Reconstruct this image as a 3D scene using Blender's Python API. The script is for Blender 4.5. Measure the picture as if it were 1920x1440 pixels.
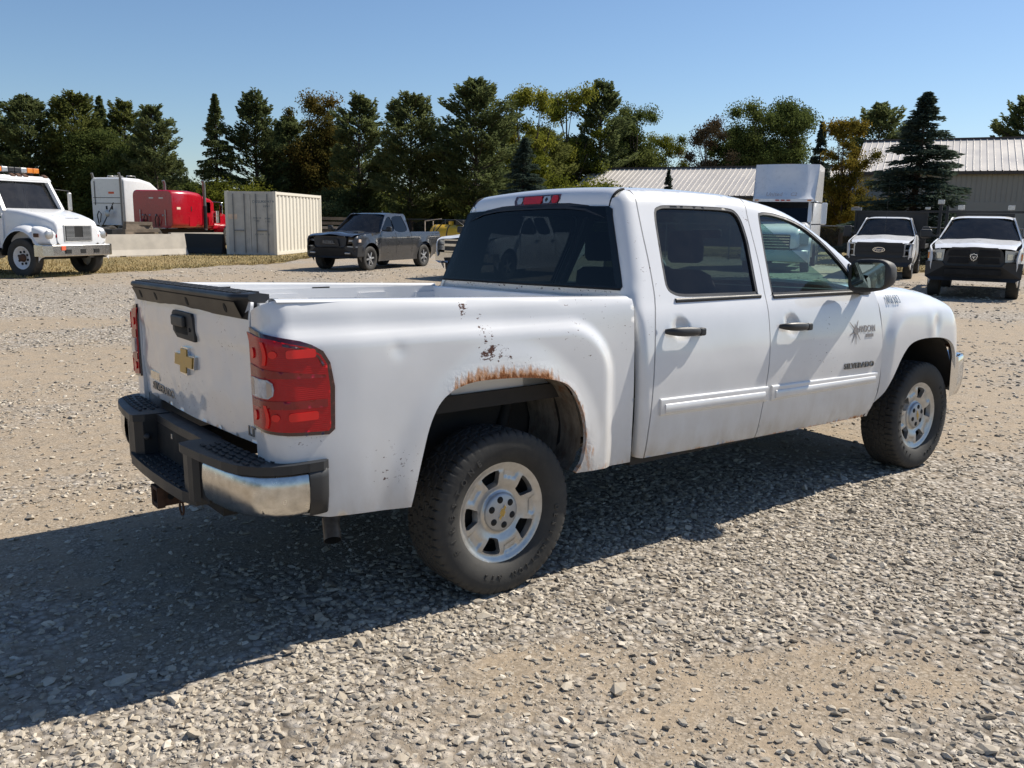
import bpy, bmesh, math, random
import numpy as np
from mathutils import Vector, Matrix, geometry
R = math.radians
rng = np.random.default_rng(7)
random.seed(7)
for o in list(bpy.data.objects):
    bpy.data.objects.remove(o)
SC = bpy.context.scene
COL = SC.collection

# ------------------------------------------------------------------ camera, sky, sun, exposure
CAMP = Vector((-2.261, -3.9313, 1.6876))
CR = Vector((0.7957, -0.6054, 0.0161)).normalized()
CF = Vector((0.5974, 0.7803, -0.1850)).normalized()
CR = (CR - CF * CR.dot(CF)).normalized()
CU = CR.cross(CF)
FPX = 1627.5                                   # focal length in pixels of a 1920 px wide picture
cam = bpy.data.cameras.new('camera')
cam.sensor_width = 36.0
cam.lens = FPX / 1920 * 36
cam.clip_start = 0.05
cam.clip_end = 2000
camo = bpy.data.objects.new('camera', cam)
COL.objects.link(camo)
m = Matrix((CR, CU, -CF)).transposed().to_4x4()
m.translation = CAMP
camo.matrix_world = m
SC.camera = camo

SUN_EL = 46.0
SUN_AZ = -5.5                                  # direction to the sun, degrees from +X towards +Y
sd = Vector((math.cos(R(SUN_EL)) * math.cos(R(SUN_AZ)), math.cos(R(SUN_EL)) * math.sin(R(SUN_AZ)), math.sin(R(SUN_EL))))
W = bpy.data.worlds.new('World')
SC.world = W
W.use_nodes = True
wn = W.node_tree
sky = wn.nodes.new('ShaderNodeTexSky')
sky.sky_type = 'NISHITA'
sky.sun_disc = False
sky.sun_elevation = R(SUN_EL)
sky.sun_rotation = R(90 - SUN_AZ)              # the sky's rotation runs clockwise from +Y
sky.altitude = 0
sky.air_density = 1.0
sky.dust_density = 0.3
sky.ozone_density = 5.5
wn.links.new(sky.outputs[0], wn.nodes['Background'].inputs[0])
wn.nodes['Background'].inputs[1].default_value = 0.078
sun = bpy.data.lights.new('sun', 'SUN')
sun.energy = 4.6
sun.angle = R(0.53)
sun.color = (1.0, 0.93, 0.82)
suno = bpy.data.objects.new('sun', sun)
COL.objects.link(suno)
suno.rotation_euler = sd.to_track_quat('Z', 'Y').to_euler()
SC.view_settings.view_transform = 'Standard'
SC.view_settings.look = 'None'
SC.view_settings.exposure = 0.55
SC.view_settings.gamma = 1.0
SC.view_settings.use_curve_mapping = False
SC.render.engine = 'CYCLES'
SC.cycles.max_bounces = 10
SC.cycles.transparent_max_bounces = 16
SC.cycles.caustics_reflective = False
SC.cycles.caustics_refractive = False
SC.cycles.sample_clamp_indirect = 4

def pix(px, py, z=0.0):
    """point of the plane z that shows at a pixel of the 1920 x 1440 photograph"""
    d = CF + CR * ((px - 960) / FPX) - CU * ((py - 720) / FPX)
    t = (z - CAMP.z) / d.z
    return CAMP + d * t

# ------------------------------------------------------------------ materials
MATS = {}
def nodemat(name):
    m = bpy.data.materials.new(name)
    m.use_nodes = True
    MATS[name] = m
    return m, m.node_tree, m.node_tree.nodes['Principled BSDF']

def N(nt, kind, **kw):
    n = nt.nodes.new(kind)
    for k, v in kw.items():
        if k.startswith('i_'):
            n.inputs[k[2:].replace('_', ' ')].default_value = v
        else:
            setattr(n, k, v)
    return n

def ramp(nt, fac, stops, interp='LINEAR'):
    n = nt.nodes.new('ShaderNodeValToRGB')
    n.color_ramp.interpolation = interp
    el = n.color_ramp.elements
    while len(el) < len(stops):
        el.new(0.5)
    for e, (p, c) in zip(el, stops):
        e.position = p
        e.color = (c, c, c, 1) if isinstance(c, (int, float)) else (*c, 1)
    nt.links.new(fac, n.inputs[0])
    return n.outputs[0]

def mixc(nt, fac, a, b, mode='MIX'):
    n = nt.nodes.new('ShaderNodeMix')
    n.data_type = 'RGBA'
    n.blend_type = mode
    for s, v in ((0, fac), (6, a), (7, b)):
        if hasattr(v, 'node'):
            nt.links.new(v, n.inputs[s])
        elif s == 0:
            n.inputs[0].default_value = v
        else:
            n.inputs[s].default_value = (*v, 1) if len(v) == 3 else v
    return n.outputs[2]

def mth(nt, op, a, b=None, clamp=False):
    n = nt.nodes.new('ShaderNodeMath')
    n.operation = op
    n.use_clamp = clamp
    for s, v in ((0, a), (1, b)):
        if v is None:
            continue
        if hasattr(v, 'node'):
            nt.links.new(v, n.inputs[s])
        else:
            n.inputs[s].default_value = v
    return n.outputs[0]

def noise(nt, scale, detail=4, rough=0.55, vec=None, dist=0.0):
    n = nt.nodes.new('ShaderNodeTexNoise')
    n.inputs['Scale'].default_value = scale
    n.inputs['Detail'].default_value = detail
    n.inputs['Roughness'].default_value = rough
    n.inputs['Distortion'].default_value = dist
    if vec is None:
        vec = objco(nt)
    nt.links.new(vec, n.inputs['Vector'])
    return n.outputs[0]

def objco(nt):
    t = nt.nodes.get('TC') or nt.nodes.new('ShaderNodeTexCoord')
    t.name = 'TC'
    return t.outputs['Object']

def scaled(nt, sx, sy, sz, vec=None):
    n = nt.nodes.new('ShaderNodeMapping')
    n.inputs['Scale'].default_value = (sx, sy, sz)
    nt.links.new(vec or objco(nt), n.inputs['Vector'])
    return n.outputs[0]

def bump(nt, bs, h, strength=0.3, dist=0.01):
    b = nt.nodes.new('ShaderNodeBump')
    b.inputs['Strength'].default_value = strength
    b.inputs['Distance'].default_value = dist
    nt.links.new(h, b.inputs['Height'])
    nt.links.new(b.outputs[0], bs.inputs['Normal'])
    return b

def plain(name, col, rough=0.5, metal=0.0, var=0.12, scale=6.0, coat=0.0, bmp=0.0, bscale=120, spec=0.5):
    """one base colour with a little uneven tone and fine relief"""
    m, nt, b = nodemat(name)
    f = noise(nt, scale, 5)
    c = ramp(nt, f, [(0.3, tuple(x * (1 - var) for x in col)), (0.7, tuple(min(1, x * (1 + var)) for x in col))])
    nt.links.new(c, b.inputs['Base Color'])
    r = ramp(nt, f, [(0.3, max(0.02, rough * 0.85)), (0.7, min(1, rough * 1.15))])
    nt.links.new(r, b.inputs['Roughness'])
    b.inputs['Metallic'].default_value = metal
    b.inputs['Coat Weight'].default_value = coat
    b.inputs['Coat Roughness'].default_value = 0.05
    b.inputs['Specular IOR Level'].default_value = spec
    if bmp:
        bump(nt, b, noise(nt, bscale, 3), bmp, 0.002)
    return m

def glassmat(name, tint, rough=0.0, ior=1.5, refl=(1, 1, 1), dirt=0.0):
    m = bpy.data.materials.new(name)
    m.use_nodes = True
    MATS[name] = m
    nt = m.node_tree
    nt.nodes.remove(nt.nodes['Principled BSDF'])
    out = nt.nodes['Material Output']
    tr = N(nt, 'ShaderNodeBsdfTransparent')
    tr.inputs[0].default_value = (*tint, 1)
    gl = N(nt, 'ShaderNodeBsdfGlossy')
    gl.inputs['Color'].default_value = (*refl, 1)
    gl.inputs['Roughness'].default_value = rough
    lw = N(nt, 'ShaderNodeLayerWeight')
    f0 = ((ior - 1) / (ior + 1)) ** 2
    p5 = mth(nt, 'POWER', lw.outputs['Facing'], 5.0)
    lw.inputs[0].default_value = 0.5
    fr = mth(nt, 'ADD', mth(nt, 'MULTIPLY', p5, 1 - f0), f0, True)
    mx = N(nt, 'ShaderNodeMixShader')
    nt.links.new(fr, mx.inputs[0])
    nt.links.new(tr.outputs[0], mx.inputs[1])
    nt.links.new(gl.outputs[0], mx.inputs[2])
    last = mx.outputs[0]
    if dirt:
        df = N(nt, 'ShaderNodeBsdfDiffuse')
        df.inputs[0].default_value = (0.45, 0.42, 0.38, 1)
        m2 = N(nt, 'ShaderNodeMixShader')
        f = noise(nt, 5, 6, 0.65)
        nt.links.new(ramp(nt, f, [(0.35, dirt * 0.3), (0.75, dirt)]), m2.inputs[0])
        nt.links.new(last, m2.inputs[1])
        nt.links.new(df.outputs[0], m2.inputs[2])
        last = m2.outputs[0]
    nt.links.new(last, out.inputs[0])
    return m

# worn white body paint of the pickup: road film low down, chips, rust where the mesh carries wear
def truck_paint(name, chips=True):
    m, nt, b = nodemat(name)
    sx = N(nt, 'ShaderNodeSeparateXYZ')
    nt.links.new(objco(nt), sx.inputs[0])
    x, y, z = sx.outputs
    base = mixc(nt, ramp(nt, noise(nt, 3.0, 4), [(0.35, 0.0), (0.7, 1.0)]), (0.73, 0.735, 0.74), (0.78, 0.785, 0.79))
    # road film, streaky, stronger towards the sills
    film = mth(nt, 'MULTIPLY', ramp(nt, z, [(0.46, 1.0), (0.60, 0.42), (0.80, 0.16), (1.15, 0.03)]),
               ramp(nt, noise(nt, 9, 6, 0.65, scaled(nt, 1, 1, 0.5)), [(0.3, 0.25), (0.75, 1.0)]))
    c = mixc(nt, film, base, (0.40, 0.33, 0.24))
    if chips:
        w = N(nt, 'ShaderNodeAttribute', attribute_name='wear').outputs['Fac']
        ch = N(nt, 'ShaderNodeAttribute', attribute_name='chips').outputs['Fac']
        st = noise(nt, 26, 5, 0.7, scaled(nt, 1.5, 1.0, 0.45))
        r1 = mth(nt, 'ADD', mth(nt, 'MULTIPLY', w, 0.52), mth(nt, 'MULTIPLY', st, 1.05))
        halo = ramp(nt, r1, [(0.70, 0.0), (0.82, 0.6), (0.94, 0.95)])
        core = ramp(nt, r1, [(0.93, 0.0), (0.99, 1.0)])
        c = mixc(nt, mth(nt, 'MULTIPLY', halo, ramp(nt, w, [(0.05, 0.0), (0.25, 1.0)])), c, (0.50, 0.215, 0.065))
        rustc = mixc(nt, noise(nt, 60, 4), (0.07, 0.024, 0.010), (0.40, 0.135, 0.030))
        rustf = mth(nt, 'MULTIPLY', core, ramp(nt, w, [(0.10, 0.0), (0.3, 1.0)]))
        c = mixc(nt, rustf, c, rustc)
        c1 = mth(nt, 'ADD', mth(nt, 'MULTIPLY', ch, 0.30), noise(nt, 55, 4, 0.75, scaled(nt, 0.7, 1, 1.2)))
        chipf = mth(nt, 'MULTIPLY', ramp(nt, c1, [(0.755, 0.0), (0.785, 1.0)]), ramp(nt, ch, [(0.02, 0.0), (0.1, 1.0)]))
        c = mixc(nt, chipf, c, (0.085, 0.035, 0.025))
        rough = mixc(nt, mth(nt, 'MAXIMUM', rustf, chipf), (0.28,) * 3, (0.9,) * 3)
        rough = mixc(nt, film, rough, (0.6,) * 3)
        nt.links.new(rough, b.inputs['Roughness'])
        coat = mth(nt, 'SUBTRACT', 1.0, mth(nt, 'MAXIMUM', mth(nt, 'MAXIMUM', rustf, chipf), film), True)
        nt.links.new(coat, b.inputs['Coat Weight'])
        hh = mth(nt, 'MULTIPLY', mth(nt, 'MULTIPLY', w, noise(nt, 45, 4, 0.6)), 1.0)
        bump(nt, b, hh, 0.7, 0.012)
    else:
        nt.links.new(mixc(nt, film, (0.28,) * 3, (0.6,) * 3), b.inputs['Roughness'])
        b.inputs['Coat Weight'].default_value = 0.5
    b.inputs['Coat Roughness'].default_value = 0.04
    nt.links.new(c, b.inputs['Base Color'])
    return m

truck_paint('worn_white_paint')
plain('white_paint', (0.78, 0.785, 0.79), 0.3, coat=0.5, var=0.03)
plain('grey_paint', (0.050, 0.052, 0.057), 0.30, metal=0.5, coat=0.8, var=0.06)
plain('red_paint', (0.42, 0.006, 0.018), 0.28, coat=0.6, var=0.08, scale=2)
plain('black_plastic', (0.022, 0.023, 0.025), 0.48, bmp=0.25, bscale=400)
plain('faded_black_plastic', (0.035, 0.035, 0.036), 0.62, bmp=0.3, bscale=300, var=0.25)
plain('brown_black_plastic', (0.055, 0.047, 0.036), 0.55, bmp=0.3, bscale=300, var=0.25)
plain('black_gap', (0.008, 0.008, 0.008), 0.8)
plain('underbody', (0.03, 0.027, 0.024), 0.85, var=0.4, bmp=0.4, bscale=60)
plain('rusty_steel', (0.09, 0.045, 0.026), 0.85, var=0.5, scale=25, bmp=0.5, bscale=150)
plain('exhaust_steel', (0.20, 0.175, 0.155), 0.5, metal=0.7, var=0.35, scale=20)
plain('chrome', (0.70, 0.71, 0.72), 0.09, metal=1.0, var=0.06, scale=12)
plain('dull_chrome', (0.62, 0.60, 0.56), 0.24, metal=1.0, var=0.18, scale=30)
plain('aluminium', (0.52, 0.51, 0.49), 0.36, metal=0.75, var=0.12, scale=30)
plain('silver_paint', (0.42, 0.43, 0.44), 0.4, metal=0.6, var=0.08, scale=14)
plain('gold', (0.50, 0.33, 0.085), 0.38, metal=0.35, var=0.12, scale=40)
plain('interior', (0.035, 0.036, 0.038), 0.8, var=0.2)
plain('seat_cloth', (0.05, 0.05, 0.052), 0.95, var=0.2, bmp=0.3, bscale=300)
plain('decal_grey', (0.27, 0.25, 0.24), 0.6, var=0.25, scale=80)
plain('decal_blue', (0.075, 0.12, 0.17), 0.5, var=0.2, scale=80)
plain('lamp_white', (0.66, 0.67, 0.69), 0.15, coat=1.0, var=0.3, scale=40)
plain('badge_grey', (0.20, 0.20, 0.20), 0.3, metal=0.6)
plain('lamp_deep_red', (0.24, 0.002, 0.005), 0.25, coat=0.35, var=0.1)
plain('lamp_dark_red', (0.045, 0.004, 0.006), 0.12, coat=0.8, var=0.1)
plain('orange_sticker', (0.75, 0.13, 0.05), 0.6)
plain('amber', (0.65, 0.20, 0.015), 0.25, coat=0.6)
plain('pale_sticker', (0.72, 0.55, 0.42), 0.6)
plain('green_stripe', (0.02, 0.09, 0.08), 0.4)
plain('concrete', (0.46, 0.42, 0.36), 0.9, var=0.14, scale=2.2, bmp=0.35, bscale=40)
plain('dark_concrete', (0.028, 0.030, 0.030), 0.85, var=0.25, scale=2.0, bmp=0.3, bscale=40)
plain('bark', (0.065, 0.048, 0.035), 0.95, var=0.35, scale=6, bmp=0.6, bscale=30)
plain('galvanised', (0.22, 0.225, 0.23), 0.5, metal=0.7, var=0.1)
plain('yellow_paint', (0.62, 0.38, 0.015), 0.4, coat=0.3, var=0.1)
plain('black_metal', (0.016, 0.016, 0.017), 0.5, var=0.2)
plain('timber', (0.20, 0.16, 0.12), 0.9, var=0.35, scale=3)
plain('pale_timber', (0.42, 0.36, 0.29), 0.9, var=0.3, scale=3)
glassmat('tinted_glass', (0.17, 0.19, 0.19), dirt=0.025)
glassmat('rear_glass', (0.10, 0.115, 0.13), ior=1.40, dirt=0.0, refl=(.8, .85, .9))
glassmat('green_glass', (0.50, 0.72, 0.66), dirt=0.05)
glassmat('clear_lens', (0.85, 0.86, 0.88), ior=1.45)
glassmat('cab_glass', (0.20, 0.24, 0.26), ior=1.6, dirt=0.05)  # dirt here is a pale veil standing in for the windscreens' reflection
glassmat('dark_glass', (0.03, 0.034, 0.04))
m, nt, b = nodemat('mirror_glass')
b.inputs['Base Color'].default_value = (0.15, 0.19, 0.19, 1)
b.inputs['Metallic'].default_value = 1
b.inputs['Roughness'].default_value = 0.02
m, nt, b = nodemat('lamp_lens_red')
nt.links.new(mixc(nt, noise(nt, 14, 2), (0.34, 0.002, 0.006), (0.52, 0.004, 0.008)), b.inputs['Base Color'])
b.inputs['Roughness'].default_value = 0.25
b.inputs['Specular IOR Level'].default_value = 0.3
b.inputs['Coat Weight'].default_value = 0.35
b.inputs['Coat Roughness'].default_value = 0.02
w = N(nt, 'ShaderNodeTexWave', wave_type='BANDS', bands_direction='Z')
w.inputs['Scale'].default_value = 42
nt.links.new(objco(nt), w.inputs['Vector'])
bump(nt, b, w.outputs[1], 0.12, 0.004)
m, nt, b = nodemat('lamp_lens_glint_red')
b.inputs['Base Color'].default_value = (0.78, 0.006, 0.006, 1)  # brighter red for the sunlit glints painted inside the tail lamp
b.inputs['Roughness'].default_value = 0.25
b.inputs['Coat Weight'].default_value = 0.3
m, nt, b = nodemat('rubber')
f = noise(nt, 30, 5, 0.7)
g = noise(nt, 5, 5, 0.6)
c = mixc(nt, ramp(nt, g, [(0.30, 0.15), (0.70, 0.8)]), (0.019, 0.019, 0.019), (0.056, 0.053, 0.047))
nt.links.new(mixc(nt, ramp(nt, f, [(0.5, 0.0), (0.8, 0.2)]), c, (0.10, 0.092, 0.078)), b.inputs['Base Color'])
b.inputs['Roughness'].default_value = 0.78
bump(nt, b, f, 0.25, 0.003)
plain('rubber_letter', (0.050, 0.047, 0.042), 0.75)
# grimy inner wing
m, nt, b = nodemat('grimy_panel')
f = noise(nt, 16, 6, 0.7, scaled(nt, 1.6, 1.0, 0.35))
c = mixc(nt, ramp(nt, f, [(0.30, 0.0), (0.62, 1.0)]), (0.27, 0.235, 0.19), (0.12, 0.095, 0.07))
r2 = noise(nt, 7, 5, 0.7)
nt.links.new(mixc(nt, ramp(nt, r2, [(0.54, 0.0), (0.68, 0.8)]), c, (0.16, 0.065, 0.022)), b.inputs['Base Color'])
b.inputs['Roughness'].default_value = 0.85
bump(nt, b, f, 0.4, 0.004)

# ------------------------------------------------------------------ mesh helpers
class MB:
    """collects geometry, then links it as ONE mesh object"""
    def __init__(s):
        s.v = []
        s.f = []
        s.sm = []
    def add(s, vs, fs, smooth=False):
        o = len(s.v)
        s.v += [tuple(float(c) for c in p) for p in vs]
        s.f += [tuple(int(i) + o for i in f) for f in fs]
        s.sm += [smooth] * len(fs)
        return s
    def box(s, x0, x1, y0, y1, z0, z1, bev=0.0):
        x0, x1 = min(x0, x1), max(x0, x1)
        y0, y1 = min(y0, y1), max(y0, y1)
        z0, z1 = min(z0, z1), max(z0, z1)
        if not bev:
            vs = [(x, y, z) for z in (z0, z1) for y in (y0, y1) for x in (x0, x1)]
            return s.add(vs, [(0, 2, 3, 1), (4, 5, 7, 6), (0, 1, 5, 4), (2, 6, 7, 3), (0, 4, 6, 2), (1, 3, 7, 5)])
        bm = bmesh.new()
        bmesh.ops.create_cube(bm, size=1)
        for v in bm.verts:
            v.co = Vector(((x0 + x1) / 2 + v.co.x * (x1 - x0), (y0 + y1) / 2 + v.co.y * (y1 - y0), (z0 + z1) / 2 + v.co.z * (z1 - z0)))
        bev = min(bev, 0.49 * min(x1 - x0, y1 - y0, z1 - z0))
        bmesh.ops.bevel(bm, geom=bm.edges[:], offset=bev, segments=2, affect='EDGES', profile=0.5)
        bm.verts.index_update()
        s.add([v.co for v in bm.verts], [[v.index for v in f.verts] for f in bm.faces], False)
        bm.free()
        return s
    def loft(s, rings, closed=True, caps=True, smooth=True):
        n = len(rings[0])
        vs = [p for r in rings for p in r]
        fs = []
        for i in range(len(rings) - 1):
            for j in range(n if closed else n - 1):
                k = (j + 1) % n
                fs.append((i * n + j, i * n + k, (i + 1) * n + k, (i + 1) * n + j))
        s.add(vs, fs, smooth)
        if caps and closed:
            s.add(rings[0], [tuple(range(n))[::-1]])
            s.add(rings[-1], [tuple(range(n))])
        return s
    def tube(s, pts, r, n=8, caps=True):
        pts = [Vector(p) for p in pts]
        rs = r if isinstance(r, (list, tuple)) else [r] * len(pts)
        rings = []
        ref = None
        for i, p in enumerate(pts):
            d = (pts[min(i + 1, len(pts) - 1)] - pts[max(i - 1, 0)]).normalized()
            if ref is None:
                ref = d.orthogonal().normalized()
            a = (ref - d * ref.dot(d)).normalized()
            ref = a
            b = d.cross(a)
            rings.append([p + (a * math.cos(t) + b * math.sin(t)) * rs[i] for t in [2 * math.pi * k / n for k in range(n)]])
        return s.loft(rings, True, caps, True)
    def bar(s, a, b, w, h):
        a, b = Vector(a), Vector(b)
        d = (b - a).normalized()
        up = Vector((0, 0, 1)) if abs(d.z) < 0.95 else Vector((1, 0, 0))
        x = d.cross(up).normalized() * (w / 2)
        z = x.cross(d).normalized() * (h / 2)
        r0 = [a - x - z, a + x - z, a + x + z, a - x + z]
        return s.loft([r0, [p + (b - a) for p in r0]], True, True, False)
    def prism(s, poly, fn, t0, t1, smooth=False):
        """outline poly of (a, b) swept from t0 to t1 by fn(a, b, t)"""
        r0 = [fn(a, b, t0) for a, b in poly]
        r1 = [fn(a, b, t1) for a, b in poly]
        n = len(poly)
        s.add(r0 + r1, [(j, (j + 1) % n, n + (j + 1) % n, n + j) for j in range(n)], smooth)
        tr = [list(t) for t in geometry.tessellate_polygon([[Vector((a, b, 0)) for a, b in poly]])]
        s.add(r0, [t[::-1] for t in tr])
        s.add(r1, tr)
        return s
    def lathe(s, prof, fn, n=32, smooth=True, closed=False):
        """profile of (r, h) turned; fn(r, h, angle) gives the point"""
        vs = [fn(r, h, 2 * math.pi * k / n) for k in range(n) for r, h in prof]
        q = len(prof)
        fs = []
        for k in range(n):
            for j in range(q if closed else q - 1):
                a, b2 = k * q + j, k * q + (j + 1) % q
                c, d = ((k + 1) % n) * q + (j + 1) % q, ((k + 1) % n) * q + j
                fs.append((a, b2, c, d))
        return s.add(vs, fs, smooth)
    def xf(s, M):
        s.v = [tuple(M @ Vector(p)) for p in s.v]
        return s
    def build(s, name, mat, parent=None, fix=True, attrs=None):
        me = bpy.data.meshes.new(name)
        me.from_pydata(s.v, [], s.f)
        me.polygons.foreach_set('use_smooth', s.sm)
        if attrs:
            for k, vals in attrs.items():
                a = me.attributes.new(k, 'FLOAT', 'POINT')
                a.data.foreach_set('value', np.asarray(vals, np.float32))
        if fix:
            bm = bmesh.new()
            bm.from_mesh(me)
            bmesh.ops.recalc_face_normals(bm, faces=bm.faces)
            bm.to_mesh(me)
            bm.free()
        me.materials.append(MATS[mat] if isinstance(mat, str) else mat)
        me.update()
        o = bpy.data.objects.new(name, me)
        COL.objects.link(o)
        if parent is not None:
            o.parent = parent
        return o

def empty(name, loc=(0, 0, 0), rz=0.0, label=None, cat=None, group=None):
    o = bpy.data.objects.new(name, None)
    o.empty_display_size = 0.2
    COL.objects.link(o)
    o.location = loc
    o.rotation_euler = (0, 0, rz)
    return tag(o, label, cat, group)

def tag(o, label=None, cat=None, group=None, kind=None):
    for k, v in (('label', label), ('category', cat), ('group', group), ('kind', kind)):
        if v:
            o[k] = v
    return o

def copy_tree(o, parent=None):
    c = o.copy()
    COL.objects.link(c)
    c.parent = parent
    for ch in o.children:
        copy_tree(ch, c)
    return c

def pchip(tab):
    X = np.array([t[0] for t in tab], float)
    Y = np.array([t[1] for t in tab], float)
    h = np.diff(X)
    d = np.diff(Y) / h
    m = np.zeros(len(X))
    m[0], m[-1] = d[0], d[-1]
    for i in range(1, len(X) - 1):
        if d[i - 1] * d[i] > 0:
            w1, w2 = 2 * h[i] + h[i - 1], h[i] + 2 * h[i - 1]
            m[i] = (w1 + w2) / (w1 / d[i - 1] + w2 / d[i])
    def f(x):
        x = np.clip(np.asarray(x, float), X[0], X[-1])
        i = np.clip(np.searchsorted(X, x) - 1, 0, len(X) - 2)
        t = (x - X[i]) / h[i]
        t2, t3 = t * t, t * t * t
        return (2*t3 - 3*t2 + 1)*Y[i] + (t3 - 2*t2 + t)*h[i]*m[i] + (-2*t3 + 3*t2)*Y[i+1] + (t3 - t2)*h[i]*m[i+1]
    return f

def sstep(a, b, x):
    t = np.clip((np.asarray(x, float) - a) / (b - a), 0, 1)
    return t * t * (3 - 2 * t)

def spline(pts, n=8, closed=False):
    """Catmull-Rom through 2-D points"""
    P = [np.array(p, float) for p in pts]
    k = len(P)
    out = []
    for i in range(k if closed else k - 1):
        p0 = P[(i - 1) % k] if closed or i > 0 else 2 * P[0] - P[1]
        p1, p2 = P[i], P[(i + 1) % k]
        p3 = P[(i + 2) % k] if closed or i + 2 < k else 2 * P[-1] - P[-2]
        for j in range(n):
            t = j / n
            out.append(tuple(0.5 * (2*p1 + (p2-p0)*t + (2*p0-5*p1+4*p2-p3)*t*t + (3*p1-p0-3*p2+p3)*t**3)))
    if not closed:
        out.append(tuple(P[-1]))
    return out

def resample(poly, res):
    out = []
    n = len(poly)
    for i in range(n):
        a, b = np.array(poly[i]), np.array(poly[(i + 1) % n])
        L = np.linalg.norm(b - a)
        if L < 1e-6:
            continue
        k = max(1, int(round(L / res)))
        for j in range(k):
            out.append(tuple(a + (b - a) * j / k))
    q = [out[0]]
    for p in out[1:]:
        if math.hypot(p[0] - q[-1][0], p[1] - q[-1][1]) > res * 0.2:
            q.append(p)
    return q

def inside(poly, pts):
    P = np.asarray(poly, float)
    x, y = pts[:, 0], pts[:, 1]
    r = np.zeros(len(pts), bool)
    n = len(P)
    for i in range(n):
        x1, y1 = P[i]
        x2, y2 = P[(i + 1) % n]
        if y1 == y2:
            continue
        c = ((y1 > y) != (y2 > y)) & (x < (x2 - x1) * (y - y1) / (y2 - y1) + x1)
        r ^= c
    return r

def rrect(x0, x1, z0, z1, r, n=5):
    out = []
    for cx, cz, a0 in ((x1 - r, z1 - r, 0), (x0 + r, z1 - r, 90), (x0 + r, z0 + r, 180), (x1 - r, z0 + r, 270)):
        for k in range(n + 1):
            a = R(a0 + 90 * k / n)
            out.append((cx + r * math.cos(a), cz + r * math.sin(a)))
    return out

def sheet(outline, holes, P, res=0.03, thick=0.02, back=False):
    """surface patch: a 2-D outline with holes, finely meshed, lifted to 3-D by P(u, v) and given turned-in edges.
    Returns the MB and the 2-D coordinates of its vertices."""
    loops = [resample(outline, res)] + [resample(h, res) for h in holes]
    bpts, edges = [], []
    for L in loops:
        o = len(bpts)
        bpts += L
        edges += [(o + i, o + (i + 1) % len(L)) for i in range(len(L))]
    B = np.array(bpts)
    lo, hi = B.min(0), B.max(0)
    gx, gz = np.meshgrid(np.arange(lo[0] + res * 0.5, hi[0], res), np.arange(lo[1] + res * 0.5, hi[1], res))
    G = np.stack([gx.ravel(), gz.ravel()], 1)
    ok = inside(loops[0], G)
    for h in loops[1:]:
        ok &= ~inside(h, G)
    G = G[ok]
    if len(G):
        dmin = np.full(len(G), 9.0)
        for i in range(0, len(B), 400):
            dmin = np.minimum(dmin, np.sqrt(((G[:, None] - B[None, i:i + 400]) ** 2).sum(2)).min(1))
        G = G[dmin > res * 0.55]
    V = np.concatenate([B, G]) if len(G) else B
    r = geometry.delaunay_2d_cdt([Vector(p) for p in V], edges, [], 0, 1e-7)
    V2 = np.array([tuple(p) for p in r[0]])
    T = np.array([t for t in r[2]])
    cen = V2[T].mean(1)
    ok = inside(loops[0], cen)
    for h in loops[1:]:
        ok &= ~inside(h, cen)
    T = T[ok]
    P3 = np.array([P(u, v) for u, v in V2])
    mb = MB()
    mb.add(P3, T, True)
    uv = list(map(tuple, V2))
    if thick:
        e = 1e-3
        for L in loops:
            A = np.array([P(u, v) for u, v in L])
            du = np.array([P(u + e, v) for u, v in L]) - A
            dv = np.array([P(u, v + e) for u, v in L]) - A
            nn = np.cross(du, dv)
            nn /= np.linalg.norm(nn, axis=1)[:, None] + 1e-12
            I = A - nn * thick
            k = len(L)
            mb.add(list(A) + list(I), [(i, (i + 1) % k, k + (i + 1) % k, k + i) for i in range(k)], True)
            uv += list(L) * 2
    return mb, np.array(uv)

def text_mesh(txt, size, depth, bold=0.0, sx=1.0, shear=0.0, spacing=1.0):
    """verts / faces of a line of lettering lying in the XY plane, centred on its own middle"""
    cu = bpy.data.curves.new('lettering', 'FONT')
    cu.body = txt
    cu.size = size
    cu.extrude = depth / 2
    cu.offset = bold
    cu.shear = shear
    cu.space_character = spacing
    cu.resolution_u = 3
    o = bpy.data.objects.new('lettering', cu)
    COL.objects.link(o)
    dg = bpy.context.evaluated_depsgraph_get()
    me = bpy.data.meshes.new_from_object(o.evaluated_get(dg))
    v = np.array([tuple(q.co) for q in me.vertices])
    f = [tuple(p.vertices) for p in me.polygons]
    bpy.data.objects.remove(o)
    bpy.data.curves.remove(cu)
    bpy.data.meshes.remove(me)
    v[:, :2] -= (v[:, :2].min(0) + v[:, :2].max(0)) / 2
    v[:, 0] *= sx
    return v, f

def sign(name, txt, mat, parent, M, size, depth=0.004, **kw):
    v, f = text_mesh(txt, size, depth, **kw)
    mb = MB()
    mb.add(v, f)
    mb.xf(M)
    return mb.build(name, mat, parent)

def frame(o, x, y):
    """matrix with origin o and the X / Y axes given"""
    x = Vector(x).normalized()
    z = x.cross(Vector(y)).normalized()
    y = z.cross(x)
    M = Matrix((x, y, z)).transposed().to_4x4()
    M.translation = Vector(o)
    return M
# ------------------------------------------------------------------ the worn white pickup
TILT = math.atan(0.03)                         # it leans a little towards its left side
TR = empty('pickup_truck', (0, -0.93 + 0.93 * math.cos(TILT), -0.93 * math.sin(TILT)), 0,
           'worn white crew cab pickup with rusted wheel arch and dented tailgate', 'pickup')
TR.rotation_euler = (-TILT, 0, 0)

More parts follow.
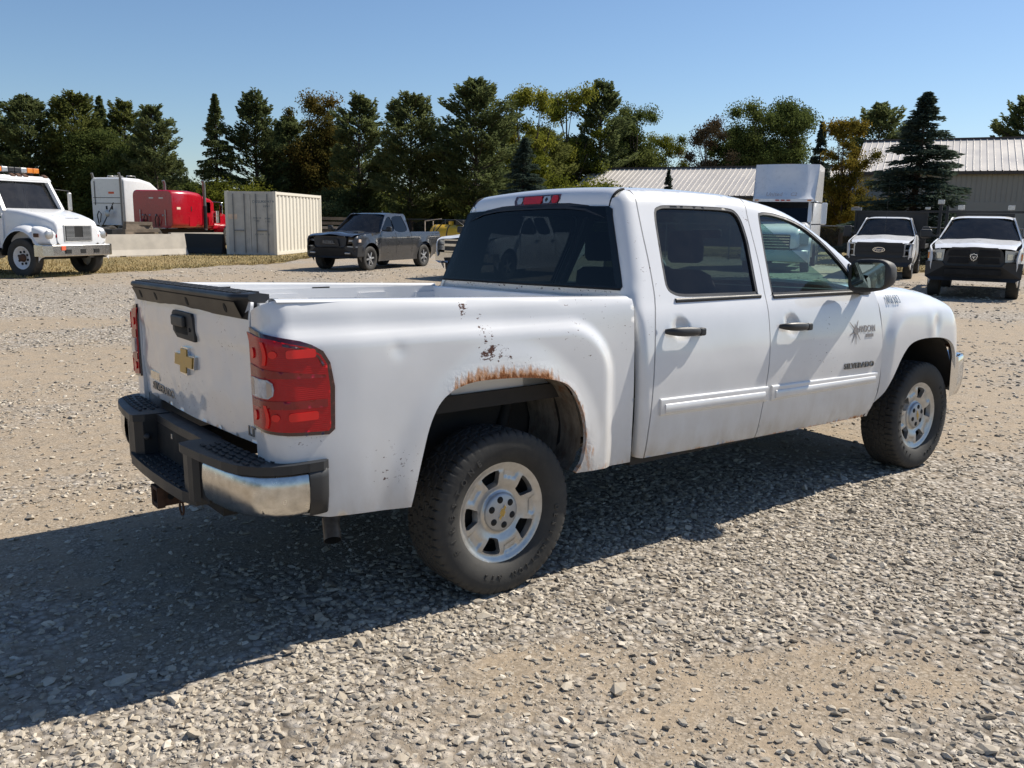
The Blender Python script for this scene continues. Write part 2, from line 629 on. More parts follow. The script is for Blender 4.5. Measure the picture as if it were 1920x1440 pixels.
YL = pchip([(.38, .88), (.47, .945), (.52, .962), (.62, .978), (.75, .986), (.90, .988), (1.02, .982), (1.12, .970), (1.20, .955), (1.26, .934), (1.29, .919)])
ZT = pchip([(.8, 1.872), (1.3, 1.882), (1.8, 1.870), (2.1, 1.838), (2.3, 1.797), (2.47, 1.735), (2.6, 1.665), (2.75, 1.567), (2.9, 1.462), (3.05, 1.35), (3.2, 1.24)])
RR = .14
def roofarc(x):
    zt = ZT(x)
    zs = zt - RR * (1 - .395)
    return .915 - .43 * (zs - 1.30) - RR * .919, zs - RR * .395, zs
def YG(x, z):
    cy, cz, zs = roofarc(x)
    return np.where(z < zs, .915 - .43 * (z - 1.30), cy + np.sqrt(np.maximum(RR * RR - (np.minimum(z, cz + RR) - cz) ** 2, 0)))
def wob(x, z):
    return .0011 * math.sin(5.1 * x + 2.2 * z) * math.sin(3.7 * z + 1.3) + .0007 * math.sin(11 * x + 5 * z + 1) * math.sin(9 * z)
HANDLES = ((1.13, 1.142), (2.07, 1.112))
def cab(x, z):
    y = float(YL(z)) if z < 1.285 else float(YG(x, z))
    for hx, hz in HANDLES:
        r2 = ((x - hx) / .065) ** 2 + ((z - hz - .012) / .055) ** 2
        if r2 < 1:
            y -= .020 * (1 - r2) ** 0.6
    return y + wob(x, z)
YBT = pchip([(.42, .925), (.52, .950), (.65, .957), (.9, .960), (1.1, .958), (1.22, .953), (1.30, .947), (1.345, .938), (1.362, .928), (1.372, .912)])
def ztop(x):
    return 1.392 - .0325 * (x + 1.09)
def rbox(x, z, x0, x1, z0, z1, r):
    """signed distance to a rounded rectangle"""
    qx = abs(x - (x0 + x1) / 2) - (x1 - x0) / 2 + r
    qz = abs(z - (z0 + z1) / 2) - (z1 - z0) / 2 + r
    return math.hypot(max(qx, 0), max(qz, 0)) + min(max(qx, qz), 0) - r
ARCH_R = spline([(-.508, .522), (-.457, .716), (-.408, .867), (-.341, .960), (-.233, 1.005), (-.094, 1.013), (.145, .997), (.331, .948), (.415, .838), (.45, .705), (.435, .578), (.392, .517)], 5)
ARCH_F = spline([(2.925, .473), (3.11, .668), (3.245, .852), (3.376, .932), (3.621, .945), (3.847, .912), (3.962, .814), (4.042, .652), (4.06, .56)], 5)
U0 = -.98
RC = .09
def yb(x, z):
    y = float(YBT(z - (ztop(max(x, -1.09)) - 1.37)))
    d = rbox(x, z, -2.2, .625, -.5, 1.235 - .03 * x, .26)
    y += .029 * float(sstep(.032, -.042, d))
    y -= .012 * float(sstep(-.7, -1.0, x))
    # swage round the wheel opening
    r = math.hypot((x + .02) / 1.0, (z - .50) / 1.12)
    y += .010 * float(sstep(.62, .50, r))
    # parking dents
    y -= .004 * math.exp(-((x + .55) ** 2 + (z - 1.18) ** 2) / .0010)
    y -= .003 * math.exp(-((x + .50) ** 2 / .03 + (z - .92) ** 2 / .02))
    return y + 1.6 * wob(x, z)
def boxP(s, off=0.0):
    def P(u, z):
        if u >= U0:
            return (u, s * (yb(u, z) + off), z)
        y0 = yb(U0, z)
        a = (U0 - u) / RC
        if a < math.pi / 2:
            return (U0 - (RC + off) * math.sin(a), s * (y0 - RC + (RC + off) * math.cos(a)), z)
        return (U0 - RC - off, s * (y0 - RC - (U0 - u - RC * math.pi / 2)), z)
    return P
def useam(z, y=.795):
    return U0 - RC * math.pi / 2 - (yb(U0, z) - RC - y)
def scatter(uv, spots):
    """soft spots (u, v, ru, rv, w) as a per-vertex weight"""
    w = np.zeros(len(uv))
    for u, v, ru, rv, k in spots:
        w = np.maximum(w, k * np.exp(-((uv[:, 0] - u) / ru) ** 2 - ((uv[:, 1] - v) / rv) ** 2))
    return w
def pdist(uv, line):
    d = np.full(len(uv), 9.0)
    L = np.array(line)
    for a, b in zip(L[:-1], L[1:]):
        ab = b - a
        t = np.clip(((uv - a) @ ab) / (ab @ ab), 0, 1)
        d = np.minimum(d, np.hypot(*(uv - a - t[:, None] * ab).T))
    return d
def offs(poly, d):
    """grow (d > 0) or shrink a counter-clockwise outline"""
    P = np.array(poly)
    n = len(P)
    t = np.roll(P, -1, 0) - np.roll(P, 1, 0)
    t /= np.linalg.norm(t, axis=1)[:, None] + 1e-9
    area = 0.5 * np.sum(P[:, 0] * np.roll(P[:, 1], -1) - np.roll(P[:, 0], -1) * P[:, 1])
    nn = np.stack([t[:, 1], -t[:, 0]], 1) * (1 if area > 0 else -1)
    return [tuple(p) for p in P + nn * d]

SEAM_A = spline([(.88, .508), (.887, .647), (.90, .783), (.913, .945), (.927, 1.077), (.947, 1.208), (.985, 1.312), (1.005, 1.417), (1.018, 1.524), (1.028, 1.632), (1.042, 1.742), (1.06, 1.858)], 3)
SEAM_B = spline([(1.788, .488), (1.804, .646), (1.837, .859), (1.852, 1.009), (1.857, 1.099), (1.866, 1.247), (1.905, 1.454), (1.922, 1.62), (1.934, 1.758), (1.962, 1.84)], 3)
SEAM_C = spline([(2.958, .467), (3.005, .572), (3.024, .659), (3.03, .783), (3.029, .888), (3.023, 1.026), (3.010, 1.13), (2.998, 1.265)], 3)
RWIN = spline([(1.160, 1.748), (1.208, 1.782), (1.295, 1.790), (1.576, 1.790), (1.775, 1.784), (1.838, 1.764), (1.868, 1.711), (1.872, 1.605), (1.858, 1.515), (1.835, 1.396), (1.818, 1.308), (1.805, 1.302), (1.487, 1.306), (1.213, 1.311), (1.126, 1.328), (1.092, 1.361), (1.096, 1.428), (1.127, 1.605)], 3, True)
FWIN = spline([(2.034, 1.747), (2.060, 1.763), (2.098, 1.768), (2.191, 1.762), (2.34, 1.732), (2.456, 1.690), (2.557, 1.627), (2.653, 1.548), (2.735, 1.465), (2.80, 1.385), (2.855, 1.300), (2.85, 1.285), (2.304, 1.288), (1.945, 1.293), (1.937, 1.300), (1.96, 1.423), (1.999, 1.605)], 3, True)
def topline(x0, x1, n=16):
    return [(x, float(ZT(x)) - .013) for x in np.linspace(x0, x1, n)]
zf = pchip([(2.9, 1.315), (3.0, 1.31), (3.32, 1.297), (3.67, 1.262), (3.9, 1.212), (4.08, 1.115), (4.2, .96)])
YFT = pchip([(-.01, .78), (.0, .80), (.02, .872), (.06, .925), (.12, .957), (.2, .973), (.35, .982), (.55, .978), (.70, .966), (.85, .945)])
def fend(x, z):
    y = float(YFT(float(zf(x)) - z))
    d = rbox(x, z, 3.10 + .16 * (z - 1.0) if z < 1.2 else 3.13, 6.0, -.5, 1.16, .22)
    y += .034 * float(sstep(.05, -.04, d))
    y -= .010 * math.exp(-(((x - 3.68 - .25 * (z - 1.02)) / .035) ** 2 + ((z - 1.03) / .07) ** 2))
    y += .007 * math.exp(-(((x - 3.60) / .05) ** 2 + ((z - 1.03) / .09) ** 2))
    y -= .16 * max(0.0, (x - 3.9) / .3) ** 2
    return y + wob(x, z)

for s in (-1, 1):
    T = .022 * (1 if s < 0 else -1)
    side = 'right' if s < 0 else 'left'
    # --- cargo box side
    zs = np.linspace(.60, 1.37, 12)
    out = [(useam(.60), .60), (-1.0, .585), (-.90, .555), (-.866, .546), (-.78, .539)] + ARCH_R + [(.60, .505), (.788, .50), (.796, .9), (.800, ztop(.8) - .012)]
    out += [(x, ztop(x) - .006) for x in np.linspace(.78, U0, 24)]
    out += [(u, ztop(-1.07) - .006 - .010 * k) for k, u in enumerate(np.linspace(U0 - .04, useam(1.36), 5))]
    out += [(useam(z), z) for z in zs[::-1][1:]]
    mb, uv = sheet(out, [], boxP(s), .02, T)
    if s < 0:
        d = pdist(uv, ARCH_R)
        wear = np.clip(1 - d / .075, 0, 1) * (sstep(-.36, -.26, uv[:, 0]) * sstep(.33, .20, uv[:, 0]) * (uv[:, 1] > .9))
        wear = wear * (0.86 + .30 * np.exp(-((uv[:, 0] + .03) / .09) ** 2) + .25 * np.exp(-((uv[:, 0] - .16) / .07) ** 2))
        wear = np.maximum(wear, .42 * np.clip(1 - d / .022, 0, 1) * (uv[:, 0] > .2))
        wear = np.maximum(wear, scatter(uv, [(-1.16, .885, .03, .02, .7), (-.55, .535, .12, .012, .5), (.62, .515, .2, .02, .35), (.47, .60, .03, .09, .55)]))
        chips = scatter(uv, [(-.105, 1.135, .070, .052, 1.05), (-.13, 1.24, .03, .10, .9), (-.21, 1.32, .03, .07, .95), (-.02, 1.11, .07, .04, .85), (-.08, 1.20, .02, .05, .8), (.36, 1.31, .03, .02, .85), (-.95, .86, .12, .05, .62), (-.55, .70, .2, .15, .52), (-.60, 1.16, .04, .03, .6), (.1, 1.08, .05, .04, .55), (-1.16, 1.33, .05, .03, .7), (.5, 1.2, .5, .2, .42)])
    else:
        wear = chips = np.zeros(len(uv))
    bs = mb.build('box_side', 'worn_white_paint', TR, attrs={'wear': wear, 'chips': chips})
    if s < 0:
        bs['label'] = 'white cargo box side with rust bleeding along the wheel arch'
    # --- rail cap rolled over into the box
    prof = [(.9265, -.010), (.920, -.004), (.905, .001), (.885, .002), (.862, .002), (.850, -.002), (.846, -.012), (.846, -.050), (.832, -.062), (.815, -.066)]
    rings = [[(x, s * y, ztop(x) + z) for y, z in prof] for x in np.linspace(-1.02, .785, 30)]
    MB().loft(rings, False, False).build('box_rail', 'worn_white_paint', TR)
    # inner box wall with stake pockets, wheel house
    mb = MB()
    mb.add([(-1.03, s * .815, .90), (.78, s * .815, .90), (.78, s * .815, 1.32), (-1.03, s * .815, 1.34)], [(0, 1, 2, 3)])
    for xp in (-.86, -.28, .30, .70):
        mb.box(xp - .09, xp + .09, s * .795, s * .815, .92, 1.30 - .02 * xp)
    mb.build('inner_box_wall', 'worn_white_paint', TR)
    MB().loft([[(x, s * yy, .90 + .22 * math.sqrt(max(0, 1 - (x / .47) ** 2))) for x in np.linspace(-.47, .47, 17)] for yy in (.815, .60)], False).build('wheel_house', 'worn_white_paint', TR)
    for xp in (-.62, -.02, .52):
        MB().box(xp - .055, xp + .055, s * .8420, s * .8456, ztop(xp) - .046, ztop(xp) - .022).build('rail_slot', 'black_gap', TR)
    MB().box(-1.045, -.99, s * .785, s * .87, .62, 1.355).build('corner_post', 'worn_white_paint', TR)  # filler added behind the lamp to stop sunlight leaking through the seam
    # --- tail lamp
    lo = [(useam(.905) + .004, .905), (-1.06, .893), (-.97, .884), (-.862, .877), (-.838, .895), (-.832, 1.06), (-.846, 1.150), (-.872, 1.196), (-.915, 1.222), (-.957, 1.238), (-1.06, 1.262), (useam(1.28) + .004, 1.284)]
    mb, uv = sheet(lo, [], boxP(s, .011), .009, 1.5 * T)
    tl = mb.build('tail_lamp', 'lamp_dark_red', TR)
    ui = useam(1.05) + .022
    def lens(nm, poly, mat, off):
        mb, uv = sheet(poly, [], boxP(s, off), .009, .3 * T)
        return mb.build(nm, mat, tl)
    lens('lens', [(ui - .008, .916), (-1.06, .906), (-.98, .899), (-.866, .892), (-.856, .905), (-.853, 1.06), (-.862, 1.148), (-.884, 1.184), (-.930, 1.212), (-1.06, 1.248), (ui - .008, 1.266)], 'lamp_lens_red', .0150)
    lens('lens_band', [(ui, .992), (-.866, .986), (-.866, 1.016), (ui, 1.022)], 'lamp_deep_red', .0182)
    lens('lens_band', [(ui, 1.108), (-.868, 1.098), (-.868, 1.108), (ui, 1.150)], 'lamp_deep_red', .0182)
    lens('lens_top_shade', [(-1.02, 1.222), (-.935, 1.199), (-.895, 1.172), (-.880, 1.140), (-.872, 1.145), (-.892, 1.180), (-.935, 1.207), (-1.02, 1.232)], 'lamp_dark_red', .0182)
    rl = [(ui + .010, 1.032), (-1.075, 1.028), (-1.058, 1.040), (-1.054, 1.062), (-1.058, 1.086), (-1.075, 1.098), (ui + .010, 1.102)]
    lens('reversing_lens', rl, 'lamp_white', .0200)
    lens('reversing_bar', [(ui + .012, 1.036), (ui + .034, 1.036), (ui + .034, 1.098), (ui + .012, 1.098)], 'pale_sticker', .0215)
    lens('reversing_bar', [(-1.078, 1.034), (-1.062, 1.042), (-1.060, 1.062), (-1.062, 1.084), (-1.078, 1.092)], 'pale_sticker', .0215)
    lens('reversing_cover', offs(rl, .003), 'clear_lens', .0240)
    for zc in (1.192, .958):  # sunlit glints of bulbs and reflectors, painted as brighter red patches
        lens('reflector_glint', [(ui + .030 + .014 * math.cos(t), zc + .020 * math.sin(t)) for t in np.linspace(0, 6.28, 13)[:-1]], 'lamp_lens_glint_red', .0205)
        lens('bulb_reflector_glint', [(-1.093 + .006 * math.sin(4 * t), zc - .040 + .085 * t) for t in np.linspace(0, 1, 6)] + [(-1.080 + .006 * math.sin(4 * t), zc - .040 + .085 * t) for t in np.linspace(1, 0, 6)], 'lamp_lens_glint_red', .0205)
        lens('bulb_glint', [(-1.052 + .014 * math.cos(t), zc + .014 * math.sin(t)) for t in np.linspace(0, 6.28, 11)[:-1]], 'lamp_lens_glint_red', .0215)
        lens('side_reflector_glint', rrect(-1.012, -.905, zc - .016, zc + .016, .008, 2), 'lamp_lens_glint_red', .0205)
    # --- wheel opening liner and rear wheel well
    A = np.array(ARCH_R)
    cx, cz = -.03, .62
    rings = []
    for yy, k in ((.955, 1.0), (.93, 1.004), (.86, 1.012), (.80, 1.015)):
        rings.append([(cx + (x - cx) * k, s * (yy - (.02 if z < .6 else 0)), cz + (z - cz) * k) for x, z in A])
    MB().loft(rings, False, False).build('wheel_well_lip', 'grimy_panel', TR)
    front = [p for p in A if p[0] > .10]
    mb = MB()
    rings = [[(x * k + .0, s * yy, z) for x, z in [(.40, .50), (.43, .60), (.445, .72), (.41, .85), (.33, .95), (.2, .99)]] for yy, k in ((.80, 1.0), (.70, .98), (.60, .95))]
    mb.loft(rings, False, False)
    mb.build('wheel_well_front', 'grimy_panel', TR)
    rings = [[(cx + (x - cx) * 1.015, s * yy, cz + (z - cz) * 1.015) for x, z in A] for yy in (.80, .58)]
    mb = MB().loft(rings, False, False)
    mb.add([(x, s * .58, z) for x, z in A] , [tuple(range(len(A)))])
    mb.build('wheel_well', 'underbody', TR)
    F = np.array(ARCH_F)
    cx, cz = 3.6, .6
    mb = MB().loft([[(cx + (x - cx) * 1.01, s * yy, cz + (z - cz) * 1.01) for x, z in F] for yy in (.955, .90, .55)], False, False)
    mb.add([(x, s * .55, z) for x, z in F], [tuple(range(len(F)))])
    mb.build('front_wheel_well', 'underbody', TR)

    # --- cab corner pillar
    xr = lambda z: .83 + .22 * max(0.0, z - 1.36)
    rc = lambda z: .04 + .055 * float(sstep(1.22, 1.42, z))
    def ccP(u, z):
        r = rc(z)
        x0 = xr(z)
        u0 = x0 + r
        if u >= u0:
            return (u, s * cab(u, z), z)
        y0 = cab(u0, z)
        a = (u0 - u) / r
        if a < math.pi / 2:
            return (x0 + r - r * math.sin(a), s * (y0 - r + r * math.cos(a)), z)
        return (x0, s * (y0 - r - (a - math.pi / 2) * r), z)
    uend = lambda z: xr(z) + rc(z) - rc(z) * math.pi / 2 - .012
    so = offs(SEAM_A, 0)
    out = [(uend(.52), .52)] + [(x - .005, z) for x, z in SEAM_A] + [(1.03, 1.868), (.99, 1.852), (.95, 1.828), (uend(1.80), 1.805)] + [(uend(z), z) for z in np.linspace(1.76, .56, 14)]
    mb, uv = sheet(out, [], ccP, .02, T)
    mb.build('cab_corner', 'worn_white_paint', TR, attrs={'wear': np.zeros(len(uv)), 'chips': scatter(uv, [(.95, 1.5, .05, .3, .45), (1.0, 1.62, .02, .03, .7), (.9, 1.2, .03, .2, .5)])})
    MB().add([(xr(z) + .03, s * (cab(1.0, z) - .14), z) for z in (.9, 1.36, 1.78)] + [(1.02, s * (cab(1.0, z) - .055), z) for z in (1.78, 1.36, .9)] + [(1.13, s * (cab(1.1, z) - .05), z) for z in (.9, 1.36, 1.78)], [(0, 1, 4, 5), (1, 2, 3, 4), (5, 4, 7, 6), (4, 3, 8, 7)]).build('pillar_lining', 'interior', TR)
    # --- doors
    def doorP(off):
        return lambda x, z: (x, s * (cab(x, z) + off), z)
    rd = [(x + .004, z) for x, z in SEAM_A[:1]] + [(1.26, .498)] + [(x - .004, z) for x, z in SEAM_B] + topline(1.95, 1.066) + [(x + .004, z) for x, z in SEAM_A[::-1][1:]]
    fd = [(x + .004, z) for x, z in SEAM_B[:1]] + [(2.23, .479)] + [(x - .004, z) for x, z in SEAM_C] + [(2.985, 1.33), (2.955, 1.405)] + topline(2.935, 1.97, 24) + [(x + .004, z) for x, z in SEAM_B[::-1][1:]]
    for nm, poly, win, gm in (('rear_door', rd, RWIN, 'tinted_glass'), ('front_door', fd, FWIN, 'green_glass')):
        mb, uv = sheet(poly, [win], doorP(0), .02, T)
        ch = scatter(uv, [(1.02, 1.45, .015, .25, .55), (1.9, 1.72, .03, .1, .62), (2.0, 1.3, .03, .1, .5), (1.6, .72, .1, .03, .5), (2.4, 1.0, .4, .3, .40)])
        wr = scatter(uv, [(x, .49 - .01 * (x - 1.2), .16, .013, .75) for x in (1.3, 1.55, 2.0, 2.3, 2.6, 2.85)])
        dr = mb.build(nm, 'worn_white_paint', TR, attrs={'wear': wr, 'chips': ch})
        inner = [(x, min(z, float(ZT(x)) - .05)) for x, z in poly]
        mb, uv = sheet(offs(inner, -.012), [offs(win, .004)], doorP(-.045), .05, 0)
        mb.build('door_lining', 'interior', dr)
        mb, uv = sheet(offs(win, .006), [offs(win, -.016)], doorP(-.002), .02, T)
        mb.build('window_seal', 'black_plastic', dr)
        mb, uv = sheet(offs(win, -.012), [], lambda x, z: (x, s * (.915 - .43 * (z - 1.30) - .014), z), .08, .3 * T)
        mb.sm = [False] * len(mb.sm)
        mb.build('window', gm, dr)
        # sill strip
        zb = 1.293 if nm == 'rear_door' else 1.281
        x0, x1 = (1.13, 1.83) if nm == 'rear_door' else (1.94, 2.86)
        rings = [[(x, s * (cab(x, zb) + o), zb + h - .006 * (x - x0)) for o, h in ((-.015, -.010), (.006, -.008), (.010, .0), (.008, .012), (-.015, .016))] for x in np.linspace(x0, x1, 24)]
        MB().loft(rings).build('sill_strip', 'black_plastic', dr)
        # handle
        hx, hz = HANDLES[0] if nm == 'rear_door' else HANDLES[1]
        yh = cab(hx + .10, hz)
        rings = []
        for t in np.linspace(0, 1, 15):
            w = math.sin(math.pi * min(max(t, .02), .98)) ** 0.28
            x = hx - .125 + .26 * t
            hh = .027 * w * (1 - .15 * t)
            bow = .034 * (1 - (2 * t - 1) ** 4) + .006
            cy = yh + bow
            rings.append([(x, s * (cy + .016 * w * math.cos(a)), hz - .012 * (t - .5) + hh * math.sin(a)) for a in np.linspace(0, 2 * math.pi, 11)[:-1]])
        mb = MB().loft(rings)
        hd = mb.build('door_handle', 'black_plastic', dr)
        MB().box(hx + .105, hx + .152, s * yh, s * (yh + .040), hz - .030, hz + .012, .01).build('handle_end', 'black_plastic', hd)
        # moulding
        a0, a1, za, zb2 = (.957, 1.832, .810, .787) if nm == 'rear_door' else (1.872, 2.974, .786, .762)
        h0, h1 = .088, (.088 if nm == 'rear_door' else .066)
        def strip(x0, x1, prof):
            rings = []
            for x in np.linspace(x0, x1, 40):
                t = (x - a0) / (a1 - a0)
                zt, hh = za + (zb2 - za) * t, h0 + (h1 - h0) * t
                rings.append([(x, s * (cab(x, zt - hh * q) + o), zt - hh * q) for q, o in prof])
            return MB().loft(rings, True, True)
        mo = strip(a0, a1, ((0, -.01), (0, .006), (.05, .012), (.12, .013), (.88, .013), (.95, .011), (1, .005), (1, -.01))).build('side_moulding', 'worn_white_paint', dr)
        strip(a0 + .03, a1 - .03, ((.32, .008), (.33, .015), (.38, .019), (.80, .019), (.88, .015), (.89, .008))).build('moulding_rib', 'worn_white_paint', dr)
    # --- mirror with its sail
    mr_, uv = sheet([(2.775, 1.278), (2.93, 1.268), (2.915, 1.33), (2.80, 1.46), (2.785, 1.43)], [], doorP(.012), .03, .02 * (1 if s < 0 else -1))
    mr = mr_.build('side_mirror', 'black_plastic', TR)
    mcx, mcy, mcz = 2.68, 1.095, 1.392
    rings = []
    for t, k in ((-.055, .86), (-.052, .97), (-.035, 1.0), (.0, .985), (.05, .90), (.085, .72), (.105, .42), (.112, .12)):
        ring = []
        for a in np.linspace(0, 2 * math.pi, 25)[:-1]:
            ca, sa = math.cos(a), math.sin(a)
            e = .62
            yy = .135 * k * abs(ca) ** e * (1 if ca > 0 else -1)
            zz = .100 * k * abs(sa) ** e * (1 if sa > 0 else -1)
            ring.append((mcx + t + .03 * yy, s * (mcy + yy), mcz + zz + (.02 * yy / .13 if zz < 0 else 0)))
        rings.append(ring)
    MB().loft(rings).build('mirror_housing', 'faded_black_plastic', mr)
    gl = rrect(-.085, .105, -.070, .078, .03, 4)
    MB().prism(gl, lambda a, b, t: (mcx + t + .22 * (a - .02), s * (mcy + a), mcz + b), -.072, -.060).build('mirror_glass', 'mirror_glass', mr)
    MB().tube([(2.85, s * .90, 1.305), (2.79, s * .985, 1.300), (2.74, s * 1.03, 1.325)], [.045, .038, .032], 10).build('mirror_arm', 'black_plastic', mr)
    # --- front wing
    out = [(2.963, .467)] + ARCH_F + [(4.10, .62), (4.165, .80), (4.168, .93), (4.10, 1.09)]
    out += [(x, float(zf(x)) - .002) for x in (4.06, 4.0, 3.9, 3.8, 3.7, 3.6, 3.45, 3.3, 3.15, 3.06, 3.0)]
    out += [(x + .005, z) for x, z in SEAM_C[::-1][:-1]]
    mb, uv = sheet(out, [], lambda x, z: (x, s * fend(x, z), z), .02, T)
    fw = mb.build('front_wing', 'worn_white_paint', TR, attrs={'wear': scatter(uv, [(3.0, .50, .05, .03, .6)]), 'chips': np.zeros(len(uv))})
    # --- headlamp and its marker, rocker, mud filler
    MB().prism([(4.02, .84), (4.20, .84), (4.235, .95), (4.19, 1.06), (4.06, 1.10)], lambda a, b, t: (a - .20 * max(0, t - .62), s * t, b), .58, .905).build('headlamp', 'clear_lens', TR)
    MB().prism([(4.03, .85), (4.17, .85), (4.19, .95), (4.15, 1.04), (4.06, 1.08)], lambda a, b, t: (a - .20 * max(0, t - .62), s * t, b), .59, .885).build('headlamp_bowl', 'silver_paint', TR)
    MB().prism([(4.115, .83), (4.128, .83), (4.130, .93), (4.10, 1.02), (4.088, 1.02)], lambda a, b, t: (a, s * t, b), .86, .908).build('side_marker', 'amber', TR)
    MB().box(.82, 2.95, s * .80, s * .920, .470, .54).build('rocker', 'underbody', TR)
    MB().box(-.95, 4.1, s * .38, s * .50, .50, .66).build('frame_rail', 'underbody', TR)

# --- roof, with the header above the back glass
def roofP(u, y):
    ye = float(roofarc(max(u, 1.03))[0]) + RR * .42
    cr = .020 * (1 - (y / .62) ** 2)
    def zz(x):
        cy, cz, zs = roofarc(x)
        zt = float(ZT(x))
        base = zt + cr
        if abs(y) > cy:
            base = cz + math.sqrt(max(0, RR * RR - (abs(y) - cy) ** 2)) + cr * .2
        return base
    if u >= 1.03:
        return (u, y, zz(u))
    r = .10
    a = (1.03 - u) / r
    a2 = min(a, R(80))
    x = 1.03 - r * math.sin(a2)
    z = zz(1.03) - r * (1 - math.cos(a2))
    rest = (a - a2) * r
    return (x - rest * .2, y * (1 + rest * .2), z - rest * .97)
ylim = lambda x: float(roofarc(max(x, 1.03))[0]) + RR * .40
ul = 1.03 - .158
xs = np.linspace(1.0, 2.235, 16)
out = [(ul, -.63), (.93, -.632)] + [(x, -ylim(x)) for x in xs] + [(2.25, 0.0)] + [(x, ylim(x)) for x in xs[::-1]] + [(.93, .632), (ul, .63)]
mb, uv = sheet(out, [], roofP, .035, 0)
rf = mb.build('roof', 'worn_white_paint', TR, attrs={'wear': np.zeros(len(uv)), 'chips': np.zeros(len(uv))})
for s in (-1, 1):
    pts = [roofP(u, s * (ylim(u) - .004 if u > 1.0 else .628)) for u in np.linspace(ul, 1.03, 9)]
    MB().tube([(x, y, z + .001) for x, y, z in pts], .0075, 6).build('roof_seam', 'black_gap', rf)
# dark lining so that no light leaks through the joints
mb = MB()
xs = [.90, .96, 1.2, 1.6, 2.0, 2.2]
rings = []
for x in xs:
    zt = float(ZT(x)) - .035 - (.06 if x < .95 else 0)
    rings.append([(x, y, zt - .06 * (abs(y) / .62) ** 4) for y in np.linspace(-.62, .62, 9)])
mb.loft(rings, False, False).build('headliner', 'interior', TR)
# high brake lamp
def hbl(y0, y1, z0, z1, nm, mat, par, d):
    mb = MB()
    mb.prism([(y0 + .012, z0), (y1 - .012, z0), (y1, (z0 + z1) / 2), (y1 - .01, z1), (y0 + .01, z1), (y0, (z0 + z1) / 2)],
             lambda a, b, t: (.951 + .30 * (b - 1.80) - t + .05 * a * a, a, b), -.01, d)
    return mb.build(nm, mat, par)
hb = hbl(-.222, .190, 1.806, 1.860, 'high_brake_lamp', 'lamp_dark_red', TR, .030)
hbl(-.075, .100, 1.812, 1.854, 'centre_lens', 'lamp_lens_red', hb, .034)
hbl(.105, .160, 1.814, 1.852, 'cargo_lens', 'aluminium', hb, .033)
hbl(-.150, -.080, 1.814, 1.852, 'broken_cargo_lens', 'aluminium', hb, .033)
hbl(-.125, -.098, 1.820, 1.846, 'lens_break', 'black_gap', hb, .0335)
hbl(-.215, -.155, 1.812, 1.854, 'end_lens', 'lamp_lens_red', hb, .0335)
# back glass and the cab's back wall
def backP(y, z):
    return (.83 + .22 * max(0.0, z - 1.36) + .012 * (y / .8) ** 2 - .014, y, z)
wo = [(-.822, 1.362), (0, 1.355), (.822, 1.362), (.826, 1.375)] + [(.826 - .172 * t, 1.375 + .385 * t) for t in np.linspace(.1, .93, 8)] + [(.655, 1.768), (.63, 1.780), (0, 1.795), (-.63, 1.780), (-.655, 1.768)] + [(-.826 + .172 * t, 1.375 + .385 * t) for t in np.linspace(.93, .1, 8)] + [(-.826, 1.375)]
mb, uv = sheet(wo, [], backP, .06, -.012)
mb.sm = [False] * len(mb.sm)
mb.build('back_window', 'rear_glass', TR)
mb, uv = sheet([(-.885, .55), (.885, .55), (.885, 1.30), (.83, 1.372), (-.83, 1.372), (-.885, 1.30)], [], lambda y, z: (.838, y, z), .03, 0)
mb.build('cab_back_wall', 'worn_white_paint', TR, attrs={'wear': np.zeros(len(uv)), 'chips': np.clip(scatter(uv, [(y, 1.335, .10, .02, .9) for y in np.linspace(-.7, .7, 9)]), 0, 1)})
MB().tube([(backP(y, 1.360)[0] - .003, y, 1.360) for y in np.linspace(-.82, .82, 13)], .006, 6).build('glass_gasket', 'black_gap', TR)
# windscreen, hood, cowl
def wsP(a, t):
    y = a * (.60 + .16 * t)
    x = 2.235 + .84 * t - .17 * abs(a) ** 2.2
    z = float(ZT(2.235)) + .008 - (.53 * t + .05 * t * (1 - t)) - .02 * abs(a) ** 2
    return (x, y, z)
mb, uv = sheet([(-1, 0), (0, 0), (1, 0), (1, 1), (0, 1), (-1, 1)], [], wsP, .12, 0)
mb.build('windscreen', 'green_glass', TR)
def hoodP(x, y):
    k = float(sstep(.80, .62, abs(y)))
    return (x, y, float(zf(x)) - .008 + .022 * k + .012 * math.cos(y * 3.2) - (.25 * max(0, x - 4.02)) ** 1.0)
mb, uv = sheet([(3.0, -.80), (3.6, -.79), (4.05, -.74), (4.16, -.5), (4.20, 0), (4.16, .5), (4.05, .74), (3.6, .79), (3.0, .80)], [], hoodP, .05, .02)
mb.build('hood', 'worn_white_paint', TR)
MB().box(2.86, 3.03, -.78, .78, 1.20, 1.285).build('cowl', 'black_plastic', TR)
# front end
gr = MB().box(4.08, 4.20, -.60, .60, .80, 1.09, .02).build('grille', 'black_plastic', TR)
MB().box(4.19, 4.225, -.60, .60, .93, .985, .008).build('grille_bar', 'chrome', gr)
plan = [(4.07, -.985), (4.18, -.968), (4.30, -.91), (4.42, -.75), (4.46, -.4), (4.47, 0), (4.46, .4), (4.42, .75), (4.30, .91), (4.18, .968), (4.07, .985)]
MB().loft([[(x + dx, y, z) for dx, z in ((-.02, .775), (.0, .77), (.012, .70), (.012, .62), (.0, .56), (-.05, .50), (-.10, .49), (-.10, .775))] for x, y in plan], True, True).build('front_bumper', 'chrome', TR)
MB().box(4.0, 4.30, -.80, .80, .42, .56).build('air_dam', 'black_plastic', TR)

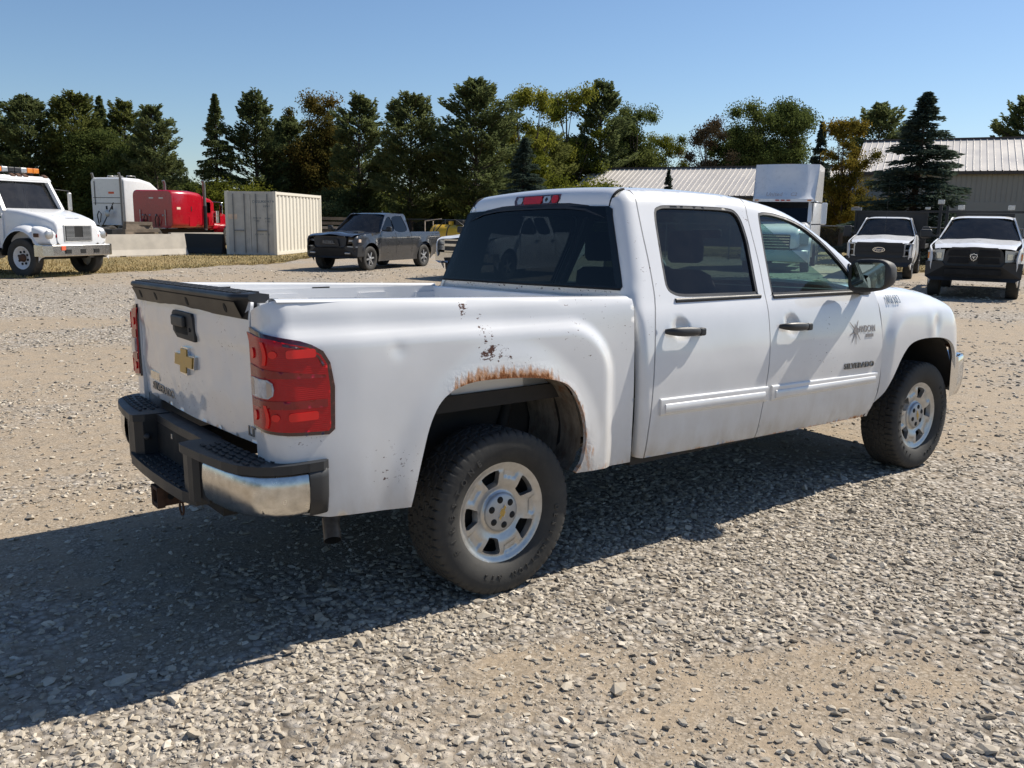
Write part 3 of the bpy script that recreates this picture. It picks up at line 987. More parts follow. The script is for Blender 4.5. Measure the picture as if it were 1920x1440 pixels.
# --- tailgate
def tgP(y, z):
    x = -1.062 - .014 * (1 - (y / .8) ** 2)
    x += .010 * float(sstep(1.02, .86, z)) - .012 * float(sstep(1.16, 1.22, z)) * float(sstep(1.40, 1.28, z))
    # the crumpled upper left corner and the beaten skin
    for k in range(7):
        cy, a = .52 + .03 * k, -.5 + .16 * k
        t = (y - .66) * math.cos(a) + (z - 1.10) * math.sin(a)
        if z > 1.08:
            x += .006 * math.exp(-((t - .018 * (k - 3)) / .010) ** 2) * (1 if k % 2 else -1) * min(1, (z - 1.08) / .12) * math.exp(-((y - .60) / .20) ** 2)
    x += .0016 * math.sin(13 * y + 3 * z) * math.sin(15 * z + 4 * y) + .0009 * math.sin(31 * y + 11 * z + 1) * math.sin(27 * z - 8 * y)
    return (x, y, z)
hy, hz = -.035, 1.235
out = [(-.78, .822), (0, .812), (.78, .822), (.788, .90), (.79, 1.2), (.785, 1.375), (.6, 1.384), (-.6, 1.384), (-.785, 1.375), (-.79, 1.2), (-.788, .90)]
mb, uv = sheet(out, [], tgP, .016, -.012)
tg = mb.build('tailgate', 'worn_white_paint', TR, attrs={'wear': scatter(uv, [(-.35, .822, .10, .008, .8), (-.2, .818, .06, .008, .7)]), 'chips': scatter(uv, [(0, .9, .9, .14, .47), (-.14, 1.0, .012, .05, .6), (-.5, 1.2, .3, .15, .42), (.6, .95, .25, .15, .46), (.2, .85, .4, .05, .55)])})
tg['label'] = 'white tailgate with crumpled upper corner and scuffed skin'
MB().box(-1.035, -.99, -.80, .80, .845, 1.37).build('tailgate_inner', 'worn_white_paint', tg)
# black spoiler cap along its top
def spo(y):
    e = 1 - .12 * abs(y / .77) ** 6
    return [(-.985, 1.384), (-.985, 1.402), (-1.03, 1.408), (-1.085, 1.408), (-1.112 * 1.0, 1.404), (-1.118, 1.396), (-1.118, 1.386), (-1.108, 1.378), (-1.078, 1.310), (-1.066, 1.306), (-1.058, 1.33)]
ys = list(np.linspace(-.772, .772, 33))
rings = []
for y in ys:
    k = abs(y) / .772
    tuck = .05 * max(0, (k - .93) / .07) ** 2
    rings.append([(x + (tuck if x < -1.07 and z > 1.37 else 0), y, z) for x, z in spo(y)])
sp = MB().loft(rings).build('tailgate_spoiler', 'black_plastic', tg)
rings = [[(x - .0015, y, z - .001) for x, z in ((-1.1095, 1.376), (-1.080, 1.311))] for y in np.linspace(-.735, .735, 20)]
MB().loft(rings, False, False).build('spoiler_underside', 'brown_black_plastic', sp)
for y in (.62, .36, -.12, -.60):
    mb = MB().prism([(y + .016 * math.cos(a) - .012 * math.sin(a), 1.345 + .020 * math.sin(a)) for a in np.linspace(0, 6.28, 10)[:-1]], lambda a, b, t: (-1.1095 + (1.376 - b) * .454 - t, a, b), -.004, .004)
    mb.build('screw_plug', 'black_gap', sp)
mb = MB()
for i in range(22):
    for j in range(3):
        y = -.70 + 1.4 * i / 21 + (.02 if j % 2 else 0)
        mb.box(-1.095 + .035 * j, -1.075 + .035 * j, y - .024, y + .024, 1.405, 1.4115)
mb.build('spoiler_grip', 'faded_black_plastic', sp)
# tailgate handle
TGX = lambda y, z: tgP(y, z)[0]
hx = TGX(hy, hz)
def plate(poly, d0, d1, nm, mat, par):
    return MB().prism(poly, lambda a, b, t: (TGX(hy, b) - t, a, b), d0, d1).build(nm, mat, par)
th = plate([(hy - .150, hz - .040), (hy - .145, hz + .040), (hy - .128, hz + .058), (hy + .120, hz + .062), (hy + .142, hz + .048), (hy + .146, hz - .030), (hy + .118, hz - .062), (hy - .130, hz - .066)], -.01, .012, 'tailgate_handle', 'faded_black_plastic', tg)
plate(rrect(hy - .062, hy + .112, hz - .040, hz - .004, .006, 2), .012, .0125, 'handle_recess', 'black_gap', th)
MB().box(hx - .030, hx - .010, hy - .062, hy + .112, hz - .006, hz + .044, .008).build('handle_paddle', 'black_plastic', th)
MB().lathe([(0, .0135), (.010, .0135), (.010, .010)], lambda r, h, a: (hx - h, hy - .100 + r * math.cos(a), hz - .014 + r * math.sin(a)), 10).build('lock', 'black_gap', th)
# emblem
def bow(k):
    w, h = .130 * k, .043 * k
    c, hh = .042 * k, .058 * k
    sk = .012 * k
    return [(-w - .008 * k, -h * .62), (-c - sk, -h * .62), (-c - sk - .004, -hh), (c - sk, -hh), (c - sk + .006, -h * .62), (w - .008 * k, -h * .62), (w + .008 * k, h * .62), (c + sk, h * .62), (c + sk + .004, hh), (-c + sk, hh), (-c + sk - .006, h * .62), (-w + .008 * k, h * .62)]
def bowtie(M, k, d, par, lift=0.0):
    e = MB().prism(bow(k * 1.12), lambda a, b, t: tuple(M @ Vector((a, b, t))), 0, d).build('emblem', 'chrome', par)
    MB().prism(bow(k * .97), lambda a, b, t: tuple(M @ Vector((a, b, t))), d * .5, d * 1.25).build('emblem_face', 'gold', e)
bowtie(frame((TGX(0, 1.072) + .004, .0, 1.072), (0, -1, 0), (0, 0, 1)), .98, .018, tg)
sign('lettering', 'SILVERADO', 'badge_grey', tg, frame((TGX(.45, .872) - .001, .455, .876), (0, -1, -.02), (0, 0, 1)), .052, .008, bold=.0012, sx=1.36)
sign('trim_letters', 'LT', 'badge_grey', tg, frame((TGX(-.7, .87) - .001, -.715, .866), (0, -1, 0), (0, 0, 1)), .055, .008, bold=.001, sx=1.15)
MB().box(TGX(.57, .93) - .005, TGX(.57, .93) + .006, .505, .655, .912, .955, .002).build('engine_badge', 'dull_chrome', tg)

# --- rear bumper
HALF = [(.0, -1.238), (.2, -1.236), (.4, -1.230), (.6, -1.216), (.78, -1.192), (.88, -1.166), (.940, -1.130), (.976, -1.08), (.998, -1.02), (1.004, -.955)]
rb = MB()
pl = [(x, y) for y, x in HALF]
def bpath(y0, side, ends=HALF):
    return [(x, side * y) for y, x in ends if y >= y0]
rings = [[(x + .030 * (1 if abs(y) < .95 else .3), y * (1 if abs(y) < .9 else .975), z) for z in (.60, .735)] for x, y in [(x, -y) for y, x in HALF[::-1]] + [(x, y) for y, x in HALF[1:]]]
bumper = MB().box(-1.12, -1.03, -.95, .95, .60, .74).build('rear_bumper', 'black_plastic', TR)
for s in (-1, 1):
    P = [(y, x) for y, x in HALF if y >= .6]
    rings = []
    for y, x in P:
        nx, ny = (-1, 0) if y < .75 else ((-.75, .66) if y < .95 else (-.15, .99))
        rings.append([(x + nx * o, s * (y + ny * o), z) for o, z in ((-.03, .752), (-.004, .748), (.006, .735), (.010, .69), (.008, .64), (.0, .605), (-.012, .584), (-.04, .576))])
    MB().loft(rings, False, False).build('chrome_face', 'dull_chrome', bumper)
    E = [(1.005, -.957), (1.006, -.915), (1.000, -.885), (.985, -.872)]
    rings = [[(x, s * (y + o), z) for o, z in ((-.06, .757), (-.004, .757), (.010, .752), (.014, .72), (.010, .64), (-.004, .575), (-.05, .562))] for y, x in E]
    MB().loft(rings, False, False).build('end_cap', 'black_plastic', bumper)
    # top step pad
    outer = [(x - .016 if y < .93 else x - .004, y + (.0 if y < .93 else .012)) for y, x in HALF if y >= .4] + [(-.955, 1.018), (-.90, 1.018), (-.872, 1.000)]
    inner = [(-.872, .955), (-.95, .95), (-1.02, .93), (-1.066, .86), (-1.072, .80), (-1.072, .34)]
    poly = [(-1.19, .345), (-1.240, .365)] + outer + inner
    MB().prism([(a, s * b) for a, b in poly], lambda a, b, t: (a, b, t), .748, .782).build('step_pad', 'black_plastic', bumper)
    mb = MB()
    for i in range(7):
        for j in range(4):
            y = .46 + .066 * i + (.03 if j % 2 else 0)
            x = -1.185 + .030 * j + .0008 * i * i
            if y < .90:
                mb.box(x, x + .014, s * y, s * (y + .045), .781, .788)
    mb.build('pad_tread', 'faded_black_plastic', bumper)
    # tower beside the number plate recess
    rings = [[(x, s * y, z) for y, x in ((.345, -1.13), (.345, -1.200), (.385, -1.232), (.46, -1.238), (.50, -1.232), (.52, -1.210), (.52, -1.13))] for z in (.560, .60, .70, .748)]
    MB().loft(rings, True, True, False).build('bumper_tower', 'black_plastic', bumper)
    MB().box(-1.205, -1.13, s * .52, s * .61, .575, .745).build('tower_recess', 'black_gap', bumper)
    MB().lathe([(0, .03), (.012, .026), (.016, .01), (.016, 0)], lambda r, h, a: (-1.185 + r * math.cos(a), s * (.345 - h), .675 + r * math.sin(a)), 12).build('plate_lamp', 'faded_black_plastic', bumper)
# centre: ledge, recess wall, low step
MB().prism([(-1.055, -.36), (-1.135, -.36), (-1.14, 0), (-1.135, .36), (-1.055, .36)], lambda a, b, t: (a, b, t), .742, .778).build('centre_ledge', 'black_plastic', bumper)
MB().box(-1.135, -1.10, -.35, .35, .56, .742).build('plate_recess', 'black_gap', bumper)
for y in (-.12, .10):
    MB().box(-1.139, -1.133, y - .009, y + .009, .700, .722).build('plate_clip', 'aluminium', bumper)
low = [(-1.12, -.50), (-1.225, -.50), (-1.250, -.40), (-1.260, -.2), (-1.263, 0), (-1.260, .2), (-1.250, .40), (-1.225, .50), (-1.12, .50)]
MB().prism(low, lambda a, b, t: (a, b, t), .540, .588).build('low_step', 'black_plastic', bumper)
mb = MB()
for i in range(11):
    for j in range(4):
        y = -.33 + .064 * i + (.025 if j % 2 else 0)
        if y < .31:
            mb.box(-1.245 + .034 * j, -1.232 + .034 * j, y - .022, y + .022, .5875, .594)
mb.build('low_step_tread', 'faded_black_plastic', bumper)
# tow hitch, exhaust, axle
hi = MB()
for y0, y1, z0, z1 in ((-.041, .041, .500, .512), (-.041, .041, .428, .440), (-.041, -.030, .440, .500), (.030, .041, .440, .500)):
    hi.box(-1.255, -.95, y0, y1, z0, z1)
hi.box(-1.258, -1.225, -.047, .047, .422, .430).box(-1.258, -1.225, -.047, .047, .510, .518).box(-1.258, -1.225, -.048, -.041, .428, .512).box(-1.258, -1.225, .041, .048, .428, .512)
hit = hi.build('tow_hitch', 'rusty_steel', TR)
MB().box(-1.10, -1.00, -.45, .45, .46, .56).build('hitch_crossbar', 'underbody', hit)
MB().tube([(-1.20, -.0415 - .004, .47), (-1.20, -.052, .47)], .014, 10).build('pin_hole', 'black_gap', hit)
lp = [(-1.17, -.10 + .028 * math.cos(a), .425 + .032 * math.sin(a)) for a in np.linspace(0, 2 * math.pi, 13)]
MB().tube(lp, .005, 6).build('chain_loop', 'rusty_steel', hit)
ex = [(.9, -.45, .50), (.0, -.52, .52), (-.45, -.60, .53), (-.62, -.66, .515), (-.70, -.675, .485), (-.735, -.705, .435), (-.757, -.765, .368)]
d = (Vector(ex[-1]) - Vector(ex[-2])).normalized()
mbx = MB().tube(ex, [.034] * 4 + [.036, .037, .037], 14, False)
inn = [Vector(ex[-1]) - d * .0, Vector(ex[-1]) - d * .12]
exo = mbx.build('exhaust_pipe', 'exhaust_steel', TR)
MB().tube(inn, .034, 14, False).build('exhaust_bore', 'black_gap', exo)
MB().tube([Vector(ex[-1]) - d * .06, Vector(ex[-1]) - d * .061], .034, 14, True).build('bore_end', 'black_gap', exo)
MB().tube([(0, -.80, .388), (0, .80, .42)], .045, 12).build('rear_axle', 'underbody', TR)
MB().lathe([(.0, -.14), (.08, -.13), (.14, -.06), (.15, 0), (.14, .06), (.08, .13), (0, .14)], lambda r, h, a: (h, r * math.cos(a), .40 + r * math.sin(a)), 14).build('differential', 'underbody', TR)
MB().box(.85, 2.98, -.93, .93, .53, .60).box(2.98, 4.1, -.76, .76, .53, .60).box(-1.03, .80, -.84, .84, .86, .93).build('floor_pan', 'underbody', TR)
MB().box(-1.02, .78, -.813, .813, .932, .94).build('bed_floor', 'worn_white_paint', TR)
MB().box(.745, .785, -.83, .83, .93, 1.318, .01).build('box_front_wall', 'worn_white_paint', TR)
MB().box(-.6, .6, -.56, -.50, .66, .72).build('leaf_spring', 'rusty_steel', TR)
MB().tube([(.16, -.62, .46), (.30, -.58, .82)], .03, 10).build('damper', 'underbody', TR)
# --- cabin
for y in (-.38, .38):
    st = MB().box(1.86, 2.36, y - .25, y + .25, .74, .92, .06).build('seat', 'seat_cloth', TR)
    mb = MB()
    mb.loft([[(1.86 + dx - .15 * (z - .85), y + w * math.cos(a) * .25, z) if False else (1.90 + .055 * math.sin(a) - .22 * (z - .9), y + w * math.copysign(abs(math.cos(a)) ** .5, math.cos(a)), z) for a in np.linspace(0, 2 * math.pi, 17)[:-1]] for z, w in ((.86, .24), (1.1, .25), (1.3, .24), (1.40, .20), (1.43, .12))])
    mb.build('seat_back', 'seat_cloth', st)
    mb = MB()
    mb.loft([[(1.80 + .045 * math.sin(a), y + w * math.copysign(abs(math.cos(a)) ** .6, math.cos(a)), z) for a in np.linspace(0, 2 * math.pi, 15)[:-1]] for z, w in ((1.47, .10), (1.49, .13), (1.56, .135), (1.63, .125), (1.66, .08))])
    mb.build('headrest', 'seat_cloth', st)
st = MB().box(1.0, 1.5, -.68, .68, .74, .92, .06).build('rear_bench', 'seat_cloth', TR)
MB().box(.94, 1.08, -.68, .68, .85, 1.30, .05).build('bench_back', 'seat_cloth', st)
MB().box(2.50, 2.95, -.76, .76, .95, 1.225, .08).build('dashboard', 'interior', TR)
sw = MB().tube([(2.36 + .07 * math.sin(a), .38 + .19 * math.cos(a), 1.24 + .175 * math.sin(a)) for a in np.linspace(0, 2 * math.pi, 25)], .014, 8).build('steering_wheel', 'interior', TR)
MB().tube([(2.37, .38, 1.24), (2.6, .38, 1.12)], [.05, .03], 8).build('steering_column', 'interior', sw)
MB().box(2.42, 2.46, -.12, .12, 1.62, 1.68, .015).build('inside_mirror', 'interior', TR)

# --- lettering on the right-hand side
def onside(x, z, fn=cab, off=.001):
    e = .02
    p = Vector((x, -fn(x, z) - off, z))
    return p, Vector((x + e, -fn(x + e, z) - off, z)) - p, Vector((x, -fn(x, z + e) - off, z + e)) - p
def decal(nm, txt, mat, x0, z0, size, fn, off=.002, slope=0.0, depth=.001, **kw):
    v, f = text_mesh(txt, size, depth, **kw)
    mb = MB()
    mb.add([(x0 + p[0], -fn(x0 + p[0], z0 + p[1] + slope * p[0]) - off - p[2], z0 + p[1] + slope * p[0]) for p in v], f)
    return mb.build(nm, mat, TR)
decal('door_lettering', 'SILVERADO', 'badge_grey', 2.765, .826, .050, cab, .004, -.022, .007, bold=.0008, sx=1.22, spacing=1.08)
decal('unit_number', '001633', 'decal_blue', 3.185, 1.222, .074, fend, .0115, -.03, .001, bold=.0006, sx=.70, spacing=1.05)
def ond(a, b_, off=.0025):
    x, z = 2.72 + a, 1.045 + b_ - .02 * a
    return (x, -cab(x, z) - off, z)
mb = MB()
for k, L in ((20, .06), (65, .07), (100, .045), (140, .085), (200, .075), (238, .085), (270, .085), (308, .075)):
    t = R(k)
    c_, s_ = math.cos(t), math.sin(t)
    mb.add([ond(-s_ * .006, c_ * .006), ond(c_ * L - s_ * .002, s_ * L + c_ * .002), ond(c_ * L + s_ * .002, s_ * L - c_ * .002), ond(s_ * .006, -c_ * .006)], [(0, 1, 2, 3)])
mb.add([ond(.026 * math.cos(t), .026 * math.sin(t), .003) for t in np.linspace(0, 6.28, 13)[:-1]], [tuple(range(12))])
mb.build('sunburst_decal', 'decal_grey', TR)
decal('company_decal', 'ANDCAN', 'decal_grey', 2.845, 1.052, .058, cab, .002, -.02, .0006, bold=.0012, sx=.74)
MB().prism(rrect(.108, .195, -.044, -.024, .002, 1), lambda a, b, t: ond(a, b, .002 + t), 0, .0006).build('decal_bar', 'decal_grey', TR)
# ------------------------------------------------------------------ wheels
def tyre_mesh(Rt, Rr, w, treads=True, na=360):
    """tyre round the Y axis, outer side at +w/2; returns verts and faces"""
    hw = w / 2
    prof = [(Rr - .004, -hw * .70), (Rr + .008, -hw * .80), (Rr + .03, -hw * .93), ((Rr + Rt) / 2, -hw), (Rt - .040, -hw * .98), (Rt - .018, -hw * .93)]
    tr = [(Rt - .007, -hw * .86)] + [(Rt - .001 * (abs(t) / .8) ** 4 * 3, hw * t) for t in np.linspace(-.80, .80, 41 if treads else 9)] + [(Rt - .007, hw * .86)]
    prof = prof + tr + [(r, -y) for r, y in prof[::-1]]
    n = len(prof)
    V = np.zeros((na, n, 3))
    ang = np.linspace(0, 2 * math.pi, na, endpoint=False)
    for j, (r, y) in enumerate(prof):
        rr = np.full(na, r)
        if treads and r > Rt - .02 and abs(y) < hw * .94:
            f = y / hw
            g = np.zeros(na)
            ph = ang * 36
            zig = .030 * np.sign(np.sin(ph * 1.0))
            for c in (-.48, -.16, .16, .48):
                g = np.maximum(g, (np.abs(f - c - zig * (1 if abs(c) < .3 else -1)) < .030) * 1.0)
            row = 0 if abs(f) < .16 else (1 if abs(f) < .48 else 2)
            sh = (.35 * f + .4 * row) * 2 * math.pi
            g = np.maximum(g, ((np.mod(ph * (1.0 if row < 2 else 1.5) + sh, 2 * math.pi) < .85)) * (.8 if row < 2 else 1.0))
            if abs(f) > .86:
                g *= .7
            rr = rr - .0085 * g
        V[:, j, 0] = rr * np.cos(ang)
        V[:, j, 1] = y
        V[:, j, 2] = rr * np.sin(ang)
    fs = []
    for i in range(na):
        k = (i + 1) % na
        for j in range(n - 1):
            fs.append((i * n + j, k * n + j, k * n + j + 1, i * n + j + 1))
    return V.reshape(-1, 3), fs

def arc_text(mb, txt, rad, a0, step, size, y, d):
    for k, ch in enumerate(txt):
        if ch == ' ':
            continue
        v, f = text_mesh(ch, size, d, bold=.001, sx=.95)
        a = a0 + step * k
        M = frame((rad * math.cos(a), y, rad * math.sin(a)), (-math.sin(a), 0, math.cos(a)), (math.cos(a), 0, math.sin(a)))
        mb.add([M @ Vector(p) for p in v], f)

RT, RRIM, TW = .380, .233, .258
tv, tf = tyre_mesh(RT, RRIM, TW)

def truck_wheel(x, y, z, s, rot, parent):
    wh = bpy.data.objects.new('wheel', None)
    COL.objects.link(wh)
    wh.parent = parent
    wh.location = (x, y, z)
    wh.rotation_euler = (0, rot, 0) if s > 0 else (0, rot, math.pi)
    return wh

def make_wheel():
    """built with its outer face towards +Y, centred on the hub"""
    wh = bpy.data.objects.new('wheel', None)
    COL.objects.link(wh)
    mb = MB()
    mb.add(tv, tf, True)
    nprof = len(tv) // 360
    mb.sm = [not (6 <= (i % (nprof - 1)) < nprof - 7) for i in range(len(tf))]
    ty = mb.build('tyre', 'rubber', wh, fix=False)
    mb = MB()
    ysw = TW / 2 + .0012
    arc_text(mb, 'FIRESTONE', .296, R(-24), R(10.5), .040, ysw - .003, .006)
    arc_text(mb, 'DESTINATION AT2', .296, R(184), R(7.8), .034, ysw - .003, .006)
    lt = mb.build('sidewall_lettering', 'rubber_letter', ty)
    lt['kind'] = 'stuff'
    # alloy face: five broad spokes, five windows
    y0 = TW / 2 - .035
    def depth(a, b):
        r = math.hypot(a, b)
        t = math.degrees(math.atan2(b, a)) % 72 - 36
        d = float(np.interp(r, [0, .045, .088, .094, .102, .115, .14, .185, .203, .210, .228, .2365], [-.004, -.006, -.012, -.024, -.027, -.022, -.012, -.008, -.012, -.010, .0, .001]))
        if abs(t) < 13 and .160 < r < .199:
            d -= .009 * float(sstep(13, 11.5, abs(t))) * float(sstep(.160, .164, r)) * float(sstep(.199, .195, r))
        return d
    holes = []
    for k in range(5):
        c = R(72 * k)
        q = []
        for r, h in ((.128, 11.5), (.155, 13.5), (.185, 15.5), (.197, 14.5)):
            q.append((r, h))
        ring = [(r * math.cos(c + R(h)), r * math.sin(c + R(h))) for r, h in q]
        ring += [(.199 * math.cos(c + R(h)), .199 * math.sin(c + R(h))) for h in (8, 0, -8)]
        ring += [(r * math.cos(c - R(h)), r * math.sin(c - R(h))) for r, h in q[::-1]]
        ring += [(.124 * math.cos(c + R(h)), .124 * math.sin(c + R(h))) for h in (-6, 0, 6)]
        holes.append(ring)
    circ = [(.2365 * math.cos(t), (.2365) * math.sin(t)) for t in np.linspace(0, 2 * math.pi, 97)[:-1]]
    mb, uv = sheet(circ, holes, lambda a, b: (a, y0 + depth(a, b), b), .0075, -.030)
    rim = mb.build('rim', 'aluminium', wh)
    MB().lathe([(.2365, .0), (.230, -.02), (.205, -.05), (.200, -.14), (.215, -.20)], lambda r, h, a: (r * math.cos(a), y0 + h, r * math.sin(a)), 48).build('rim_barrel', 'underbody', rim)
    MB().lathe([(.0, -.075), (.165, -.075), (.165, -.10), (.0, -.10)], lambda r, h, a: (r * math.cos(a), y0 + h, r * math.sin(a)), 32).build('brake_disc', 'black_gap', wh)
    cap = MB().lathe([(.0, .0015), (.04, .0), (.080, -.003), (.090, -.009), (.0905, -.022)], lambda r, h, a: (r * math.cos(a), y0 + h, r * math.sin(a)), 40).build('centre_cap', 'silver_paint', wh)
    for k in range(6):
        a = R(60 * k + 20)
        cx, cz = .060 * math.cos(a), .060 * math.sin(a)
        MB().lathe([(0, .0015), (.0150, .0015), (.0165, -.001), (.0165, -.006)], lambda r, h, t: (cx + r * math.cos(t), y0 + h - .001, cz + r * math.sin(t)), 14).build('lug_hole', 'black_gap', cap)
    bowtie(frame((0, y0 + .0012, 0), (-math.cos(R(60)), 0, math.sin(R(60))), (math.sin(R(60)), 0, math.cos(R(60)))), .25, .0018, cap)
    return wh

def flat(obj):
    """bring grandchildren's children up so that nothing lies deeper than thing > part > sub-part"""
    return obj

proto_wheel = make_wheel()
first = True
for x, s in ((0, -1), (3.645, -1), (0, 1), (3.645, 1)):
    w = proto_wheel if first else copy_tree(proto_wheel)
    first = False
    w.parent = TR
    zz = .385 if s < 0 else .438
    yy = s * (.968 - TW / 2)
    w.location = (x, yy, zz)
    w.rotation_euler = (0, R(0 if x < 1 else 40), math.pi if s < 0 else 0)
# ------------------------------------------------------------------ ground: gravel lot, grass verge
def vnoise(x, y, f, seed=0):
    """smooth value noise, arrays in, about -1..1"""
    g = np.random.default_rng(seed).random((64, 64)) * 2 - 1
    u, v = x * f + 1000, y * f + 1000
    i, j = np.floor(u).astype(int), np.floor(v).astype(int)
    a, b = u - i, v - j
    a, b = a * a * (3 - 2 * a), b * b * (3 - 2 * b)
    i0, i1, j0, j1 = i % 64, (i + 1) % 64, j % 64, (j + 1) % 64
    return (g[i0, j0] * (1 - a) + g[i1, j0] * a) * (1 - b) + (g[i0, j1] * (1 - a) + g[i1, j1] * a) * b

BLOBS = []                                     # (x, y, rx, ry, gravel +/-)
for px, py, rx, ry, k in ((1650, 1080, 1.6, .9, .8), (1250, 960, 1.2, .7, .9), (1450, 960, 1.4, .6, .7), (1300, 1120, .8, .5, .4), (1150, 1230, .5, .35, -.9), (1500, 1230, .6, .3, -.7),
                          (1350, 1330, .7, .25, -.8), (1700, 1330, .5, .25, -.5), (900, 1260, .5, .2, -.4), (400, 1330, .7, .3, .5), (1100, 1400, .5, .15, .2), (1880, 1250, .5, .3, -.4),
                          (150, 1150, .8, .4, .5), (100, 1020, .7, .4, -.6), (150, 700, 3.0, 1.2, -.7), (100, 840, 1.5, .7, -.8), (350, 1000, .8, .4, -.3), (1850, 640, 3, 2, -.5), (1860, 900, 1.3, .8, -.2), (640, 1290, .5, .2, .1), (250, 1420, .5, .2, .4), (820, 1180, .5, .25, .2), (1800, 760, 1.6, 1., -.3), (150, 560, 6, 3, .35)):
    p = pix(px, py)
    BLOBS.append((p.x, p.y, rx, ry, k))
# blobs keep a long axis along the wheel tracks (the X direction)
def gravel_amount(x, y):
    g = .47 + .30 * vnoise(x * .7, y, .55, 3) + .20 * vnoise(x, y, 1.4, 5) + .12 * vnoise(x, y, 3.4, 6)
    for bx, by, rx, ry, k in BLOBS:
        g = g + k * .72 * np.exp(-((x - bx) / rx) ** 2 - ((y - by) / ry) ** 2)
    return np.clip(g, .03, 1.0)

def relief(x, y):
    return .006 + .010 * vnoise(x, y, .45, 11) + .006 * vnoise(x, y, 1.3, 12)

m, nt, b = nodemat('gravel_ground')
tc = objco(nt)
ga = N(nt, 'ShaderNodeAttribute', attribute_name='gravel').outputs['Fac']
fine = noise(nt, 38, 6, 0.7)
mid = noise(nt, 1.6, 5, 0.6)
dirt = mixc(nt, mid, (0.34, 0.265, 0.18), (0.43, 0.345, 0.245))
dirt = mixc(nt, ramp(nt, fine, [(0.35, 0.0), (0.7, 0.6)]), dirt, (0.26, 0.205, 0.15))
vo = N(nt, 'ShaderNodeTexVoronoi', feature='F1')
vo.inputs['Scale'].default_value = 26
nt.links.new(tc, vo.inputs['Vector'])
stone = ramp(nt, N(nt, 'ShaderNodeSeparateColor').outputs[0], [(0, 0), (1, 1)])
sep = [n for n in nt.nodes if n.bl_idname == 'ShaderNodeSeparateColor'][0]
nt.links.new(vo.outputs['Color'], sep.inputs[0])
stc = mixc(nt, stone, (0.27, 0.24, 0.205), (0.56, 0.51, 0.44))
stc = mixc(nt, ramp(nt, vo.outputs['Distance'], [(0.35, 0.0), (0.75, 1.0)]), stc, (0.19, 0.16, 0.125))
v2 = N(nt, 'ShaderNodeTexVoronoi', feature='F1')
v2.inputs['Scale'].default_value = 75
nt.links.new(tc, v2.inputs['Vector'])
s2 = N(nt, 'ShaderNodeSeparateColor')
nt.links.new(v2.outputs['Color'], s2.inputs[0])
grit = mixc(nt, s2.outputs[0], (0.18, 0.15, 0.115), (0.50, 0.44, 0.36))
grit = mixc(nt, ramp(nt, v2.outputs['Distance'], [(0.4, 0.0), (0.8, 1.0)]), grit, (0.13, 0.11, 0.085))
dirt = mixc(nt, ramp(nt, noise(nt, 6, 5, 0.65), [(0.38, 0.15), (0.66, 0.8)]), dirt, grit)
cov = ramp(nt, mth(nt, 'ADD', ga, mth(nt, 'MULTIPLY', mth(nt, 'SUBTRACT', noise(nt, 5, 5, .65), .5), .9)), [(0.35, 0.0), (0.62, 1.0)])
nt.links.new(mixc(nt, cov, dirt, stc), b.inputs['Base Color'])
b.inputs['Roughness'].default_value = 0.95
b.inputs['Specular IOR Level'].default_value = 0.2
h = mth(nt, 'ADD', mth(nt, 'MULTIPLY', cov, mth(nt, 'SUBTRACT', 1.0, vo.outputs['Distance'])), mth(nt, 'MULTIPLY', fine, 0.35))
bump(nt, b, h, 0.9, 0.022)

def ground_sheet():
    """one sheet to the horizon, finer near the camera"""
    rad = [0, 1, 1.8, 2.4] + list(np.arange(2.6, 8, .12)) + list(np.arange(8, 20, .4)) + list(np.arange(20, 60, 1.6)) + [62, 70, 80, 100, 130, 180, 260, 400, 700, 1200]
    na = 220
    V, G = [], []
    A = np.linspace(0, 2 * math.pi, na, endpoint=False)
    for r in rad:
        x, y = CAMP.x + r * np.cos(A), CAMP.y + r * np.sin(A)
        z = relief(x, y) * (1 if r < 60 else 0)
        V.append(np.stack([x, y, z], 1))
        G.append(gravel_amount(x, y))
    V = np.concatenate(V)
    G = np.concatenate(G)
    F = []
    for i in range(len(rad) - 1):
        for k in range(na):
            q = (k + 1) % na
            F.append((i * na + k, (i + 1) * na + k, (i + 1) * na + q, i * na + q))
    mb = MB()
    mb.add(V, F, True)
    return tag(mb.build('ground', 'gravel_ground', attrs={'gravel': G}, fix=False), kind='structure')
ground_sheet()

# loose stones: crushed, flat-sided pieces lying on the lot
m, nt, b = nodemat('stone')
tn = N(nt, 'ShaderNodeAttribute', attribute_name='tone').outputs['Fac']
c = ramp(nt, tn, [(0.0, (0.18, 0.155, 0.125)), (0.25, (0.30, 0.265, 0.215)), (0.6, (0.42, 0.375, 0.305)), (0.9, (0.54, 0.485, 0.40)), (1.0, (0.62, 0.57, 0.485))])
n1 = noise(nt, 60, 4, .6)
c = mixc(nt, ramp(nt, n1, [(0.42, 0.0), (0.72, 0.65)]), c, (0.45, 0.375, 0.275))
nt.links.new(c, b.inputs['Base Color'])
b.inputs['Roughness'].default_value = 0.9
b.inputs['Specular IOR Level'].default_value = 0.25
bump(nt, b, noise(nt, 180, 3), 0.35, 0.002)

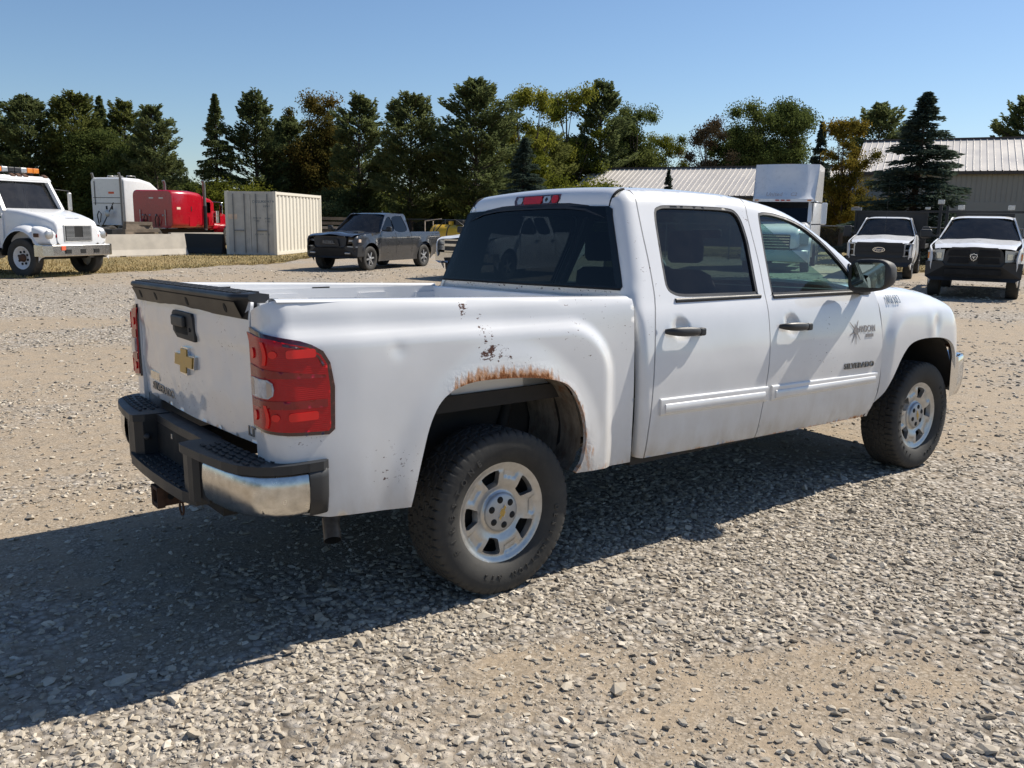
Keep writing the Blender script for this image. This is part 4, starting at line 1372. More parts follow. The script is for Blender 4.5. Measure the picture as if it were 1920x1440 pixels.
def stones():
    g = np.random.default_rng(21)
    ph = (1 + 5 ** .5) / 2
    ico = np.array([(-1, ph, 0), (1, ph, 0), (-1, -ph, 0), (1, -ph, 0), (0, -1, ph), (0, 1, ph), (0, -1, -ph), (0, 1, -ph), (ph, 0, -1), (ph, 0, 1), (-ph, 0, -1), (-ph, 0, 1)]) / 1.9
    T = np.array([(0, 11, 5), (0, 5, 1), (0, 1, 7), (0, 7, 10), (0, 10, 11), (1, 5, 9), (5, 11, 4), (11, 10, 2), (10, 7, 6), (7, 1, 8), (3, 9, 4), (3, 4, 2), (3, 2, 6), (3, 6, 8), (3, 8, 9), (4, 9, 5), (2, 4, 11), (6, 2, 10), (8, 6, 7), (9, 8, 1)])
    # candidates spread evenly over the picture's view of the ground, denser close by
    pts, size = [], []
    for d0, d1, dens, s0, s1 in ((1.6, 3.6, 3700, .0034, .0150), (3.6, 6.0, 2400, .0043, .0150), (6.0, 9.5, 950, .0065, .0165), (9.5, 15.0, 260, .010, .021), (15.0, 30.0, 46, .015, .030)):
        th = math.atan(960 / FPX) + .16
        area = th * (d1 * d1 - d0 * d0)
        n = int(area * dens)
        r = np.sqrt(g.random(n) * (d1 * d1 - d0 * d0) + d0 * d0)
        a = math.atan2(CF.y, CF.x) + (g.random(n) * 2 - 1) * th
        x, y = CAMP.x + r * np.cos(a), CAMP.y + r * np.sin(a)
        ga = gravel_amount(x, y)
        keep = g.random(n) < .12 + .80 * ga ** 1.7
        x, y, ga = x[keep], y[keep], ga[keep]
        sz = s0 + (s1 - s0) * g.random(len(x)) ** 2.0
        sz *= np.where(g.random(len(x)) < .010, 2.0, 1.0)
        pts.append(np.stack([x, y], 1))
        size.append(sz)
    P = np.concatenate(pts)
    S = np.concatenate(size)
    grass = verge_mask(P[:, 0], P[:, 1])
    P, S = P[~grass], S[~grass]
    n = len(P)
    jit = ico[None] * (1 + (g.random((n, 12, 1)) - .5) * .75) + (g.random((n, 12, 3)) - .5) * .45
    sc = np.stack([1.05 + .75 * g.random(n), .75 + .40 * g.random(n), .36 + .40 * g.random(n)], 1)
    jit = jit * (sc * S[:, None])[:, None, :]
    rz = g.random(n) * 2 * math.pi
    tx = (g.random(n) - .5) * .9
    cz, sz_ = np.cos(rz), np.sin(rz)
    cx, sx = np.cos(tx), np.sin(tx)
    x, y, z = jit[..., 0], jit[..., 1], jit[..., 2]
    y, z = y * cx[:, None] - z * sx[:, None], y * sx[:, None] + z * cx[:, None]
    x, y = x * cz[:, None] - y * sz_[:, None], x * sz_[:, None] + y * cz[:, None]
    lift = S * sc[:, 2] * (.10 + .55 * g.random(n)) + relief(P[:, 0], P[:, 1])
    V = np.stack([x + P[:, :1], y + P[:, 1:2], z + lift[:, None]], 2).reshape(-1, 3)
    F = (T[None] + (np.arange(n) * 12)[:, None, None]).reshape(-1, 3)
    me = bpy.data.meshes.new('gravel')
    me.vertices.add(len(V))
    me.vertices.foreach_set('co', V.astype(np.float32).ravel())
    me.loops.add(F.size)
    me.loops.foreach_set('vertex_index', F.astype(np.int32).ravel())
    me.polygons.add(len(F))
    me.polygons.foreach_set('loop_start', np.arange(0, F.size, 3, dtype=np.int32))
    a = me.attributes.new('tone', 'FLOAT', 'POINT')
    a.data.foreach_set('value', np.repeat(np.clip(g.normal(.52, .27, n), 0, 1), 12).astype(np.float32))
    me.update(calc_edges=True)
    me.validate()
    me.shade_flat()
    me.materials.append(MATS['stone'])
    o = bpy.data.objects.new('gravel', me)
    COL.objects.link(o)
    tag(o, 'loose crushed grey stone scattered over the tan lot', 'gravel', kind='stuff')
    print('stones', n)

def grit():
    """small chips bedded in the dust between the stones"""
    g = np.random.default_rng(77)
    P, S = [], []
    th = math.atan(960 / FPX) + .12
    for d0, d1, dens in ((1.6, 3.4, 3600), (3.4, 5.5, 1500)):
        n = int(th * (d1 * d1 - d0 * d0) * dens)
        r = np.sqrt(g.random(n) * (d1 * d1 - d0 * d0) + d0 * d0)
        a = math.atan2(CF.y, CF.x) + (g.random(n) * 2 - 1) * th
        P.append(np.stack([CAMP.x + r * np.cos(a), CAMP.y + r * np.sin(a)], 1))
        S.append(.0014 + .0030 * g.random(n) ** 2)
    P, S = np.concatenate(P), np.concatenate(S)
    n = len(P)
    octa = np.array([(1, 0, 0), (0, 1, 0), (-1, 0, 0), (0, -1, 0), (0, 0, .8), (0, 0, -.6)], float)
    T = np.array([(0, 1, 4), (1, 2, 4), (2, 3, 4), (3, 0, 4)])
    V = octa[None] * (1 + .5 * (g.random((n, 6, 3)) - .5)) * S[:, None, None]
    rz = g.random(n) * 6.28
    c, s_ = np.cos(rz)[:, None], np.sin(rz)[:, None]
    x, y = V[..., 0] * c - V[..., 1] * s_, V[..., 0] * s_ + V[..., 1] * c
    V = np.stack([x + P[:, :1], y + P[:, 1:], V[..., 2] + (relief(P[:, 0], P[:, 1]) + S * .2)[:, None]], 2).reshape(-1, 3)
    F = (T[None] + (np.arange(n) * 6)[:, None, None]).reshape(-1, 3)
    me = bpy.data.meshes.new('grit')
    me.vertices.add(len(V))
    me.vertices.foreach_set('co', V.astype(np.float32).ravel())
    me.loops.add(F.size)
    me.loops.foreach_set('vertex_index', F.astype(np.int32).ravel())
    me.polygons.add(len(F))
    me.polygons.foreach_set('loop_start', np.arange(0, F.size, 3, dtype=np.int32))
    a = me.attributes.new('tone', 'FLOAT', 'POINT')
    a.data.foreach_set('value', np.repeat(np.clip(g.normal(.5, .27, n), 0, 1), 6).astype(np.float32))
    me.update(calc_edges=True)
    me.shade_flat()
    me.materials.append(MATS['stone'])
    o = bpy.data.objects.new('grit', me)
    COL.objects.link(o)
    tag(o, 'fine stone chips bedded in the dust of the lot', 'grit', kind='stuff')

# grass verge along the back of the lot
EDGE = [pix(*q) for q in ((-1400, 560), (-500, 530), (-100, 523), (0, 522), (60, 521), (120, 518), (200, 514), (300, 508), (400, 502), (480, 497), (540, 490), (580, 484), (640, 478), (700, 473), (800, 472), (1000, 473), (1300, 480), (1520, 497), (1600, 503), (1740, 512), (1860, 516), (2000, 520), (2500, 540), (3400, 590))]
EA = np.array([math.atan2(p.y - CAMP.y, p.x - CAMP.x) for p in EDGE])
ER = np.array([math.hypot(p.y - CAMP.y, p.x - CAMP.x) for p in EDGE])
o_ = np.argsort(EA)
EA, ER = EA[o_], ER[o_]
def verge_mask(x, y):
    a = np.arctan2(y - CAMP.y, x - CAMP.x)
    r = np.hypot(x - CAMP.x, y - CAMP.y)
    e = np.interp(a, EA, ER)
    return (r > e + .9 * vnoise(x, y, .5, 31) + .4 * vnoise(x, y, 2.1, 32)) & (a > EA[0]) & (a < EA[-1])

m, nt, b = nodemat('dry_turf')
f = noise(nt, .5, 5, .6)
c = mixc(nt, ramp(nt, f, [(0.35, 0), (0.65, 1)]), (0.30, 0.215, 0.085), (0.20, 0.165, 0.06))
c = mixc(nt, ramp(nt, noise(nt, 14, 5, .7), [(0.4, 0), (0.75, .7)]), c, (0.36, 0.27, 0.14))
nt.links.new(c, b.inputs['Base Color'])
b.inputs['Roughness'].default_value = 0.95
bump(nt, b, noise(nt, 25, 5, .7), 0.8, 0.06)
aa = np.linspace(EA[0], EA[-1], 420)
V, F = [], []
rr_ = []
for a in aa:
    e = float(np.interp(a, EA, ER))
    for t in (0, 3, 8, 20, 50, 110):
        r = e + t
        x, y = CAMP.x + r * math.cos(a), CAMP.y + r * math.sin(a)
        w = .9 * float(vnoise(np.array([x]), np.array([y]), .5, 31)[0]) + .5 * float(vnoise(np.array([x]), np.array([y]), 2.1, 32)[0])
        r += w if t == 0 else 0
        x, y = CAMP.x + r * math.cos(a), CAMP.y + r * math.sin(a)
        V.append((x, y, .014 if t == 0 else .026))
for i in range(len(aa) - 1):
    for k in range(5):
        F.append((i * 6 + k, i * 6 + k + 1, i * 6 + k + 7, i * 6 + k + 6))
tag(MB().add(V, F, True).build('grass_verge', 'dry_turf'), kind='structure')
stones()
grit()

# standing blades of dry grass
m, nt, b = nodemat('grass_blade')
tn = N(nt, 'ShaderNodeAttribute', attribute_name='tone').outputs['Fac']
nt.links.new(ramp(nt, tn, [(0, (0.12, 0.115, 0.03)), (.45, (0.28, 0.205, 0.075)), (1, (0.46, 0.34, 0.16))]), b.inputs['Base Color'])
b.inputs['Roughness'].default_value = 0.8
def blades():
    g = np.random.default_rng(5)
    n = 90000
    a = math.atan2(CF.y, CF.x) + (g.random(n) * 2 - 1) * .62
    e = np.interp(a, EA, ER)
    r = e - .4 + 16 * g.random(n) ** 1.6
    x, y = CAMP.x + r * np.cos(a), CAMP.y + r * np.sin(a)
    ok = verge_mask(x, y)
    x, y = x[ok], y[ok]
    n = len(x)
    h = .025 + .06 * g.random(n) ** 2 * (1 + .8 * np.clip(vnoise(x, y, .3, 8), 0, 1))
    t = g.random(n) * 6.28
    w = .010 + .012 * g.random(n)
    lx, ly = (g.random(n) - .5) * h, (g.random(n) - .5) * h
    base = np.stack([x, y, np.full(n, .012)], 1)
    d = np.stack([np.cos(t) * w, np.sin(t) * w, 0 * w], 1)
    V = np.stack([base - d, base + d, base + np.stack([lx, ly, h], 1)], 1).reshape(-1, 3)
    tone = np.clip(.5 + .3 * vnoise(x, y, .25, 9) + g.normal(0, .2, n), 0, 1)
    mb = MB()
    me = bpy.data.meshes.new('dry_grass')
    me.vertices.add(len(V))
    me.vertices.foreach_set('co', V.astype(np.float32).ravel())
    me.loops.add(len(V))
    me.loops.foreach_set('vertex_index', np.arange(len(V), dtype=np.int32))
    me.polygons.add(n)
    me.polygons.foreach_set('loop_start', np.arange(0, len(V), 3, dtype=np.int32))
    at = me.attributes.new('tone', 'FLOAT', 'POINT')
    at.data.foreach_set('value', np.repeat(tone, 3).astype(np.float32))
    me.update(calc_edges=True)
    me.materials.append(MATS['grass_blade'])
    o = bpy.data.objects.new('dry_grass', me)
    COL.objects.link(o)
    tag(o, 'short dry yellowed grass along the back of the lot', 'grass', kind='stuff')
blades()
# ------------------------------------------------------------------ other vehicles on the lot
def heading(hx, hy):
    return math.atan2(hy, hx)

def spoked_wheel(R_, W_, rim, mat_rim, spokes, mat_tyre='rubber', dual=False):
    """simple wheel, outer face towards +Y"""
    wh = bpy.data.objects.new('wheel', None)
    COL.objects.link(wh)
    v, f = tyre_mesh(R_, rim - .004, W_, False, 48)
    mb = MB()
    mb.add(v, f, True)
    mb.build('tyre', mat_tyre, wh, fix=False)
    y0 = W_ / 2 - .02
    MB().lathe([(rim + .004, .0), (rim - .012, .004), (rim - .03, -.05), (.0, -.07)], lambda r, h, a: (r * math.cos(a), y0 + h, r * math.sin(a)), 32).build('rim', 'black_metal' if spokes else mat_rim, wh)
    mb = MB()
    if spokes:
        for k in range(spokes):
            a = 2 * math.pi * k / spokes
            c, s_ = math.cos(a), math.sin(a)
            p = lambda r, w, h: (r * c - w * s_, y0 + h, r * s_ + w * c)
            mb.loft([[p(.05, -.035, -.03), p(.05, .035, -.03), p(.05, .030, .004), p(.05, -.030, .004)], [p(rim - .01, -.028, -.03), p(rim - .01, .028, -.03), p(rim - .01, .02, .0), p(rim - .01, -.02, .0)]], True, True, False)
        mb.build('spokes', mat_rim, wh)['kind'] = 'stuff'
        MB().lathe([(0, .008), (.05, .006), (.06, -.005)], lambda r, h, a: (r * math.cos(a), y0 + h, r * math.sin(a)), 20).build('hub', mat_rim, wh)
    else:
        for k in range(8):
            a = 2 * math.pi * k / 8
            cx, cz = rim * .55 * math.cos(a), rim * .55 * math.sin(a)
            mb = MB().lathe([(0, .01), (.03, .01), (.034, -.01)], lambda r, h, t: (cx + r * math.cos(t), y0 - .05 + h, cz + r * math.sin(t)), 8)
            mb.build('hand_hole' if rim > .25 else 'lug_hole', 'black_gap', wh)
        MB().lathe([(0, .03), (rim * .30, .025), (rim * .36, -.05)], lambda r, h, a: (r * math.cos(a), y0 + h, r * math.sin(a)), 20).build('hub', 'rusty_steel' if rim > .25 else 'black_metal', wh)
    return wh

def strip_quad(mb, a, b, w, n):
    """thin flat ribbon between two points, lifted along n"""
    a, b, n = Vector(a), Vector(b), Vector(n).normalized()
    t = (b - a).normalized()
    q = n.cross(t) * (w / 2)
    mb.add([a - q, a + q, b + q, b - q], [(0, 1, 2, 3)])

def bg_pickup(root, st):
    """crew- or regular-cab pickup: rear axle at x = 0, nose towards +X"""
    wb, paint, Rw = st['wb'], st['paint'], st['R']
    hw = st.get('hw', 1.0)
    belt, roof, sill = st['belt'], st['roof'], st['sill']
    nose = wb + st['fo']
    tail = -st['ro']
    cabx0, cabx1 = st['cab']                       # back of cab, base of windscreen
    hoodz = st['hood']
    sec = pchip([(sill - .1, hw * .93), (sill + .05, hw * .965), (.80, hw), (1.0, hw * .995), (belt - .10, hw * .975), (belt, hw * .945), (belt + .1, hw * .93)])
    fl = lambda x, z: .028 * float(sstep(Rw + .28, Rw + .12, math.hypot(x - wb, z - Rw))) + .028 * float(sstep(Rw + .28, Rw + .12, math.hypot(x, z - Rw)))
    def yy(x, z):
        y = float(sec(z)) + fl(x, z)
        y -= .10 * max(0, (x - (nose - .45)) / .45) ** 2
        return y
    def arch(cx):
        ra = Rw + .10
        return [(cx + ra * math.cos(t) * 1.02, Rw + .02 + ra * math.sin(t)) for t in np.linspace(math.pi + .25, -.25, 15)]
    top = st.get('boxtop', belt - .02)
    for s in (-1, 1):
        T = .03 * (1 if s < 0 else -1)
        P = lambda x, z: (x, s * yy(x, z), z)
        nz = st['nosez']
        if st.get('flatbed'):
            out = [(cabx0, sill)] + arch(wb) + [(nose - .02, nz - .35), (nose, nz - .05), (nose - .10, hoodz - .10), (nose - .35, hoodz - .03), (cabx1 + .1, belt), (cabx0, belt)]
        else:
            out = [(tail, sill + .16)] + arch(0) + arch(wb) + [(nose - .02, nz - .35), (nose, nz - .05), (nose - .10, hoodz - .10), (nose - .35, hoodz - .03), (cabx1 + .1, belt), (cabx0, belt), (cabx0 - .02, top), (tail + .03, top + .02), (tail, top - .03)]
        mb, uv = sheet(out, [], P, .09, T)
        mb.build('body_side', paint, root)
        # door shut lines, handles
        for xd in st['seams']:
            mb = MB()
            zsn = np.linspace(sill + .06, belt, 9)
            for a, b2 in zip(zsn[:-1], zsn[1:]):
                strip_quad(mb, (xd, s * (yy(xd, a) + .004), a), (xd, s * (yy(xd, b2) + .004), b2), .014, (0, s, 0))
            mb.build('door_seam', 'black_gap', root)
        for xh in st['handles']:
            MB().box(xh - .09, xh + .09, s * (yy(xh, belt - .16) - .005), s * (yy(xh, belt - .16) + .04), belt - .18, belt - .145, .012).build('door_handle', st.get('handle_mat', 'black_plastic'), root)
        # greenhouse side with its windows
        rw = hw * .70
        GP = lambda x, z: (x, s * (hw * .925 - (hw * .925 - rw) * (z - belt) / (roof - belt)), z)
        fx = st['ws_top']
        gout = [(cabx0 + .02, belt - .02), (cabx1 + .05, belt - .02), (fx + .05, roof - .05), (fx - .12, roof - .02), (cabx0 + .12, roof - .02), (cabx0 + .05, roof - .08)]
        wins = st['windows']
        mb, uv = sheet(gout, wins, GP, .10, T)
        mb.build('cab_side', paint, root)
        for wq in wins:
            mb, uv = sheet(offs(wq, .01), [], lambda x, z: tuple(np.array(GP(x, z)) - np.array((0, s * .012, 0))), .3, 0)
            mb.build('side_window', 'dark_glass', root)
        # mirror
        mz, mx = belt + .12, cabx1 - .12
        ml = st.get('mirror', (.13, .11, .10))
        mo = MB().box(mx - .06, mx + .06, s * (hw + .10), s * (hw + .10 + 2 * ml[0]), mz - ml[1], mz + ml[1], .04).build('side_mirror', st.get('mirror_mat', 'black_plastic'), root)
        MB().box(mx - .065, mx - .058, s * (hw + .125), s * (hw + .075 + 2 * ml[0]), mz - ml[1] + .025, mz + ml[1] - .025).build('mirror_glass', 'mirror_glass', mo)
        MB().bar((mx, s * hw * .93, mz - .06), (mx, s * (hw + .12), mz - .04), .06, .05).build('mirror_arm', 'black_plastic', mo)
    # roof, windscreen, back glass, hood
    rw = hw * .70
    fx = st['ws_top']
    rings = []
    for x, dz in ((cabx0 + .10, -.05), (cabx0 + .16, -.01), (cabx0 + .4, .01), (fx - .5, .015), (fx - .15, -.005), (fx + .02, -.04)):
        rings.append([(x, y, roof + dz - .05 * (abs(y) / rw) ** 6) for y in np.linspace(-rw - .01, rw + .01, 13)])
    MB().loft(rings, False, False).build('roof', paint, root)
    rings = []
    for t in np.linspace(0, 1, 5):
        x = fx + .02 + (cabx1 + .10 - fx) * t
        z = roof - .045 + (belt + .0 - roof + .045) * t
        w_ = rw + (hw * .90 - rw) * t
        rings.append([(x - .14 * (abs(y) / w_) ** 2.5, y, z) for y in np.linspace(-w_ + .02, w_ - .02, 9)])
    MB().loft(rings, False, False).build('windscreen', st.get('ws_mat', 'cab_glass'), root)
    MB().add([(cabx0 + .03, -hw * .90, belt), (cabx0 + .03, hw * .90, belt), (cabx0 + .10, rw, roof - .06), (cabx0 + .10, -rw, roof - .06)], [(0, 1, 2, 3)]).build('back_glass', 'dark_glass', root)
    MB().box(cabx0 + .02, cabx0 + .06, -hw * .95, hw * .95, .6, belt).build('cab_back', paint, root)
    MB().box(cabx0 + .3, cabx1 - .5, -.75, .75, .75, belt - .15).build('seats', 'interior', root)
    for y in (-.4, .4):
        MB().box(cabx1 - 1.25, cabx1 - 1.1, y - .2, y + .2, belt - .2, belt + .28, .05).build('headrest', 'interior', root)
    MB().box(cabx1 - .5, cabx1 - .02, -hw * .85, hw * .85, belt - .3, belt - .03).build('dashboard', 'interior', root)
    rings = []
    bulge = st.get('bulge', .04)
    for x in np.linspace(cabx1 + .02, nose - .04, 12):
        t = (x - cabx1) / (nose - cabx1)
        zc = belt + .0 + (hoodz - belt) * t - .09 * max(0, (t - .82) / .18) ** 2
        w_ = hw * (.93 - .10 * t ** 3)
        rings.append([(x, y, zc + bulge * (.5 + .5 * math.cos(min(1, abs(y) / (w_ * .62)) * math.pi)) - .03 * (abs(y) / w_) ** 8) for y in np.linspace(-w_, w_, 17)])
    MB().loft(rings, False, False).build('hood', paint, root)
    MB().box(cabx1 - .02, cabx1 + .12, -hw * .86, hw * .86, belt - .06, belt - .012).build('cowl', 'black_plastic', root)
    # underside, bed
    MB().box(tail + .1, nose - .25, -hw * .80, hw * .80, sill + .02, sill + .22).build('underbody', 'underbody', root)
    MB().box(wb - .5, nose - .2, -hw * .62, hw * .62, .55, hoodz - .15).build('engine_bay', 'black_gap', root)
    if not st.get('flatbed'):
        MB().box(tail, tail + .05, -hw * .93, hw * .93, sill + .2, top).build('tailgate', paint, root)
        MB().box(tail + .05, cabx0 - .03, -hw * .90, hw * .90, .80, .84).build('bed_floor', 'black_metal', root)
        MB().box(tail + .05, cabx0 - .03, -hw * .945, -hw * .86, top - .04, top + .012, .01).build('bed_rail', paint, root)
        MB().box(tail + .05, cabx0 - .03, hw * .86, hw * .945, top - .04, top + .012, .01).build('bed_rail', paint, root)
        for s in (-1, 1):
            MB().box(tail - .02, tail + .05, s * hw * .83, s * hw * .95, top - .45, top - .08, .02).build('tail_lamp', 'lamp_lens_red', root)
        MB().box(tail - .14, tail - .01, -hw * .95, hw * .95, sill + .08, sill + .24, .04).build('rear_bumper', 'black_plastic', root)
    # wheels
    proto = spoked_wheel(Rw, st.get('tw', .28), st['rim'], st['rim_mat'], st['spokes'])
    k = 0
    for x in (0, wb):
        for s in (-1, 1):
            w = proto if k == 0 else copy_tree(proto)
            k += 1
            w.parent = root
            w.location = (x, s * (hw * .985 - st.get('tw', .28) / 2), Rw - .005)
            w.rotation_euler = (0, R(17 * k), math.pi if s < 0 else 0)
    return dict(yy=yy, nose=nose, hw=hw)

def frontal(root, nm, poly, mat, x0, x1, sweep=.10, hw=1.0):
    """front-end piece: outline in (y, z), swept from x0 to x1 and bent back towards the sides"""
    return MB().prism(poly, lambda a, b, t: (t - sweep * abs(a / hw) ** 2.2, a, b), x0, x1).build(nm, mat, root)

def mirrored(poly):
    return [(-a, b) for a, b in poly[::-1]]

# --- dark grey crew cab pickup
hd = heading(-.876, -.478)
pr = pix(791, 499.6)
gp = empty('pickup_truck', (pr.x - .30, pr.y - .45, 0), hd, 'dark grey crew cab pickup with black grille near the container', 'pickup')
gp.location = (gp.location.x, gp.location.y, 0)
off_l = Vector((.478, -.876, 0))                # towards its left side
gp.location = Vector((pr.x, pr.y, 0)) - off_l * .86
gp.scale = (.95, .95, .95)
info = bg_pickup(gp, dict(wb=3.67, paint='grey_paint', R=.42, hw=1.03, belt=1.30, roof=1.97, sill=.50, fo=.93, ro=1.25, cab=(.95, 2.95), hood=1.25, nosez=1.08, boxtop=1.30,
    seams=(.93, 2.0, 3.02), handles=(1.15, 2.15), ws_top=2.25, bulge=.05, handle_mat='grey_paint',
    windows=[spline([(1.14, 1.36), (1.94, 1.35), (1.96, 1.80), (1.40, 1.87), (1.24, 1.82)], 4, True), spline([(2.04, 1.35), (2.82, 1.35), (2.60, 1.56), (2.30, 1.79), (2.06, 1.81)], 4, True)],
    rim=.25, rim_mat='silver_paint', spokes=6, tw=.29, mirror=(.10, .085, .1)))
nx = info['nose']
frontal(gp, 'grille', [(-.62, .86), (-.55, .80), (.55, .80), (.62, .86), (.66, 1.10), (.58, 1.17), (-.58, 1.17), (-.66, 1.10)], 'black_plastic', nx - .2, nx + .03, .12)
frontal(gp, 'grille_frame', [(-.40, .86), (-.34, .83), (.34, .83), (.40, .86), (.34, 1.06), (.28, 1.08), (-.28, 1.08), (-.34, 1.06)], 'black_metal', nx - .1, nx + .05, .12)
sign('grille_lettering', 'REBEL', 'galvanised', gp, frame((nx + .056, 0, .97), (0, 1, 0), (0, 0, 1)), .14, .02, bold=.002, sx=1.3)
for s in (-1, 1):
    q = [(.66, .92), (1.0, .95), (1.02, 1.10), (.70, 1.15)]
    hl = frontal(gp, 'headlamp', q if s > 0 else mirrored(q), 'dark_glass', nx - .25, nx + .01, .22)
    q = [(.70, .99), (.97, 1.01), (.97, 1.05), (.71, 1.06)]
    frontal(gp, 'headlamp_bowl', q if s > 0 else mirrored(q), 'silver_paint', nx - .1, nx + .016, .22)
    MB().box(nx - .34, nx - .20, s * .985, s * 1.035, .97, 1.07, .01).build('marker_lamp', 'pale_sticker', gp)
    MB().box(nx - .06, nx + .025, s * .60, s * .80, .58, .64, .02).build('fog_lamp', 'aluminium', gp)
    MB().prism([(nx - 1.35, 1.275), (nx - .95, 1.275), (nx - .95, 1.315), (nx - 1.30, 1.33)], lambda a, b, t: (a, s * t, b), .28, .50).build('hood_scoop', 'black_plastic', gp)
frontal(gp, 'front_bumper', [(-1.02, .50), (-.9, .44), (.9, .44), (1.02, .50), (1.04, .84), (.66, .86), (.58, .78), (-.58, .78), (-.66, .86), (-1.04, .84)], 'black_plastic', nx - .35, nx + .09, .20)
frontal(gp, 'bumper_trim', [(-1.03, .80), (-.70, .82), (-.70, .85), (-1.03, .84)], 'silver_paint', nx - .2, nx + .095, .20)
frontal(gp, 'bumper_trim', [(.70, .82), (1.03, .80), (1.03, .84), (.70, .85)], 'silver_paint', nx - .2, nx + .095, .20)
MB().tube([(1.3, 0, 1.98), (1.32, 0, 2.05)], [.03, .015], 6).build('roof_fin', 'grey_paint', gp)

# --- white pickups facing the lot
def silver_front(root, info):
    nx = info['nose']
    frontal(root, 'grille', [(-.55, .80), (.55, .80), (.60, 1.10), (.5, 1.14), (-.5, 1.14), (-.60, 1.10)], 'black_plastic', nx - .15, nx + .03, .10)
    g = frontal(root, 'grille_bar', [(-.60, .94), (.60, .94), (.60, 1.01), (-.60, 1.01)], 'chrome', nx - .1, nx + .05, .10)
    for z in (.78, 1.10):
        frontal(root, 'grille_trim', [(-.60, z), (.60, z), (.60, z + .035), (-.60, z + .035)], 'chrome', nx - .1, nx + .045, .10)
    MB().prism(bow(.7), lambda a, b, t: (nx + t, a, .975 + b), .045, .065).build('emblem', 'gold', root)
    for s in (-1, 1):
        for z0, z1 in ((.83, .97), (.99, 1.12)):
            q = [(.62, z0), (.93, z0), (.95, z1), (.64, z1)]
            frontal(root, 'headlamp', q if s > 0 else mirrored(q), 'aluminium', nx - .2, nx + .005, .16)
    frontal(root, 'front_bumper', [(-1.0, .52), (-.8, .46), (.8, .46), (1.0, .52), (1.0, .76), (-1.0, .76)], 'chrome', nx - .30, nx + .13, .22)
    frontal(root, 'bumper_opening', [(-.55, .53), (.55, .53), (.58, .62), (-.58, .62)], 'black_gap', nx - .1, nx + .134, .22)

white_crew = dict(wb=3.645, paint='white_paint', R=.395, hw=1.0, belt=1.27, roof=1.87, sill=.48, fo=.92, ro=1.15, cab=(.85, 2.98), hood=1.22, nosez=1.05, boxtop=1.33,
    seams=(.88, 1.84, 3.0), handles=(1.05, 2.02), ws_top=2.25, bulge=.04,
    windows=[spline([(1.09, 1.33), (1.80, 1.32), (1.84, 1.74), (1.30, 1.79), (1.16, 1.74)], 4, True), spline([(1.94, 1.32), (2.80, 1.32), (2.55, 1.60), (2.30, 1.72), (1.99, 1.75)], 4, True)],
    rim=.225, rim_mat='aluminium', spokes=5, tw=.265, mirror=(.12, .10, .1))
# its nose shows past the big truck's cab
d5 = CF + CR * ((822 - 960) / FPX)
np_ = pix(827, 523)
wp = empty('pickup_truck', (0, 0, 0), heading(-.93, -.36), 'white pickup with chrome bumper, nose showing past the truck cab', 'pickup')
info = bg_pickup(wp, white_crew)
silver_front(wp, info)
h_ = Vector((-.93, -.36, 0))
l_ = Vector((.36, -.93, 0))
wp.location = Vector((np_.x, np_.y, 0)) - h_ * (info['nose'] + .02) + l_ * 0.72
# --- white work truck with the oval emblem
hq = Vector((-.905, -.425, 0))
lq = Vector((.425, -.905, 0))
p1 = pix(1706, 523)
fd_ = empty('work_truck', (0, 0, 0), heading(hq.x, hq.y), 'white work truck with oval grille emblem and black headboard', 'truck')
info = bg_pickup(fd_, dict(wb=4.0, paint='white_paint', R=.42, hw=1.015, belt=1.40, roof=2.02, sill=.55, fo=.96, ro=1.2, cab=(1.65, 3.05), hood=1.235, nosez=1.02, flatbed=True,
    seams=(1.8, 3.06), handles=(1.95,), ws_top=2.42, bulge=.03,
    windows=[spline([(1.95, 1.46), (2.88, 1.45), (2.50, 1.80), (2.40, 1.90), (1.97, 1.91)], 4, True)],
    rim=.24, rim_mat='silver_paint', spokes=0, tw=.28, mirror=(.13, .19, .1)))
nx = info['nose']
fd_.location = Vector((p1.x, p1.y, 0)) - hq * 4.0 - lq * .95
frontal(fd_, 'grille', [(-.66, .70), (.66, .70), (.74, .78), (.74, 1.05), (.68, 1.185), (-.68, 1.185), (-.74, 1.05), (-.74, .78)], 'black_plastic', nx - .2, nx + .03, .10)
for z in (.86, 1.02):
    frontal(fd_, 'grille_bar', [(-.72, z), (.72, z), (.72, z + .06), (-.72, z + .06)], 'black_metal', nx - .1, nx + .055, .10)
ov = [(.19 * math.cos(t), 0.955 + .085 * math.sin(t)) for t in np.linspace(0, 6.283, 25)[:-1]]
ov2 = [(.165 * math.cos(t), 0.955 + .065 * math.sin(t)) for t in np.linspace(0, 6.283, 25)[:-1]]
plain('badge_blue', (0.012, 0.03, 0.09), 0.3)
frontal(fd_, 'emblem', ov, 'chrome', nx - .05, nx + .075, .0)
frontal(fd_, 'emblem_face', ov2, 'badge_blue', nx, nx + .082, .0)
sign('emblem_script', 'Ford', 'chrome', fd_, frame((nx + .083, 0, .955), (0, 1, 0), (0, 0, 1)), .12, .006, bold=.001, sx=1.2, shear=.3)
for s in (-1, 1):
    q = [(.72, .73), (.98, .75), (1.0, 1.16), (.74, 1.18)]
    frontal(fd_, 'headlamp', q if s > 0 else mirrored(q), 'aluminium', nx - .2, nx + .015, .14)
    for z0, z1 in ((.78, .93), (.97, 1.12)):
        q = [(.78, z0), (.94, z0), (.95, z1), (.79, z1)]
        frontal(fd_, 'lamp_bowl', q if s > 0 else mirrored(q), 'dark_glass', nx - .1, nx + .022, .14)
    MB().box(nx - .30, nx - .15, s * .92, s * .945, .80, 1.12).build('marker_lamp', 'pale_sticker', fd_)
frontal(fd_, 'front_bumper', [(-1.0, .52), (-.85, .42), (.85, .42), (1.0, .56), (1.0, .72), (-1.0, .72)], 'black_plastic', nx - .3, nx + .14, .18)
